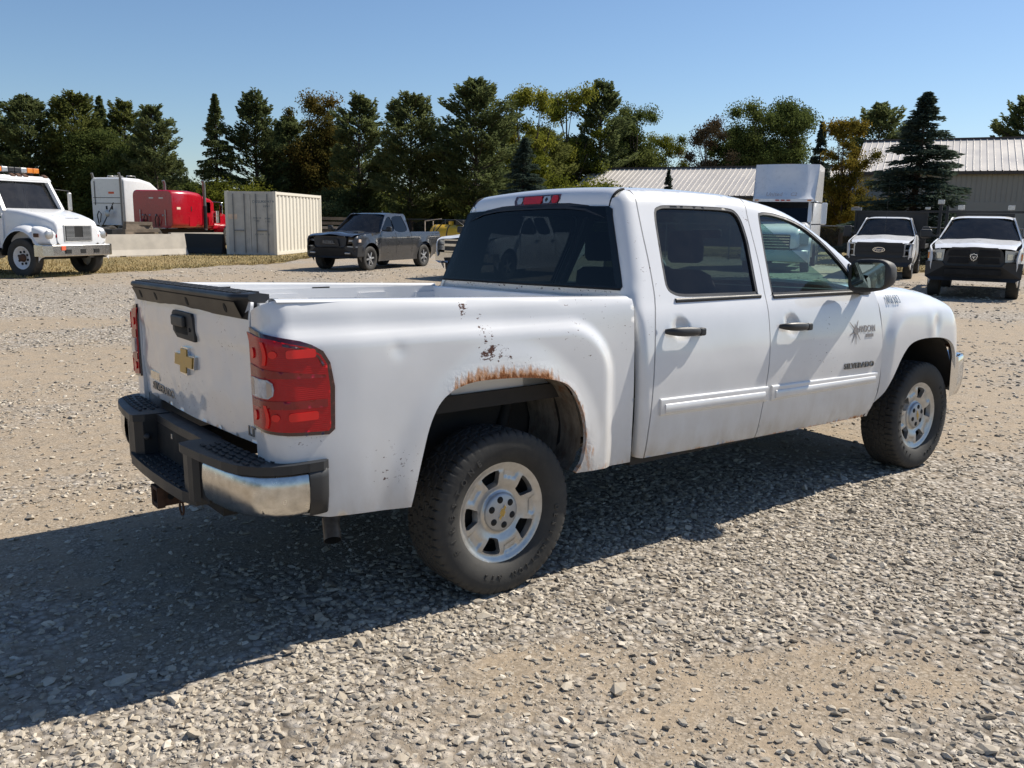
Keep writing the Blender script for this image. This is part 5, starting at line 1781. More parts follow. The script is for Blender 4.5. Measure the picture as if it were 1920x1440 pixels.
fb = MB().box(-1.3, 1.5, -1.2, 1.2, .95, 1.08).build('flat_bed', 'black_metal', fd_)
hb_ = MB().box(1.42, 1.50, -1.16, 1.16, 1.08, 2.22)
hb_ = hb_.build('headboard', 'black_metal', fd_)
for s in (-1, 1):
    MB().bar((1.50, s * 1.17, 1.08), (1.50, s * 1.17, 2.30), .07, .07).build('rack_post', 'black_metal', fd_)
    MB().box(1.44, 1.62, s * 1.09, s * 1.25, 2.30, 2.38, .01).build('work_light', 'pale_timber' if s < 0 else 'aluminium', fd_)
MB().box(1.42, 1.55, -1.2, 1.2, 2.18, 2.25).build('rack_bar', 'black_metal', fd_)
MB().box(1.38, 1.62, -1.34, -1.0, 2.25, 2.36).build('wire_basket', 'galvanised', fd_)
MB().tube([(3.6, .02, 1.5), (3.66, .03, 2.4), (3.70, .04, 3.3)], [.006, .004, .002], 5).build('whip_aerial', 'black_metal', fd_)

# --- white work truck with the crosshair grille
hq = Vector((-.925, -.38, 0))
lq = Vector((.38, -.925, 0))
p1 = pix(1905, 561)
rt = empty('work_truck', (0, 0, 0), heading(hq.x, hq.y), 'white work truck with black crosshair grille and ladder rack posts', 'truck')
info = bg_pickup(rt, dict(wb=3.8, paint='white_paint', R=.41, hw=1.02, belt=1.41, roof=1.99, sill=.55, fo=.96, ro=1.2, cab=(1.35, 2.95), hood=1.285, nosez=1.05, boxtop=1.40,
    seams=(1.5, 2.98), handles=(1.65,), ws_top=2.25, bulge=.03,
    windows=[spline([(1.65, 1.47), (2.75, 1.46), (2.40, 1.76), (2.25, 1.83), (1.68, 1.84)], 4, True)],
    rim=.24, rim_mat='silver_paint', spokes=0, tw=.28, mirror=(.14, .11, .1)))
nx = info['nose']
rt.location = Vector((p1.x, p1.y, 0)) - hq * 3.8 - lq * .97
frontal(rt, 'grille', [(-.62, .80), (.62, .80), (.66, .90), (.60, 1.14), (.48, 1.235), (-.48, 1.235), (-.60, 1.14), (-.66, .90)], 'black_plastic', nx - .2, nx + .05, .14)
for ya, yb_ in ((-.56, -.10), (.10, .56)):
    for za, zb_ in ((.86, .99), (1.03, 1.17)):
        frontal(rt, 'grille_opening', [(ya, za), (yb_, za), (yb_ * .94, zb_), (ya * .94, zb_)], 'black_gap', nx - .1, nx + .054, .14)
sh = [(-.075, 1.08), (-.085, 1.03), (-.06, .95), (0, .915), (.06, .95), (.085, 1.03), (.075, 1.08), (0, 1.095)]
frontal(rt, 'emblem', sh, 'chrome', nx, nx + .075, 0)
frontal(rt, 'emblem_face', [(a * .72, 1.015 + (b_ - 1.015) * .72) for a, b_ in sh], 'black_metal', nx, nx + .079, 0)
frontal(rt, 'emblem_head', [(-.045, 1.055), (-.02, .99), (0, .96), (.02, .99), (.045, 1.055), (.018, 1.03), (-.018, 1.03)], 'chrome', nx, nx + .084, 0)
for s in (-1, 1):
    q = [(.66, .90), (1.0, .92), (1.02, 1.14), (.64, 1.18)]
    frontal(rt, 'headlamp', q if s > 0 else mirrored(q), 'aluminium', nx - .3, nx + .0, .20)
    for y0_ in (.70, .84):
        q = [(y0_, .96), (y0_ + .11, .965), (y0_ + .11, 1.09), (y0_, 1.10)]
        frontal(rt, 'lamp_bowl', q if s > 0 else mirrored(q), 'dull_chrome', nx - .1, nx + .012, .20)
    q = [(.96, .95), (1.01, .95), (1.01, 1.10), (.96, 1.10)]
    frontal(rt, 'marker_lamp', q if s > 0 else mirrored(q), 'amber', nx - .2, nx + .010, .20)
frontal(rt, 'front_bumper', [(-1.03, .52), (-.9, .44), (.9, .44), (1.03, .52), (1.04, .88), (.68, .90), (.60, .80), (-.60, .80), (-.68, .90), (-1.04, .88)], 'black_plastic', nx - .3, nx + .15, .20)
frontal(rt, 'bumper_opening', [(-.62, .60), (.62, .60), (.60, .72), (-.60, .72)], 'black_gap', nx, nx + .154, .20)
for s in (-1, 1):
    MB().bar((1.25, s * 1.10, .95), (1.25, s * 1.10, 2.32), .08, .08).build('rack_post', 'black_metal', rt)
    MB().bar((-1.1, s * 1.10, .95), (-1.1, s * 1.10, 2.32), .08, .08).build('rack_post', 'black_metal', rt)
    MB().box(1.2, 1.32, s * 1.02, s * 1.18, 2.32, 2.44, .01).build('work_light', 'aluminium', rt)
    MB().box(1.10, 1.26, s * .52, s * .68, 2.17, 2.30, .01).build('work_light', 'aluminium', rt)
    MB().box(-1.15, 1.3, s * 1.06, s * 1.14, .90, .96).build('rack_rail', 'black_metal', rt)
MB().box(1.20, 1.30, -1.6, 1.6, 2.09, 2.15).build('rack_bar', 'black_metal', rt)
MB().box(1.22, 1.28, -.7, .7, 1.98, 2.08).build('rack_mesh', 'black_metal', rt)
# ------------------------------------------------------------------ heavy trucks
def at(px, D, z=0.0):
    """ground point seen in picture column px at depth D"""
    row = 397.8 + 31.4 * px / 1920              # the horizon's row in that column
    d = CF + CR * ((px - 960) / FPX) - CU * ((row - 720) / FPX)
    p = CAMP + d * D
    return Vector((p.x, p.y, z))

def hull(rings, nm, mat, root, smooth=True):
    return MB().loft(rings, True, True, smooth).build(nm, mat, root)

def rsec(x, hw, z0, z1, r=.12, n=4):
    """rounded-top section across the vehicle at x"""
    return [(x, a, b) for a, b in rrect(-hw, hw, z0, z1, r, n)]

# --- white medium truck with an amber light bar (left edge of the lot)
FL = empty('dump_truck', (0, 0, 0), 0, 'white medium-duty truck with amber roof light bar on the grass', 'truck')
hq = Vector((.533, -.849, 0)).normalized()
lq = Vector((-hq.y, hq.x, 0))
pa, pb = pix(43, 520), pix(171, 512)
mid = (pa + pb) / 2
FL.location = (mid.x, mid.y, 0)
FL.rotation_euler = (0, 0, heading(hq.x, hq.y))
# cab
rings = [[(x, y, z) for y, z in q] for x, q in (
    (-2.45, rrect(-1.02, 1.02, .75, 2.66, .16)), (-1.45, rrect(-1.02, 1.02, .75, 2.70, .16)), (-1.15, rrect(-1.0, 1.0, .75, 2.64, .16)))]
MB().loft(rings[:2], True, False).build('cab_rear', 'white_paint', FL)
MB().add(rings[0], [tuple(range(len(rings[0])))]).build('cab_back_wall', 'white_paint', FL)
MB().add([(-2.40, .9, .8), (-2.40, -.9, .8), (-2.40, -.9, 2.5), (-2.40, .9, 2.5)], [(0, 1, 2, 3)]).build('cab_lining', 'interior', FL)
for s in (-1, 1):
    T = .03 * (1 if s < 0 else -1)
    dp = lambda x, z: (x, s * (1.02 - .10 * max(0, z - 1.7)), z)
    win = spline([(-2.0, 1.78), (-1.02, 1.76), (-1.05, 1.95), (-1.25, 2.42), (-1.95, 2.44)], 4, True)
    mb, uv = sheet([(-2.44, .75), (-.72, .75), (-.70, 1.70), (-1.18, 2.66), (-2.44, 2.66)], [win], dp, .15, T)
    mb.build('cab_side', 'white_paint', FL)
    mb, uv = sheet(offs(win, .01), [], lambda x, z: (x, s * (1.005 - .10 * max(0, z - 1.7)), z), .4, 0)
    mb.build('side_window', 'dark_glass', FL)
    mb = MB()
    strip_quad(mb, (-2.44, s * 1.024, 1.56), (-.72, s * 1.024, 1.56), .05, (0, s, 0))
    mb.build('side_stripe', 'green_stripe', FL)
    mb = MB()
    for a, b2 in (((-2.15, .85), (-2.15, 2.5)), ((-.86, .85), (-.90, 1.72))):
        strip_quad(mb, (a[0], s * (1.026), a[1]), (b2[0], s * (1.026 - .1 * max(0, b2[1] - 1.7)), b2[1]), .02, (0, s, 0))
    mb.build('door_seam', 'black_gap', FL)
    MB().box(-2.05, -1.88, s * 1.02, s * 1.06, 1.48, 1.53).build('door_handle', 'black_plastic', FL)
    # pillar
    MB().bar((-.70, s * .95, 1.72), (-1.17, s * .88, 2.62), .10, .10).build('pillar', 'white_paint', FL)
    # wing over the wheel
    rings = []
    for t in np.linspace(-.15, math.pi * .93, 14):
        c, sn = math.cos(t), math.sin(t)
        rings.append([(.0 + .66 * c, s * y, .55 + .66 * sn * 1.08 + h) for y, h in ((.66, .16), (.9, .13), (1.08, .07), (1.16, .0), (1.17, -.05))])
    MB().loft(rings, False, False).build('wing', 'white_paint', FL)
    rings = [[(-.03 + .64 * math.cos(t), s * y, .55 + .68 * math.sin(t)) for t in np.linspace(-.1, math.pi, 12)] for y in (1.15, .55)]
    MB().loft(rings, False, False).build('wing_liner', 'black_gap', FL)
    hull([[(x, s * y, z) for y, z in rrect(.66, w_, .86, zt, .10, 3)] for x, w_, zt in ((.45, 1.14, 1.34), (.62, 1.12, 1.30), (.76, 1.0, 1.22), (.80, .9, 1.15))], 'wing_nose', 'white_paint', FL)
    MB().lathe([(0, .02), (.10, .015), (.13, 0), (.15, -.02)], lambda r, h, a: (.79 + h, s * .88 + r * math.cos(a) * .9, 1.12 + r * math.sin(a)), 18).build('headlamp', 'aluminium', FL)
    MB().lathe([(0, .02), (.055, .012), (.06, -.02)], lambda r, h, a: (.80 + h, s * .66 + r * math.cos(a), 1.09 + r * math.sin(a)), 14).build('turn_lamp', 'lamp_lens_red', FL)
    MB().box(.50, .68, s * 1.125, s * 1.15, 1.06, 1.16, .02).build('side_marker', 'rusty_steel', FL)
    # mirror
    m_ = MB().box(-.95, -.88, s * 1.36, s * 1.48, 1.75, 2.28, .03).build('mirror', 'aluminium', FL)
    MB().tube([(-1.0, s * 1.0, 2.35), (-.92, s * 1.42, 2.32), (-.92, s * 1.42, 1.70), (-.9, s * 1.0, 1.62)], .014, 6).build('mirror_bracket', 'black_metal', FL)
# windscreen
rings = []
for t in np.linspace(0, 1, 4):
    x, z, w_ = -1.16 + .45 * t, 2.56 - .84 * t, .84 + .08 * t
    rings.append([(x - .06 * (y / w_) ** 2, y, z) for y in np.linspace(-w_, w_, 9)])
MB().loft(rings, False, False).build('windscreen', 'cab_glass', FL)
hull([[(x, y, z) for y, z in rrect(-.97, .97, 2.53, zt, .05, 2)] for x, zt in ((-1.30, 2.70), (-1.16, 2.69), (-1.08, 2.62))], 'roof_front', 'white_paint', FL)
MB().box(-1.2, -.70, -.98, .98, .80, 1.72).build('firewall', 'white_paint', FL)
for y in (-.35, .25):
    MB().bar((-.80, y, 1.74), (-.84, y + .55, 1.80), .02, .02).build('wiper', 'black_metal', FL)
for y in (-.45, .45):
    MB().box(-2.1, -1.95, y - .25, y + .25, 1.3, 2.1, .06).build('seat', 'interior', FL)
# hood: high at the scuttle, falling to the grille
rings = []
for x, w_, zt in ((-.70, .96, 1.80), (-.3, .90, 1.76), (.2, .82, 1.66), (.55, .75, 1.57), (.74, .71, 1.50), (.80, .69, 1.42), (.82, .68, 1.30)):
    rings.append([(x, a, b_) for a, b_ in rrect(-w_, w_, .86, zt, .13, 4)])
hull(rings, 'hood', 'white_paint', FL)
gr = MB().box(.80, .835, -.47, .47, .94, 1.38, .01).build('grille_surround', 'aluminium', FL)
MB().box(.82, .842, -.42, .42, .97, 1.35).build('grille_opening', 'black_gap', FL)
for k in range(9):
    z = 1.06 + .033 * k
    for y0, y1 in ((-.41, -.14), (.14, .41)):
        MB().box(.835, .852, y0, y1, z, z + .013).build('grille_slat', 'aluminium', FL)
for k in range(3):
    MB().box(.835, .852, -.41, .41, .985 + .028 * k, .998 + .028 * k).build('grille_slat', 'aluminium', FL)
sign('hood_lettering', 'FREIGHTLINER', 'silver_paint', FL, frame((.66, 0, 1.558), (0, 1, 0), (-.9, 0, .4)), .07, .004)
pl_ = [(.62, -1.17), (.80, -1.15), (.93, -.95), (.96, 0), (.93, .95), (.80, 1.15), (.62, 1.17)]
MB().loft([[(x + dx, y, z) for dx, z in ((0, .86), (.01, .84), (.01, .58), (0, .56), (-.10, .56), (-.10, .86))] for x, y in pl_], True, True, False).build('front_bumper', 'dull_chrome', FL)
for y in (-.48, 0, .46):
    MB().box(.95, .975, y - .09, y + .09, .63, .74).build('tow_opening', 'black_gap', FL)
MB().box(.86, .965, -.70, -.56, .72, .84).build('orange_tag', 'orange_sticker', FL)
# light bar and marker lamps
for k, mt in enumerate(('amber', 'amber', 'clear_lens', 'black_metal', 'black_metal', 'clear_lens', 'amber', 'amber')):
    y = -.80 + .20 * k
    MB().box(-1.62, -1.30, y, y + .195, 2.78, 2.92, .02).build('light_bar_module', mt if mt != 'clear_lens' else 'silver_paint', FL)
for y in (-.6, .6):
    MB().box(-1.55, -1.35, y - .03, y + .03, 2.68, 2.79).build('light_bar_foot', 'black_metal', FL)
for y in (-.85, -.2, 0, .2, .85):
    hull([[(x, y + a, b_) for a, b_ in rrect(-.07, .07, 2.66, 2.66 + h, .02, 2)] for x, h in ((-1.32, .05), (-1.22, .09), (-1.12, .04))], 'marker_lamp', 'rusty_steel', FL)
MB().tube([(-2.2, -.2 + .22 * math.cos(t), 2.88 + .16 * math.sin(t)) for t in np.linspace(0, 2 * math.pi, 12)], .03, 6).build('beacon_guard', 'rusty_steel', FL)
# chassis, steps, body behind
MB().box(-7.0, .70, -.43, .43, .62, .88).build('chassis', 'black_metal', FL)
MB().box(-2.4, -.95, -1.05, -.80, .55, .75).build('step', 'aluminium', FL)
MB().tube([(-2.3, -.95, .70), (-.95, -.95, .70)], .24, 14).build('fuel_tank', 'aluminium', FL)
MB().tube([(-2.3, .95, .70), (-.95, .95, .70)], .24, 14).build('fuel_tank', 'aluminium', FL)
MB().box(-6.8, -2.7, -1.2, 1.2, 1.0, 2.2).build('dump_body', 'white_paint', FL)
for x in np.linspace(-6.6, -2.9, 6):
    MB().box(x, x + .1, -1.26, 1.26, 1.0, 2.2).build('body_rib', 'white_paint', FL)
MB().tube([(0, -1, .51), (0, 1, .51)], .07, 8).build('front_axle', 'black_metal', FL)
MB().box(-.3, .3, -.8, .8, .60, .66).build('spring', 'black_metal', FL)
pw = spoked_wheel(.515, .28, .30, 'white_paint', 0)
k = 0
for x, ys in ((0, (1.0,)), (-4.9, (.98, .68))):
    for s in (-1, 1):
        for y in ys:
            w = pw if k == 0 else copy_tree(pw)
            k += 1
            w.parent = FL
            w.location = (x, s * y, .51)
            w.rotation_euler = (0, .5 * k, math.pi if s < 0 else 0)

# --- road tractors parked behind the barriers
def chassis(root, x0, x1, Rw=.52):
    MB().box(x0, x1, -.43, .43, .65, .95).build('chassis', 'black_metal', root)
    pw = spoked_wheel(Rw, .30, .30, 'aluminium', 0)
    return pw
def put_wheels(root, pw, spots):
    for k, (x, y) in enumerate(spots):
        w = pw if k == 0 else copy_tree(pw)
        w.parent = root
        w.location = (x, y, .515)
        w.rotation_euler = (0, .4 * k, math.pi if y < 0 else 0)

# red one: back of the sleeper at x = 0, nose towards +X
hr = Vector((.80, .60, 0)).normalized()
lr = Vector((-hr.y, hr.x, 0))
RD = empty('road_tractor', (0, 0, 0), heading(hr.x, hr.y), 'red road tractor with long sleeper parked behind concrete barriers', 'tractor unit')
# its right-hand rear corner shows at column 331
c_ = at(324, 45.2)
o_ = c_ + lr * 1.22
RD.location = (o_.x, o_.y, 0)
rings = [[(x, a, b_) for a, b_ in rrect(-w_, w_, 1.02, zt, .26, 5)] for x, w_, zt in ((.0, 1.18, 2.90), (.06, 1.22, 2.96), (1.6, 1.22, 2.96), (2.4, 1.22, 2.90), (2.6, 1.20, 2.86))]
hull(rings, 'sleeper', 'red_paint', RD)
rings = [[(x, a, b_) for a, b_ in rrect(-w_, w_, 1.02, zt, .18, 4)] for x, w_, zt in ((2.6, 1.03, 2.78), (3.0, 1.03, 2.74), (3.7, 1.0, 2.62), (3.95, .97, 2.50))]
hull(rings, 'cab', 'red_paint', RD)
rings = [[(x, a, b_) for a, b_ in rrect(-w_, w_, .9, zt, .12, 4)] for x, w_, zt in ((3.9, .80, 1.98), (5.0, .72, 1.86), (5.7, .66, 1.76), (5.78, .62, 1.66))]
hull(rings, 'hood', 'red_paint', RD)
MB().add([(3.96, -.85, 1.95), (3.96, .85, 1.95), (3.72, .80, 2.50), (3.72, -.80, 2.50)], [(0, 1, 2, 3)]).build('windscreen', 'dark_glass', RD)
for s in (-1, 1):
    MB().box(2.95, 3.55, s * 1.03, s * 1.04, 1.85, 2.42, .004).build('side_window', 'dark_glass', RD)
    MB().tube([(2.72, s * 1.26, .9), (2.72, s * 1.26, 3.38), (2.62, s * 1.26, 3.55)], .085, 12).build('exhaust_stack', 'galvanised', RD)
    MB().tube([(2.72, s * 1.26, 1.0), (2.72, s * 1.26, 2.2)], .105, 12).build('stack_shield', 'black_metal', RD)
    MB().tube([(4.15, s * 1.02, 1.28), (4.15, s * 1.02, 1.95)], .17, 14).build('air_cleaner', 'chrome', RD)
    MB().tube([(3.75, s * 1.02, 2.45), (3.85, s * 1.55, 2.42), (3.85, s * 1.55, 1.70), (3.85, s * 1.02, 1.65)], .018, 6).build('mirror_bracket', 'chrome', RD)
    MB().box(3.82, 3.88, s * 1.44, s * 1.62, 1.78, 2.30, .02).build('mirror', 'chrome', RD)
    rings = [[(5.0 + .64 * math.cos(t), s * y, .52 + .72 * math.sin(t)) for y in (.62, 1.05, 1.20)] for t in np.linspace(-.25, math.pi + .1, 14)]
    MB().loft(rings, False, False).build('wing', 'red_paint', RD)
    MB().box(5.3, 5.7, s * .85, s * 1.1, .95, 1.2, .05).build('headlamp', 'aluminium', RD)
    MB().box(1.55, 1.60, s * 1.225, s * 1.235, 1.9, 2.15).build('vent_window', 'black_gap', RD)
    b_ = MB().prism(rrect(1.35, 1.95, 1.10, 1.66, .06, 3), lambda a, b, t: (a, s * t, b), 1.215, 1.235).build('locker_door', 'red_paint', RD)
    MB().box(.9 - .55, .9 - .25, s * 1.222, s * 1.230, 1.98, 2.10).build('pale_tag', 'pale_sticker', RD)
# rear face fittings: tags, hoses, extinguisher, grab handles
for y in (-.55, .05):
    MB().box(-.014, .0, y - .13, y + .13, 2.52, 2.58).build('reflector_tag', 'aluminium', RD)
for y0 in (-.35, .35):
    MB().tube([(-.05, y0 - .05, 1.10), (-.12, y0 - .12, 1.5), (-.15, y0, 1.72), (-.12, y0 + .14, 1.45), (-.08, y0 + .12, 1.08)], .025, 6).build('air_hose', 'black_metal', RD)
for y0 in (.75, -.8):
    MB().tube([(-.05, y0, 1.15), (-.05, y0, 1.95)], .02, 6).build('grab_handle', 'aluminium', RD)
MB().tube([(-.10, .62, 1.10), (-.10, .62, 1.42), (-.10, .62, 1.46)], [.075, .075, .02], 10).build('extinguisher', 'red_paint', RD)
for y in (-.62, -.2, .2, .62):
    MB().lathe([(0, .03), (.05, .02), (.055, 0)], lambda r, h, a: (-.005 - h, y + r * math.cos(a), 1.66 + r * math.sin(a)), 10).build('deck_lamp', 'aluminium', RD)
pw = chassis(RD, -3.6, 5.6)
put_wheels(RD, pw, [(5.0, 1.02), (5.0, -1.02), (-1.2, .95), (-1.2, -.95), (-2.55, .95), (-2.55, -.95)])
MB().tube([(-1.9, 0, 1.0), (-1.9, 0, 1.12)], .5, 20).build('fifth_wheel', 'black_metal', RD)
MB().box(-.9, 0, -.5, .5, .95, 1.02).build('deck_plate', 'aluminium', RD)

# white one beyond it
WS = empty('road_tractor', (0, 0, 0), heading(.83, .56), 'white high-roof road tractor parked behind the red one', 'tractor unit')
hr = Vector((.83, .56, 0)).normalized()
lr = Vector((-hr.y, hr.x, 0))
c_ = at(236, 51.0)
o_ = c_ + lr * 1.22
WS.location = (o_.x, o_.y, 0)
rings = [[(x, a, b_) for a, b_ in rrect(-w_, w_, 1.05, zt, .22, 5)] for x, w_, zt in ((.0, 1.2, 3.72), (.08, 1.23, 3.80), (1.4, 1.23, 3.78), (2.3, 1.2, 3.62), (3.1, 1.1, 3.2), (3.9, 1.05, 2.75))]
hull(rings, 'sleeper', 'white_paint', WS)
rings = [[(x, a, b_) for a, b_ in rrect(-w_, w_, .9, zt, .12, 4)] for x, w_, zt in ((3.85, 1.05, 1.95), (4.8, .95, 1.80), (5.5, .85, 1.6), (5.6, .8, 1.4))]
hull(rings, 'hood', 'white_paint', WS)
for s in (-1, 1):
    MB().tube([(.1 if s > 0 else -.14, s * 1.1, 1.0), (.1 if s > 0 else -.14, s * 1.1, 3.75), (.0 if s > 0 else -.24, s * 1.1, 4.05)], .075, 10).build('exhaust_stack', 'galvanised', WS)
    MB().box(2.7, 3.5, s * 1.09, s * 1.12, 1.9, 2.6).build('side_window', 'dark_glass', WS)
    MB().box(.5, 4.4, s * 1.1, s * 1.24, .45, 1.05).build('side_fairing', 'white_paint', WS)
for z, d_ in ((2.62, .012), (2.30, .010)):
    MB().box(-d_, .0, -1.1, 1.1, z, z + .03).build('panel_joint', 'black_gap', WS)
for y in (-.25, .15):
    MB().box(-.014, .0, y - .06, y + .06, 1.95, 2.15).build('rear_vent', 'black_gap', WS)
MB().box(-.015, .0, -.45, -.05, 2.86, 2.98).build('orange_tag', 'orange_sticker', WS)
MB().tube([(-.03, .95, 2.2), (-.03, .95, 3.6)], .02, 6).build('grab_handle', 'black_metal', WS)
MB().tube([(-.2, .5, 1.2), (-.25, .35, 1.7), (-.22, .55, 1.85), (-.2, .7, 1.6), (-.15, .65, 1.1)], .03, 6).build('air_hose', 'black_metal', WS)
MB().bar((-.25, .3, 1.0), (-.25, -.6, 2.35), .04, .04).build('hose_pole', 'black_metal', WS)
MB().lathe([(0, .02), (.16, .015), (.18, 0)], lambda r, h, a: (-.30 - h, -.15 + r * math.cos(a), 1.72 + r * math.sin(a) * 1.2), 16).build('round_mirror', 'silver_paint', WS)
for y in (-.9, 0, .5):
    MB().tube([(.6, y, 3.78), (.6, y, 3.92), (1.3, y, 3.92), (1.3, y, 3.78)], .02, 6).build('roof_rail', 'aluminium', WS)
pw = chassis(WS, -3.2, 5.4)
put_wheels(WS, pw, [(4.7, 1.0), (4.7, -1.0), (-1.0, .95), (-1.0, -.95), (-2.3, .95), (-2.3, -.95)])
# dead timber heap between them
tg_ = at(255, 42.5)
mb = MB()
mb.loft([[(x, a * w_, .3 + b_ * h) for a, b_ in rrect(-.35, .35, 0, .55, .15, 3)] for x, w_, h in ((-1.2, .4, .5), (-.6, 1, 1.0), (.3, 1.1, 1.1), (1.2, .9, .9), (1.5, .3, .6))])

# white tractor with the tall roof fairing, nose towards the camera
wv = (CAMP - at(1478, 31)).normalized()
hv = Vector((-.86, -.51, 0)).normalized()
lv = Vector((-hv.y, hv.x, 0))
VS = empty('road_tractor', (0, 0, 0), heading(hv.x, hv.y), 'white road tractor with tall roof fairing facing the lot', 'tractor unit')
c_ = at(1467, 33.4)
VS.location = (c_.x, c_.y, 0)
# origin under the windscreen; nose towards +X
rings = []
for t in np.linspace(0, 1, 9):
    z = 2.62 + 1.36 * t
    xf = .55 - .80 * t ** .8
    w_ = 1.13 + .05 * t
    rings.append([(xf - .30 * abs(a) ** 2.6 + .10 * math.sin(math.pi * t) * math.exp(-((abs(a) - .62) / .16) ** 2) - .14 * math.sin(math.pi * min(1, t * 1.15)) * math.exp(-(a / .52) ** 2), a * w_, z) for a in np.linspace(-1, 1, 25)])
MB().loft(rings, False, False).build('roof_fairing', 'white_paint', VS)
for s in (-1, 1):
    MB().add([(.28, s * 1.13, 2.60), (-2.9, s * 1.24, 2.60), (-2.9, s * 1.24, 3.98), (-.55, s * 1.18, 3.98), (-.3, s * 1.165, 3.5)], [(0, 1, 2, 3, 4)]).build('fairing_side', 'white_paint', VS)
MB().add([(-.25, 0, 3.99), (-.55, -1.18, 3.975), (-2.9, -1.24, 3.975), (-2.9, 1.24, 3.975), (-.55, 1.18, 3.975)], [(0, 1, 2, 3, 4)]).build('fairing_top', 'white_paint', VS)
rings = [[(x, a, b_) for a, b_ in rrect(-w_, w_, 1.0, zt, .10, 3)] for x, w_, zt in ((-3.0, 1.24, 2.62), (-.6, 1.22, 2.62), (-.35, 1.12, 2.62), (-.1, 1.08, 2.62))]
hull(rings, 'cab', 'white_paint', VS)
for s in (-1, 1):
    MB().bar((.62, s * 1.0, 1.80), (.24, s * .98, 2.62), .13, .10).build('pillar', 'white_paint', VS)
    MB().add([(-.15, s * 1.085, 1.85), (.55, s * 1.06, 1.85), (.22, s * 1.02, 2.50), (-.15, s * 1.04, 2.52)], [(0, 1, 2, 3)]).build('side_window', 'dark_glass', VS)
    MB().box(-.6, .55, s * 1.03, s * 1.075, 1.0, 1.86).build('door', 'white_paint', VS)
    m_ = MB().box(.50, .62, s * 1.40, s * 1.60, 1.72, 2.52, .04).build('mirror', 'white_paint', VS)
    MB().box(.49, .505, s * 1.43, s * 1.58, 1.78, 2.46).build('mirror_glass', 'mirror_glass', m_)
    MB().bar((.35, s * 1.02, 2.55), (.56, s * 1.48, 2.50), .04, .04).build('mirror_arm', 'black_metal', VS)
    MB().bar((.45, s * 1.05, 1.72), (.56, s * 1.48, 1.74), .04, .04).build('mirror_arm', 'black_metal', VS)
    rings = [[(1.55 + .66 * math.cos(t), s * y, .52 + .74 * math.sin(t)) for y in (.60, 1.05, 1.21)] for t in np.linspace(-.2, math.pi, 14)]
    MB().loft(rings, False, False).build('wing', 'white_paint', VS)
    q = [(.72, 1.02), (1.12, 1.0), (1.14, 1.38), (.80, 1.42)]
    MB().prism(q if s > 0 else mirrored(q), lambda a, b, t: (t - .45 * max(0, abs(a) - .7), a, b), 2.0, 2.34).build('headlamp', 'aluminium', VS)
hull([[(.55 - x, y, z) for y, z in rrect(-1.10, 1.10, 2.55, 2.66, .03, 2)] for x in (0, .5)], 'visor', 'white_paint', VS)
MB().add([(.66, -.96, 1.80), (.66, .96, 1.80), (.28, .93, 2.56), (.28, -.93, 2.56)], [(0, 1, 2, 3)]).build('windscreen', 'dark_glass', VS)
rings = [[(x, a, b_) for a, b_ in rrect(-w_, w_, .85, zt, .18, 5)] for x, w_, zt in ((.55, 1.05, 1.82), (1.1, .98, 1.76), (1.8, .90, 1.66), (2.25, .84, 1.52), (2.42, .78, 1.30), (2.44, .74, 1.2))]
hull(rings, 'hood', 'white_paint', VS)
g_ = MB().box(2.40, 2.47, -.52, .52, .72, 1.36, .03).build('grille', 'black_plastic', VS)
for k in range(6):
    MB().box(2.46, 2.485, -.50, .50, .78 + .10 * k, .81 + .10 * k).build('grille_slat', 'chrome', VS)
MB().loft([[(x + dx, y, z) for dx, z in ((0, .80), (.02, .78), (.02, .42), (0, .40), (-.15, .40), (-.15, .80))] for x, y in ((2.0, -1.2), (2.35, -1.1), (2.52, -.6), (2.55, 0), (2.52, .6), (2.35, 1.1), (2.0, 1.2))], True, True).build('front_bumper', 'white_paint', VS)
for y in (-.95, -.2, 0, .2, .95):
    MB().box(.56, .60, y - .07, y + .07, 2.585, 2.625, .01).build('marker_lamp', 'lamp_lens_red' if abs(y) < .5 else 'amber', VS)
p0 = Vector((.60, .18, 2.80))
plain('faint_lettering', (0.50, 0.46, 0.44), 0.5)
sign('fairing_lettering', 'United', 'faint_lettering', VS, frame((.512, .10 - .42, 2.83), (-.02, 1, 0), (-.55, 0, 1)), .22, .006, bold=.004, shear=.2)
sign('fairing_lettering', 'C2', 'faint_lettering', VS, frame((.505, .38, 2.83), (-.10, 1, 0), (-.55, 0, 1)), .20, .006, bold=.003, shear=.2)
pw = chassis(VS, -6.0, 2.3)
put_wheels(VS, pw, [(1.55, 1.02), (1.55, -1.02), (-4.0, .95), (-4.0, -.95), (-5.3, .95), (-5.3, -.95)])
# ------------------------------------------------------------------ container, barriers, tank, fence, buildings
m, nt, b = nodemat('container_paint')
f = noise(nt, 1.3, 5, .6)
c = mixc(nt, f, (0.66, 0.62, 0.53), (0.74, 0.70, 0.61))
st_ = noise(nt, 6, 6, .7, scaled(nt, 2.0, 2.0, .35))
nt.links.new(mixc(nt, ramp(nt, st_, [(0.62, 0), (0.74, .8)]), c, (0.30, 0.17, 0.08)), b.inputs['Base Color'])
b.inputs['Roughness'].default_value = 0.55
plain('shaded_door_paint', (0.52, 0.50, 0.46), 0.6, var=0.12, scale=3)  # greyer than the sides: the doors' shade is put into the colour
hs = Vector((.686, .7226, 0)).normalized()       # along its long side
hd_ = Vector((-hs.y, hs.x, 0))                  # across its doors, away from the lit side
c0 = pix(520, 480)
CT = empty('shipping_container', (c0.x, c0.y, 0), heading(hs.x, hs.y), 'cream corrugated shipping container with shade-grey doors facing the lot', 'container')
L_, W_, H_ = 6.06, 2.28, 2.75
mb = MB()
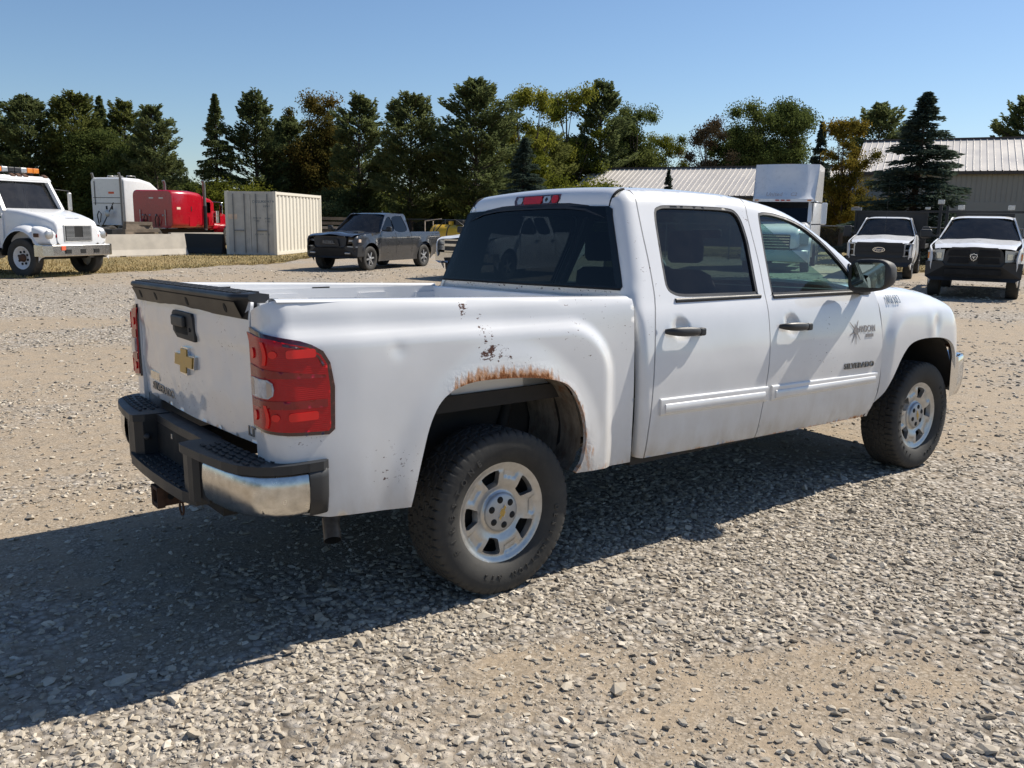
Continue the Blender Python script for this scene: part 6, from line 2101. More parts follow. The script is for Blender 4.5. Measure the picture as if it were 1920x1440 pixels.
# corrugated long sides
for y, s in ((0.0, -1), (W_, 1)):
    n = 13
    pts = [(.12, 0)]
    p_ = (L_ - .24) / n
    for k in range(n):
        x0 = .12 + k * p_
        pts += [(x0 + p_ * .15, 0), (x0 + p_ * .30, .05), (x0 + p_ * .65, .05), (x0 + p_ * .80, 0)]
    pts.append((L_ - .12, 0))
    rings = [[(x, y - s * d - s * .012, z) for x, d in pts] for z in (.16, H_ - .10)]
    MB().loft(rings, False, False, False).build('corrugated_side', 'container_paint', CT)
    MB().box(0, L_, y - .04 if s > 0 else y - .01, y + .01 if s > 0 else y + .04, H_ - .12, H_).build('top_rail', 'container_paint', CT)
    MB().box(0, L_, y - .04 if s > 0 else y - .01, y + .01 if s > 0 else y + .04, .04, .18).build('bottom_rail', 'container_paint', CT)
    for x in (0, L_):
        MB().box(x - (.01 if x == 0 else .12), x + (.12 if x == 0 else .01), y - (.12 if s > 0 else .012), y + (.012 if s > 0 else .12), 0.0, H_ + .01).build('corner_post', 'container_paint', CT)
MB().box(.05, L_ - .05, .05, W_ - .05, H_ - .06, H_ - .02).build('roof_panel', 'container_paint', CT)
MB().box(L_ - .06, L_ - .02, .05, W_ - .05, .1, H_ - .05).build('end_wall', 'container_paint', CT)
MB().box(.05, L_ - .05, .05, W_ - .05, .10, .16).build('floor', 'timber', CT)
for k, (y0, y1) in enumerate(((.12, W_ / 2 - .01), (W_ / 2 + .01, W_ - .12))):
    d_ = MB().box(-.004, .05, y0, y1, .14, H_ - .12).build('door', 'shaded_door_paint', CT)
    for z0, z1 in ((.22, .78), (.86, 1.42), (1.50, 2.02), (2.10, 2.55)):
        MB().box(-.012, -.004, y0 + .08, y1 - .08, z0, z1).build('door_panel', 'shaded_door_paint', d_)
    for yb_ in (y0 + .25, y1 - .25):
        MB().tube([(-.05, yb_, .12), (-.05, yb_, H_ - .10)], .020, 8).build('lock_rod', 'galvanised', d_)
    MB().box(-.075, -.03, y0 + .30, y0 + .72, 1.05, 1.10).build('lock_handle', 'galvanised', d_)
MB().box(-.012, .05, .12, W_ - .12, .02, .14).build('door_sill', 'shaded_door_paint', CT)
MB().box(-.012, .05, .12, W_ - .12, H_ - .12, H_).build('door_header', 'shaded_door_paint', CT)
Mc = lambda y, z: frame((-.014, y, z), (0, -1, 0), (0, 0, 1))
for txt, y, z, sz in (('COSU', .84, 2.32, .16), ('900947 9', .36, 2.32, .15), ('22G1', .42, 2.14, .14), ('MAX GR', .84, 1.62, .10), ('TARE', .86, 1.50, .10), ('30 480', .38, 1.60, .10), ('2 200', .38, 1.48, .10), ('33.2 CU M', .78, .92, .09), ('1 172', .38, .92, .09)):
    sign('door_lettering', txt, 'decal_blue', CT, Mc(y, z), sz, .004)
MB().box(-.018, -.012, 1.75, 2.15, 1.55, 1.78).build('paper_notice', 'pale_sticker', CT)

# concrete road barriers
def barrier(p, h, L, mat, label, H=.90):
    o = empty('road_barrier', (p.x, p.y, 0), heading(h.x, h.y), label, 'barrier')
    prof = [(-.31, 0), (-.31, .08), (-.20, .30), (-.10, H), (.10, H), (.20, .30), (.31, .08), (.31, 0)]
    rings = [[(x, y * k, z) for y, z in prof] for x, k in ((0, .97), (.04, 1), (L - .04, 1), (L, .97))]
    hull(rings, 'barrier_body', mat, o, False)
    for x in (L * .25, L * .72):
        MB().box(x - .14, x + .14, -.315, .315, .002, .07).build('drain_slot', 'black_gap', o)
    for x in (-.03, L + .03):
        MB().tube([(x, 0, .2), (x, 0, H - .1)], .02, 6).build('link_loop', 'rusty_steel', o)
    return o
b1 = pix(345, 479)
hb_ = Vector((.925, .38, 0)).normalized()
barrier(b1 - hb_ * 4.2, hb_, 4.2, 'concrete', 'pale concrete road barrier in front of the red tractor')
b2 = at(370, 40.5)
barrier(Vector((b2.x, b2.y, 0)) - hb_ * 1.6, hb_, 3.0, 'concrete', 'weathered concrete barrier set back behind the black barrier')
b3 = pix(350, 476)
barrier(Vector((b3.x, b3.y, 0)), Vector((.72, -.69, 0)).normalized(), 1.75, 'dark_concrete', 'short black road barrier beside the container')
heap = at(258, 41.5)
hp = empty('timber_heap', (heap.x, heap.y, 0), .4, 'grey weathered timber heap behind the pale barrier', 'timber')
for k in range(7):
    a = random.uniform(-.35, .35)
    MB().bar((-1.1 + .1 * k, -.3 + .1 * k, .55 + .12 * k), (1.1 - .05 * k, -.2 + .1 * k + a, .60 + .11 * k), .24, .16).build('timber', 'timber', hp)

# yellow skid tank with a pump frame
yt = at(846, 44)
YT = empty('fuel_tank', (yt.x, yt.y, 0), heading(.55, -.84), 'yellow cylindrical skid tank with hose and frame by the fence', 'tank')
YT.scale = (.82, .82, .82)
MB().lathe([(0, -1.35), (.35, -1.32), (.62, -1.20), (.72, -1.05), (.72, 1.05), (.62, 1.20), (.35, 1.32), (0, 1.35)], lambda r, h, a: (h, r * math.cos(a), 1.02 + r * math.sin(a)), 28).build('tank_shell', 'yellow_paint', YT)
for x in (-.9, 0, .9):
    MB().lathe([(.722, -.03), (.735, -.03), (.735, .03), (.722, .03)], lambda r, h, a: (x + h, r * math.cos(a), 1.02 + r * math.sin(a)), 28).build('tank_band', 'black_metal', YT)
for s in (-1, 1):
    MB().box(-1.5, 1.5, s * .50 - .06, s * .50 + .06, .0, .16).build('skid', 'yellow_paint', YT)
for x in (-.8, .8):
    MB().box(x - .06, x + .06, -.62, .62, .14, .5).build('saddle', 'yellow_paint', YT)
MB().tube([(0, 0, 1.7), (0, 0, 1.95)], .16, 12).build('filler_neck', 'yellow_paint', YT)
for x, y in ((-1.5, .6), (-1.5, -.6), (1.2, -.6)):
    MB().bar((x, y, .1), (x, y, 1.95), .05, .05).build('frame_post', 'pale_timber', YT)
MB().bar((-1.5, -.6, 1.95), (-.4, -.6, 2.1), .05, .05).build('frame_bar', 'pale_timber', YT)
MB().tube([(.9, -.3, 1.75), (.5, -.55, 2.05), (-.2, -.75, 1.9), (-.7, -.80, 1.3), (-.9, -.78, .6)], .035, 8).build('delivery_hose', 'black_metal', YT)
MB().tube([(1.2, .1, 1.7), (1.5, -.3, 1.9), (1.6, -.6, 1.3), (1.5, -.6, .5)], .035, 8).build('delivery_hose', 'black_metal', YT)
MB().box(.4, .9, -.25, .25, 1.70, 2.02, .04).build('pump', 'black_metal', YT)
# sawn timber stacked beyond the container
ts = at(630, 50)
TS = empty('timber_stack', (ts.x, ts.y, 0), heading(.80, -.60), 'long stack of sawn timber beyond the grey pickup', 'timber')
for z in range(6):
    for k in range(2):
        MB().box(-2.4 + .1 * (z % 2), 2.4 - .1 * k, -.5 + .52 * k, -.02 + .52 * k, .25 + .26 * z, .25 + .26 * z + .17).build('timber_layer', 'timber' if (z + k) % 3 else 'pale_timber', TS)
    MB().box(-2.0, -1.9, -.5, .5, .25 + .26 * z - .08, .25 + .26 * z).box(1.9, 2.0, -.5, .5, .25 + .26 * z - .08, .25 + .26 * z).build('spacer', 'pale_timber', TS)

# chain-link fence: wires woven as real diagonals
m, nt, b = nodemat('fence_wire')
b.inputs['Base Color'].default_value = (0.055, 0.058, 0.06, 1)
b.inputs['Metallic'].default_value = 0.4
b.inputs['Roughness'].default_value = 0.55
FN = [at(600, 60), at(760, 55), at(1000, 50), at(1250, 42), at(1500, 38.5), at(1620, 36.2), at(1760, 34), at(1920, 31.5), at(2150, 29)]
fpts = []
for a_, b_ in zip(FN[:-1], FN[1:]):
    n = max(1, int((b_ - a_).length / 3.0))
    fpts += [a_ + (b_ - a_) * (k / n) for k in range(n)]
fpts.append(FN[-1])
FE = empty('chain_link_fence', fpts[0], 0, 'long chain-link fence on steel posts along the back of the lot', 'fence')
o0 = Vector(fpts[0])
FH = 1.68
for p in fpts:
    q = p - o0
    MB().tube([(q.x, q.y, 0), (q.x, q.y, FH + .04)], .030, 6).build('fence_post', 'galvanised', FE)
for a_, b_ in zip(fpts[:-1], fpts[1:]):
    a2, b2 = a_ - o0, b_ - o0
    MB().tube([(a2.x, a2.y, FH), (b2.x, b2.y, FH)], .022, 6).build('top_rail', 'galvanised', FE)
    L = (b2 - a2).length
    step = .11
    n = int(L / step)
    d = (b2 - a2) / L
    mb = MB()
    nz = Vector((-d.y, d.x, 0)) * .006
    for sgn in (1, -1):
        for k in range(-int(FH / step) - 1, n + 1):
            x0, z0, x1, z1 = k * step, .05, k * step + FH - .05, FH
            if x0 < 0:
                z0, x0 = z0 - x0, 0
            if x1 > L:
                z1, x1 = z1 - (x1 - L), L
            if z1 <= z0 or x1 <= x0:
                continue
            if sgn < 0:
                x0, x1 = L - x0, L - x1
            p, q = a2 + d * x0, a2 + d * x1
            w = .0055
            mb.add([(p.x, p.y, z0 - w), (p.x, p.y, z0 + w), (q.x, q.y, z1 + w), (q.x, q.y, z1 - w)], [(0, 1, 2, 3)])
    mb.build('wire_mesh', 'fence_wire', FE)['kind'] = 'stuff'

# ribbed steel sheds
def ribbed(root, nm, mat, a, b, c, d, rib=.30, hgt=.04, dark=None):
    """sheet a-b-c-d (a-b the low edge, d-c the high edge) with standing ribs"""
    a, b, c, d = map(Vector, (a, b, c, d))
    n = (b - a).cross(d - a).normalized()
    L = (b - a).length
    k = max(2, int(L / rib))
    us = []
    for i in range(k):
        us += [(i / k, 0), ((i + .30) / k, 0), ((i + .36) / k, hgt), ((i + .44) / k, hgt), ((i + .50) / k, 0)]
    us.append((1.0, 0))
    r0 = [a + (b - a) * u + n * h for u, h in us]
    r1 = [d + (c - d) * u + n * h for u, h in us]
    return MB().loft([r0, r1], False, False, False).build(nm, mat, root)
plain('roof_sheet', (0.56, 0.52, 0.47), 0.45, metal=0.1, var=0.05, scale=.6)
plain('wall_sheet', (0.30, 0.285, 0.255), 0.6, var=0.05, scale=.6)
plain('brown_trim', (0.055, 0.040, 0.032), 0.5)
def shed(name, label, pl, pr, depth, eave, ridge, over=.35):
    """front wall from pl to pr, gable roof running parallel to it"""
    d = (pr - pl)
    L = d.length
    d.normalize()
    n = Vector((-d.y, d.x, 0))                   # away from the camera
    o = empty(name, (pl.x, pl.y, 0), heading(d.x, d.y), label, 'building')
    B = depth
    P = lambda x, y, z: (x, y, z)
    ribbed(o, 'front_wall', 'wall_sheet', P(0, 0, 0), P(L, 0, 0), P(L, 0, eave), P(0, 0, eave), .30, .025)
    ribbed(o, 'back_wall', 'wall_sheet', P(L, B, 0), P(0, B, 0), P(0, B, eave), P(L, B, eave), .6, .025)
    for x in (0, L):
        MB().add([P(x, 0, 0), P(x, B, 0), P(x, B, eave), P(x, B / 2, ridge - .05), P(x, 0, eave)], [(0, 1, 2, 3, 4)]).build('gable_wall', 'wall_sheet', o)
    sl = (ridge - eave) / (B / 2)
    ribbed(o, 'roof_slope', 'roof_sheet', P(-over, -over, eave - sl * over), P(L + over, -over, eave - sl * over), P(L + over, B / 2, ridge), P(-over, B / 2, ridge), .42, .05)
    ribbed(o, 'roof_slope', 'roof_sheet', P(L + over, B + over, eave - sl * over), P(-over, B + over, eave - sl * over), P(-over, B / 2, ridge), P(L + over, B / 2, ridge), .42, .05)
    MB().box(-over, L + over, -over - .06, -over + .02, eave - sl * over - .22, eave - sl * over - .01).build('gutter', 'brown_trim', o)
    MB().box(-over, L + over, B / 2 - .18, B / 2 + .18, ridge - .02, ridge + .10).build('ridge_cap', 'brown_trim', o)
    MB().box(L * .3, L * .3 + 3.5, -.06, .0, 0, 3.4).build('shed_door', 'wall_sheet', o)
    return o
shed('steel_shed', 'low steel shed with pale ribbed roof behind the tall fairing', at(1070, 74), at(1720, 62), 11, 4.0, 6.35)
shed('steel_shed', 'tall steel shed with grey wall and ribbed roof behind the big spruce', at(1602, 61.5), at(2350, 52), 13, 5.55, 8.05)
# ------------------------------------------------------------------ trees
def leafmat(name, cols, trans=.35):
    m = bpy.data.materials.new(name)
    m.use_nodes = True
    MATS[name] = m
    nt = m.node_tree
    nt.nodes.remove(nt.nodes['Principled BSDF'])
    out = nt.nodes['Material Output']
    tn = N(nt, 'ShaderNodeAttribute', attribute_name='tone').outputs['Fac']
    oi = N(nt, 'ShaderNodeObjectInfo')
    f = mth(nt, 'ADD', tn, mth(nt, 'MULTIPLY', mth(nt, 'SUBTRACT', oi.outputs['Random'], .5), .25), True)
    c = ramp(nt, f, [(k / (len(cols) - 1), q) for k, q in enumerate(cols)])
    df = N(nt, 'ShaderNodeBsdfDiffuse')
    tr = N(nt, 'ShaderNodeBsdfTranslucent')
    mx = N(nt, 'ShaderNodeMixShader')
    mx.inputs[0].default_value = trans
    nt.links.new(c, df.inputs[0])
    nt.links.new(c, tr.inputs[0])
    nt.links.new(df.outputs[0], mx.inputs[1])
    nt.links.new(tr.outputs[0], mx.inputs[2])
    nt.links.new(mx.outputs[0], out.inputs[0])
leafmat('pine_needles', [(0.058, 0.076, 0.032), (0.115, 0.140, 0.056), (0.19, 0.21, 0.085)], .48)
leafmat('bright_pine_needles', [(0.075, 0.09, 0.026), (0.14, 0.155, 0.045), (0.22, 0.225, 0.07)], .48)
leafmat('spruce_needles', [(0.034, 0.050, 0.038), (0.066, 0.092, 0.070), (0.12, 0.155, 0.12)], .32)
leafmat('green_leaves', [(0.050, 0.070, 0.022), (0.095, 0.12, 0.036), (0.16, 0.18, 0.055)], .42)
leafmat('yellow_green_leaves', [(0.075, 0.090, 0.016), (0.15, 0.165, 0.026), (0.26, 0.25, 0.045)], .45)
leafmat('orange_leaves', [(0.055, 0.062, 0.020), (0.115, 0.095, 0.026), (0.24, 0.13, 0.028)], .42)
leafmat('gold_leaves', [(0.07, 0.075, 0.020), (0.17, 0.135, 0.026), (0.30, 0.185, 0.030)], .42)
leafmat('brown_leaves', [(0.05, 0.042, 0.026), (0.095, 0.075, 0.046), (0.12, 0.085, 0.05)], .25)

def quads(cen, ax, up, L, Wd, tone):
    """leaf faces: centre, long axis, cross axis"""
    a = ax * (L / 2)[:, None]
    b = up * (Wd / 2)[:, None]
    V = np.stack([cen - a - b * .6, cen + a * .2 - b, cen + a + b * .1, cen - a * .1 + b], 1).reshape(-1, 3)
    return V, np.repeat(tone, 4)

def unit(v):
    return v / (np.linalg.norm(v, axis=1)[:, None] + 1e-9)

def leaf_mesh(name, V, tone, mat):
    n = len(V) // 4
    me = bpy.data.meshes.new(name)
    me.vertices.add(len(V))
    me.vertices.foreach_set('co', V.astype(np.float32).ravel())
    me.loops.add(len(V))
    me.loops.foreach_set('vertex_index', np.arange(len(V), dtype=np.int32))
    me.polygons.add(n)
    me.polygons.foreach_set('loop_start', np.arange(0, len(V), 4, dtype=np.int32))
    a = me.attributes.new('tone', 'FLOAT', 'POINT')
    a.data.foreach_set('value', np.clip(tone, 0, 1).astype(np.float32))
    me.update(calc_edges=True)
    me.materials.append(MATS[mat])
    return me

def pine_parts(seed, H=10.0, Rmax=2.6, base=.14, kind='pine', dens=1.0):
    """conifer of height H: trunk mesh data plus needle faces"""
    g = np.random.default_rng(seed)
    wood = MB()
    lean = (g.random(2) - .5) * .03 * H
    tp = [(lean[0] * t * t, lean[1] * t * t, H * t * .98) for t in np.linspace(0, 1, 8)]
    wood.tube(tp, [max(.012, .019 * H * (1 - t) ** .8 + .01) for t in np.linspace(0, 1, 8)], 7)
    C, A, U, LL, WW, TT = [], [], [], [], [], []
    z = base * H
    sp = kind == 'spruce'
    while z < H * .985:
        t = z / H
        if sp:
            rad = Rmax * (1 - (t - base) / (1 - base)) ** .92 + .10
            nb = int(g.integers(8, 12))
        else:
            q = (t - base) / (1 - base)
            rad = Rmax * (math.sin(math.pi * min(1, (.16 + .84 * q)) ** .75) ** .75 * .95 + .08) * (1 if q > .1 else .75)
            nb = int(g.integers(6, 10))
        for k in range(nb):
            az = g.random() * 6.283
            L = rad * (.62 + .5 * g.random()) * (1.0 if g.random() > .1 else 1.25)
            if not sp and g.random() < .10:
                continue
            rise = (-.18 + .25 * t) if sp else (.10 + .55 * t)
            rise += (g.random() - .5) * .25
            c0 = np.array([lean[0] * t * t, lean[1] * t * t, z + (g.random() - .5) * .3])
            dr = np.array([math.cos(az), math.sin(az), rise])
            end = c0 + dr * L
            end[2] += (.10 * L if not sp else -.08 * L)
            wood.tube([c0, (c0 + end) / 2 - np.array([0, 0, .03 * L]), end], [.020 + .012 * L, .014 + .006 * L, .008], 4, False)
            n = int((200 if sp else 205) * dens * (L / 2.0) ** 1.3 + 30)
            s_ = (.18 if sp else .30) + (.82 if sp else .75) * g.random(n) ** .75
            pos = c0 + np.outer(s_, end - c0)
            wdt = (.30 if sp else .40) * L * (.30 + .7 * np.sin(np.clip(s_, 0, 1) * 2.6)) + .06
            sd_ = np.array([-math.sin(az), math.cos(az), 0])
            lat = (g.random(n) * 2 - 1)
            pos = pos + np.outer(lat * wdt, sd_)
            if sp:
                pos[:, 2] += -.10 * np.abs(lat) * wdt - g.random(n) ** 2 * .24
            else:
                # tufts: gather the needles into upward puffs
                pos[:, 2] += (g.random(n) ** .6) * (.24 + .10 * L) * (.5 + .5 * np.sin(9 * s_ + 5 * lat + seed)) - .06
            dirs = unit(np.stack([dr[0] + 1.3 * (g.random(n) - .5) + sd_[0] * lat, dr[1] + 1.3 * (g.random(n) - .5) + sd_[1] * lat, (.35 if not sp else -.15) + .9 * (g.random(n) - .5)], 1))
            up = unit(np.cross(dirs, unit(g.normal(size=(n, 3)))))
            C.append(pos)
            A.append(dirs)
            U.append(up)
            LL.append((.20 if sp else .26) * (.6 + .8 * g.random(n)))
            WW.append((.075 if sp else .095) * (.6 + .8 * g.random(n)))
            TT.append(np.clip(.40 + .28 * (g.random() - .5) + .26 * (g.random(n) - .5) + .12 * s_, 0, 1))
        z += (.034 if sp else .046) * H * (.7 + .6 * g.random()) * (1.0 if t < .8 else .6)
    V, tone = quads(np.concatenate(C), np.concatenate(A), np.concatenate(U), np.concatenate(LL), np.concatenate(WW), np.concatenate(TT))
    return wood, V, tone

def leafy_parts(seed, H=9.0, Rx=2.2, base=.22, dens=1.0, sparse=.0):
    """broadleaf tree: forked limbs carrying clumps of leaf faces"""
    g = np.random.default_rng(seed)
    wood = MB()
    fork = H * (base + .06)
    wood.tube([(0, 0, 0), (.04 * H * (g.random() - .5), 0, fork * .6), (0, .03 * H * (g.random() - .5), fork)], [.022 * H, .017 * H, .014 * H], 8)
    C, A, U, LL, WW, TT = [], [], [], [], [], []
    clumps = []
    nl = int(g.integers(6, 9))
    for k in range(nl):
        az = 6.283 * k / nl + g.random() * .7
        zt = H * (.52 + .45 * g.random())
        rr = Rx * (.25 + .75 * g.random()) * math.sqrt(max(.12, 1 - ((zt / H - .55) / .5) ** 2))
        e = np.array([rr * math.cos(az), rr * math.sin(az), zt])
        c0 = np.array([0, 0, fork * (.75 + .5 * g.random())])
        m1 = c0 * .5 + e * .5 + np.array([0, 0, -.05 * H])
        wood.tube([c0, m1, e], [.010 * H, .007 * H, .003 * H], 5, False)
        for j in range(int(g.integers(4, 7))):
            f = .35 + .65 * g.random()
            p = c0 * (1 - f) + e * f + g.normal(size=3) * np.array([.28, .28, .20]) * Rx
            clumps.append((p, Rx * (.20 + .20 * g.random())))
            wood.tube([m1, p], [.004 * H, .0015 * H], 4, False)
    for k in range(int(26 * dens)):
        az, q = g.random() * 6.283, g.random()
        zz = H * (base + (1 - base) * (.05 + .93 * q))
        rad = Rx * (.45 + .55 * g.random()) * math.sqrt(max(.1, 1 - ((zz / H - (.5 + base / 2)) / (.54)) ** 2))
        clumps.append((np.array([rad * math.cos(az), rad * math.sin(az), zz]), Rx * (.18 + .20 * g.random())))
    clumps.append((np.array([0, 0, H * .93]), Rx * .28))
    for p, r in clumps:
        if g.random() < sparse:
            continue
        n = int(520 * dens * (r / .6) ** 1.6 + 40)
        d = unit(g.normal(size=(n, 3)))
        pos = p + d * (r * np.minimum(1.12, np.abs(g.normal(0, .58, n)) + .12))[:, None] * np.array([1.15, 1.15, .85])
        dirs = unit(g.normal(size=(n, 3)) + np.array([0, 0, -.2]))
        up = unit(np.cross(dirs, unit(g.normal(size=(n, 3)))))
        C.append(pos)
        A.append(dirs)
        U.append(up)
        LL.append(.125 * (.7 + .7 * g.random(n)))
        WW.append(.09 * (.7 + .6 * g.random(n)))
        TT.append(np.clip(.5 + .5 * (g.random() - .5) + .30 * (g.random(n) - .5) + .10 * d[:, 2] * 0, 0, 1))
    V, tone = quads(np.concatenate(C), np.concatenate(A), np.concatenate(U), np.concatenate(LL), np.concatenate(WW), np.concatenate(TT))
    return wood, V, tone

LIB = {}
def tree_lib(key, maker, mat, **kw):
    wood, V, tone = maker(**kw)
    tmp = wood.build('trunk', 'bark', None, fix=False)
    me = tmp.data
    bpy.data.objects.remove(tmp)
    LIB[key] = (me, V, tone, kw.get('H'))
SHARED = {}
def plant(name, key, mat, px, D, top, label, wfac=1.0, group=None, dz=0.0):
    """stand a tree in picture column px at depth D, its tip reaching picture row top"""
    p = at(px, D)
    d = CF + CR * ((px - 960) / FPX) - CU * ((top - 720) / FPX)
    zt = CAMP.z + d.z * D
    me, V, tone, H = LIB[key]
    k = zt / H
    o = empty(name, (p.x, p.y, dz), random.uniform(0, 6.28), label, 'tree', group)
    if key not in SHARED:
        SHARED[key] = leaf_mesh('crown', V, tone, mat)
    t = bpy.data.objects.new('trunk', me)
    c = bpy.data.objects.new('crown', SHARED[key])
    c.material_slots[0].link = 'OBJECT'
    c.material_slots[0].material = MATS[mat]
    for q in (t, c):
        COL.objects.link(q)
        q.parent = o
        q.scale = (k * wfac, k * wfac, k)
    return o

for i, (r_, b_) in enumerate(((2.5, .07), (2.9, .10), (2.3, .06), (3.0, .16))):
    tree_lib('pine%d' % i, pine_parts, None, seed=11 + i, H=10.0, Rmax=r_, base=b_, kind='pine', dens=1.0)
for i, (r_, b_) in enumerate(((3.0, .04), (2.4, .05))):
    tree_lib('spruce%d' % i, pine_parts, None, seed=31 + i, H=10.0, Rmax=r_, base=b_, kind='spruce', dens=.9)
for i, (r_, b_, sp_) in enumerate(((2.3, .22, 0), (1.8, .18, .12), (2.6, .12, .0), (2.0, .25, .3))):
    tree_lib('leafy%d' % i, leafy_parts, None, seed=51 + i, H=9.0, Rx=r_, base=b_, dens=1.15, sparse=sp_)
tree_lib('bush0', leafy_parts, None, seed=71, H=4.0, Rx=2.4, base=.03, dens=.8)

PN, BP, SN, GL, YL_, OL, GO, BR = 'pine_needles', 'bright_pine_needles', 'spruce_needles', 'green_leaves', 'yellow_green_leaves', 'orange_leaves', 'gold_leaves', 'brown_leaves'
ROWS = [
    ('pine_tree', 'pine3', PN, -60, 60, 235, 'dark pine at the lot edge, furthest from the sheds'),
    ('pine_tree', 'pine0', PN, 8, 61, 205, 'dark pine over the amber light bar'),
    ('pine_tree', 'pine1', PN, 64, 59, 193, 'broad dark pine behind the white dump truck cab'),
    ('pine_tree', 'pine3', BP, 150, 60, 190, 'lighter green pine behind the white high-roof tractor'),
    ('spruce_tree', 'spruce1', PN, 202, 66, 181, 'narrow dark spire rising between two lighter pines'),
    ('pine_tree', 'pine2', BP, 246, 62, 198, 'slim olive pine above the red tractor sleeper'),
    ('pine_tree', 'pine0', PN, 297, 58, 208, 'ragged pine behind the red tractor exhaust'),
    ('leafy_tree', 'leafy2', GL, 205, 59, 250, 'low spreading green tree in front of the pines'),
    ('spruce_tree', 'spruce0', PN, 410, 58, 178, 'tall dark spruce behind the shipping container doors'),
    ('pine_tree', 'pine2', PN, 484, 60, 182, 'tall pine beside the spruce behind the container'),
    ('leafy_tree', 'leafy0', OL, 590, 62, 188, 'tree turning orange at its top behind the container end'),
    ('pine_tree', 'pine1', PN, 545, 64, 230, 'shorter pine tucked beside the orange-topped tree'),
    ('pine_tree', 'pine0', PN, 674, 58, 190, 'full pine behind the grey pickup hood'),
    ('pine_tree', 'pine3', PN, 770, 56, 193, 'open-branched pine behind the grey pickup bed'),
    ('pine_tree', 'pine1', PN, 893, 55, 165, 'big dark pine above the truck back window'),
    ('leafy_tree', 'leafy1', YL_, 985, 64, 176, 'yellow-green tree between two dark pines'),
    ('leafy_tree', 'leafy3', YL_, 1062, 78, 168, 'tall thin yellow-green tree touching the pine by the shed'),
    ('spruce_tree', 'spruce0', SN, 978, 46, 258, 'blue-grey spruce standing in front of the yellow-green trees'),
    ('pine_tree', 'pine2', PN, 1122, 80, 163, 'tall dark pine at the end of the low shed'),
    ('leafy_tree', 'leafy0', GL, 1190, 84, 205, 'green tree beside the pine at the low shed'),
    ('leafy_tree', 'leafy3', YL_, 1243, 86, 250, 'thin yellowing tree over the low shed roof'),
    ('leafy_tree', 'leafy3', BR, 1325, 80, 226, 'half-bare brown tree beyond the low shed'),
    ('leafy_tree', 'leafy0', GL, 1405, 82, 203, 'round dark green tree beyond the low shed ridge'),
    ('leafy_tree', 'leafy2', GL, 1455, 84, 196, 'large green tree beyond the tall fairing'),
    ('spruce_tree', 'spruce1', SN, 1526, 60, 228, 'small blue spruce beside the tall fairing'),
    ('leafy_tree', 'leafy1', GO, 1578, 50, 230, 'golden autumn tree between the fairing and the big spruce'),
    ('pine_tree', 'pine1', PN, 1635, 86, 207, 'distant pine above the tall shed roof'),
    ('spruce_tree', 'spruce0', SN, 1708, 42, 175, 'big blue-green spruce standing before the tall shed'),
    ('pine_tree', 'pine3', PN, 1905, 92, 196, 'far pine over the tall shed ridge end'),
    ('spruce_tree', 'spruce1', SN, 1250, 52, 316, 'small spruce in front of the low shed roof'),
]
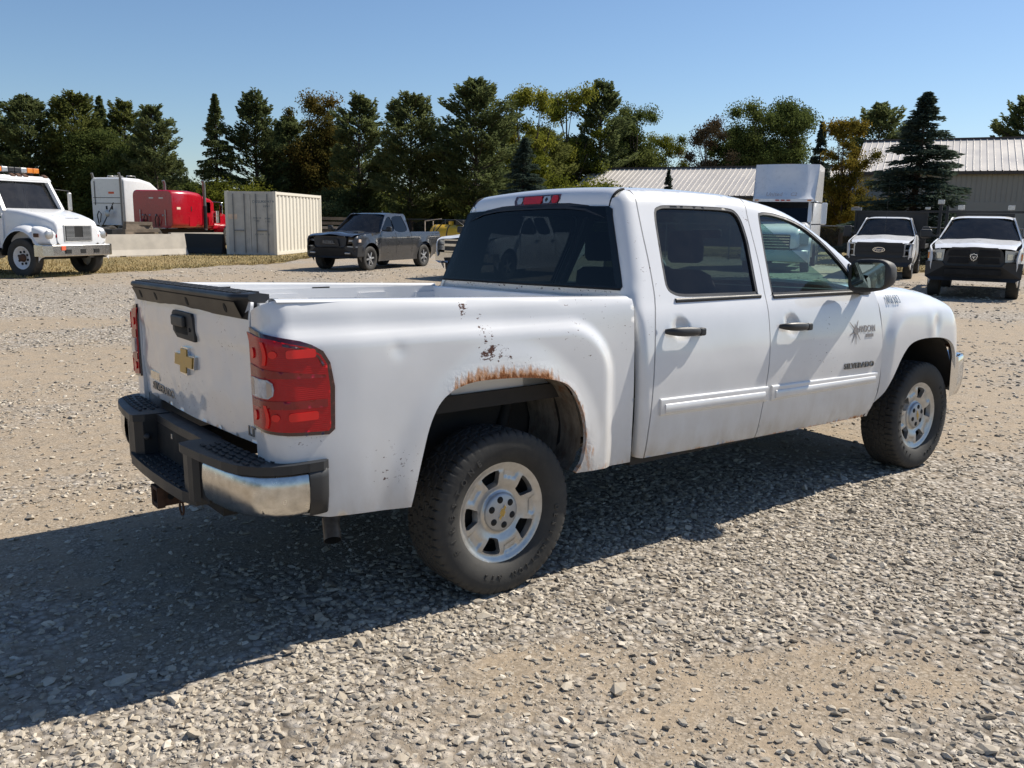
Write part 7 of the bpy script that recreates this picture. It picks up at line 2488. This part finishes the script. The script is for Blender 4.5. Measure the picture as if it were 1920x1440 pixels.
ROWS += [
    ('pine_tree', 'pine0', BP, 180, 70, 235, 'shaded pine in the second row behind the high-roof tractor'),
    ('pine_tree', 'pine1', PN, 268, 70, 260, 'shaded pine in the second row behind the red sleeper'),
    ('pine_tree', 'pine3', PN, 330, 68, 300, 'low pine in the gap beside the container'),
    ('pine_tree', 'pine2', PN, 530, 70, 250, 'shaded pine between the tall pine and the orange-topped tree'),
    ('pine_tree', 'pine1', PN, 632, 70, 245, 'shaded pine beside the orange-topped tree'),
    ('pine_tree', 'pine2', PN, 838, 70, 300, 'low pine in the gap beside the big dark pine'),
    ('pine_tree', 'pine3', PN, 940, 70, 240, 'shaded pine behind the blue-grey spruce'),
    ('pine_tree', 'pine1', BP, 1020, 70, 250, 'shaded pine between the yellow-green trees'),
    ('pine_tree', 'pine0', PN, 1160, 86, 228, 'shaded pine behind the green tree at the low shed'),
    ('leafy_tree', 'leafy2', GL, 1365, 86, 245, 'dense green tree filling in behind the low shed'),
]
for nm, key, mat, px, D, top, lab in ROWS:
    wf = {'spruce0': .80, 'spruce1': .78, 'pine2': .88}.get(key, .92)
    if px == 1708:
        wf = 1.5
    if px == 978:
        wf = 1.35
    if px == 205:
        wf = 1.35
    plant(nm, key, mat, px, D, top, lab, wf)
# undergrowth at the foot of the trees
g = np.random.default_rng(3)
WHERE = ['beyond the dump truck light bar', 'behind the dump truck cab', 'behind the dump truck hood', 'behind the dump truck mirror', 'behind the high-roof tractor', 'behind the high-roof tractor roof rails', 'behind the red sleeper', 'behind the red tractor stack', 'behind the red tractor nose', 'behind the container doors', 'behind the container side', 'at the end of the container', 'behind the timber stack', 'behind the grey pickup windscreen', 'behind the grey pickup cab', 'behind the grey pickup bed', 'behind the yellow tank', 'between the yellow tank and the blue-grey spruce', 'under the big dark pine', 'beside the low shed gable', 'below the golden tree', 'beside the big spruce']
for k, px in enumerate(list(range(-60, 1140, 62)) + [1560, 1620]):
    D = 56 + 8 * g.random()
    mt = (GL, PN, GL, YL_, GL)[k % 5] if px < 1200 else OL
    o = plant('shrub', 'bush0', mt, px + g.integers(-20, 20), D, int(330 + 40 * g.random()), 'low bush growing ' + WHERE[k % len(WHERE)], 1.2, 'undergrowth below the trees')
    o['category'] = 'bush'


# the trees go on round the lot behind the camera: they darken the door mirror
for k in range(9):
    o = plant('pine_tree', ('pine0', 'pine1', 'pine3', 'pine2')[k % 4], (PN, BP, PN)[k % 3], 674, 58, 200, 'dark pine closing the lot behind the truck tailgate', 1.0, 'pines behind the tailgate end of the lot')
    o.location = (-46 + 3 * math.sin(5 * k), -24 + 6 * k + 1.5 * math.cos(4 * k), 0)
# ------------------------------------------------------------------ tidy: never deeper than thing > part > sub-part
def depth_of(o):
    d = 0
    while o.parent:
        o = o.parent
        d += 1
    return d
again = True
while again:
    again = False
    for o in list(bpy.data.objects):
        if depth_of(o) > 2:
            o.parent = o.parent.parent
            again = True
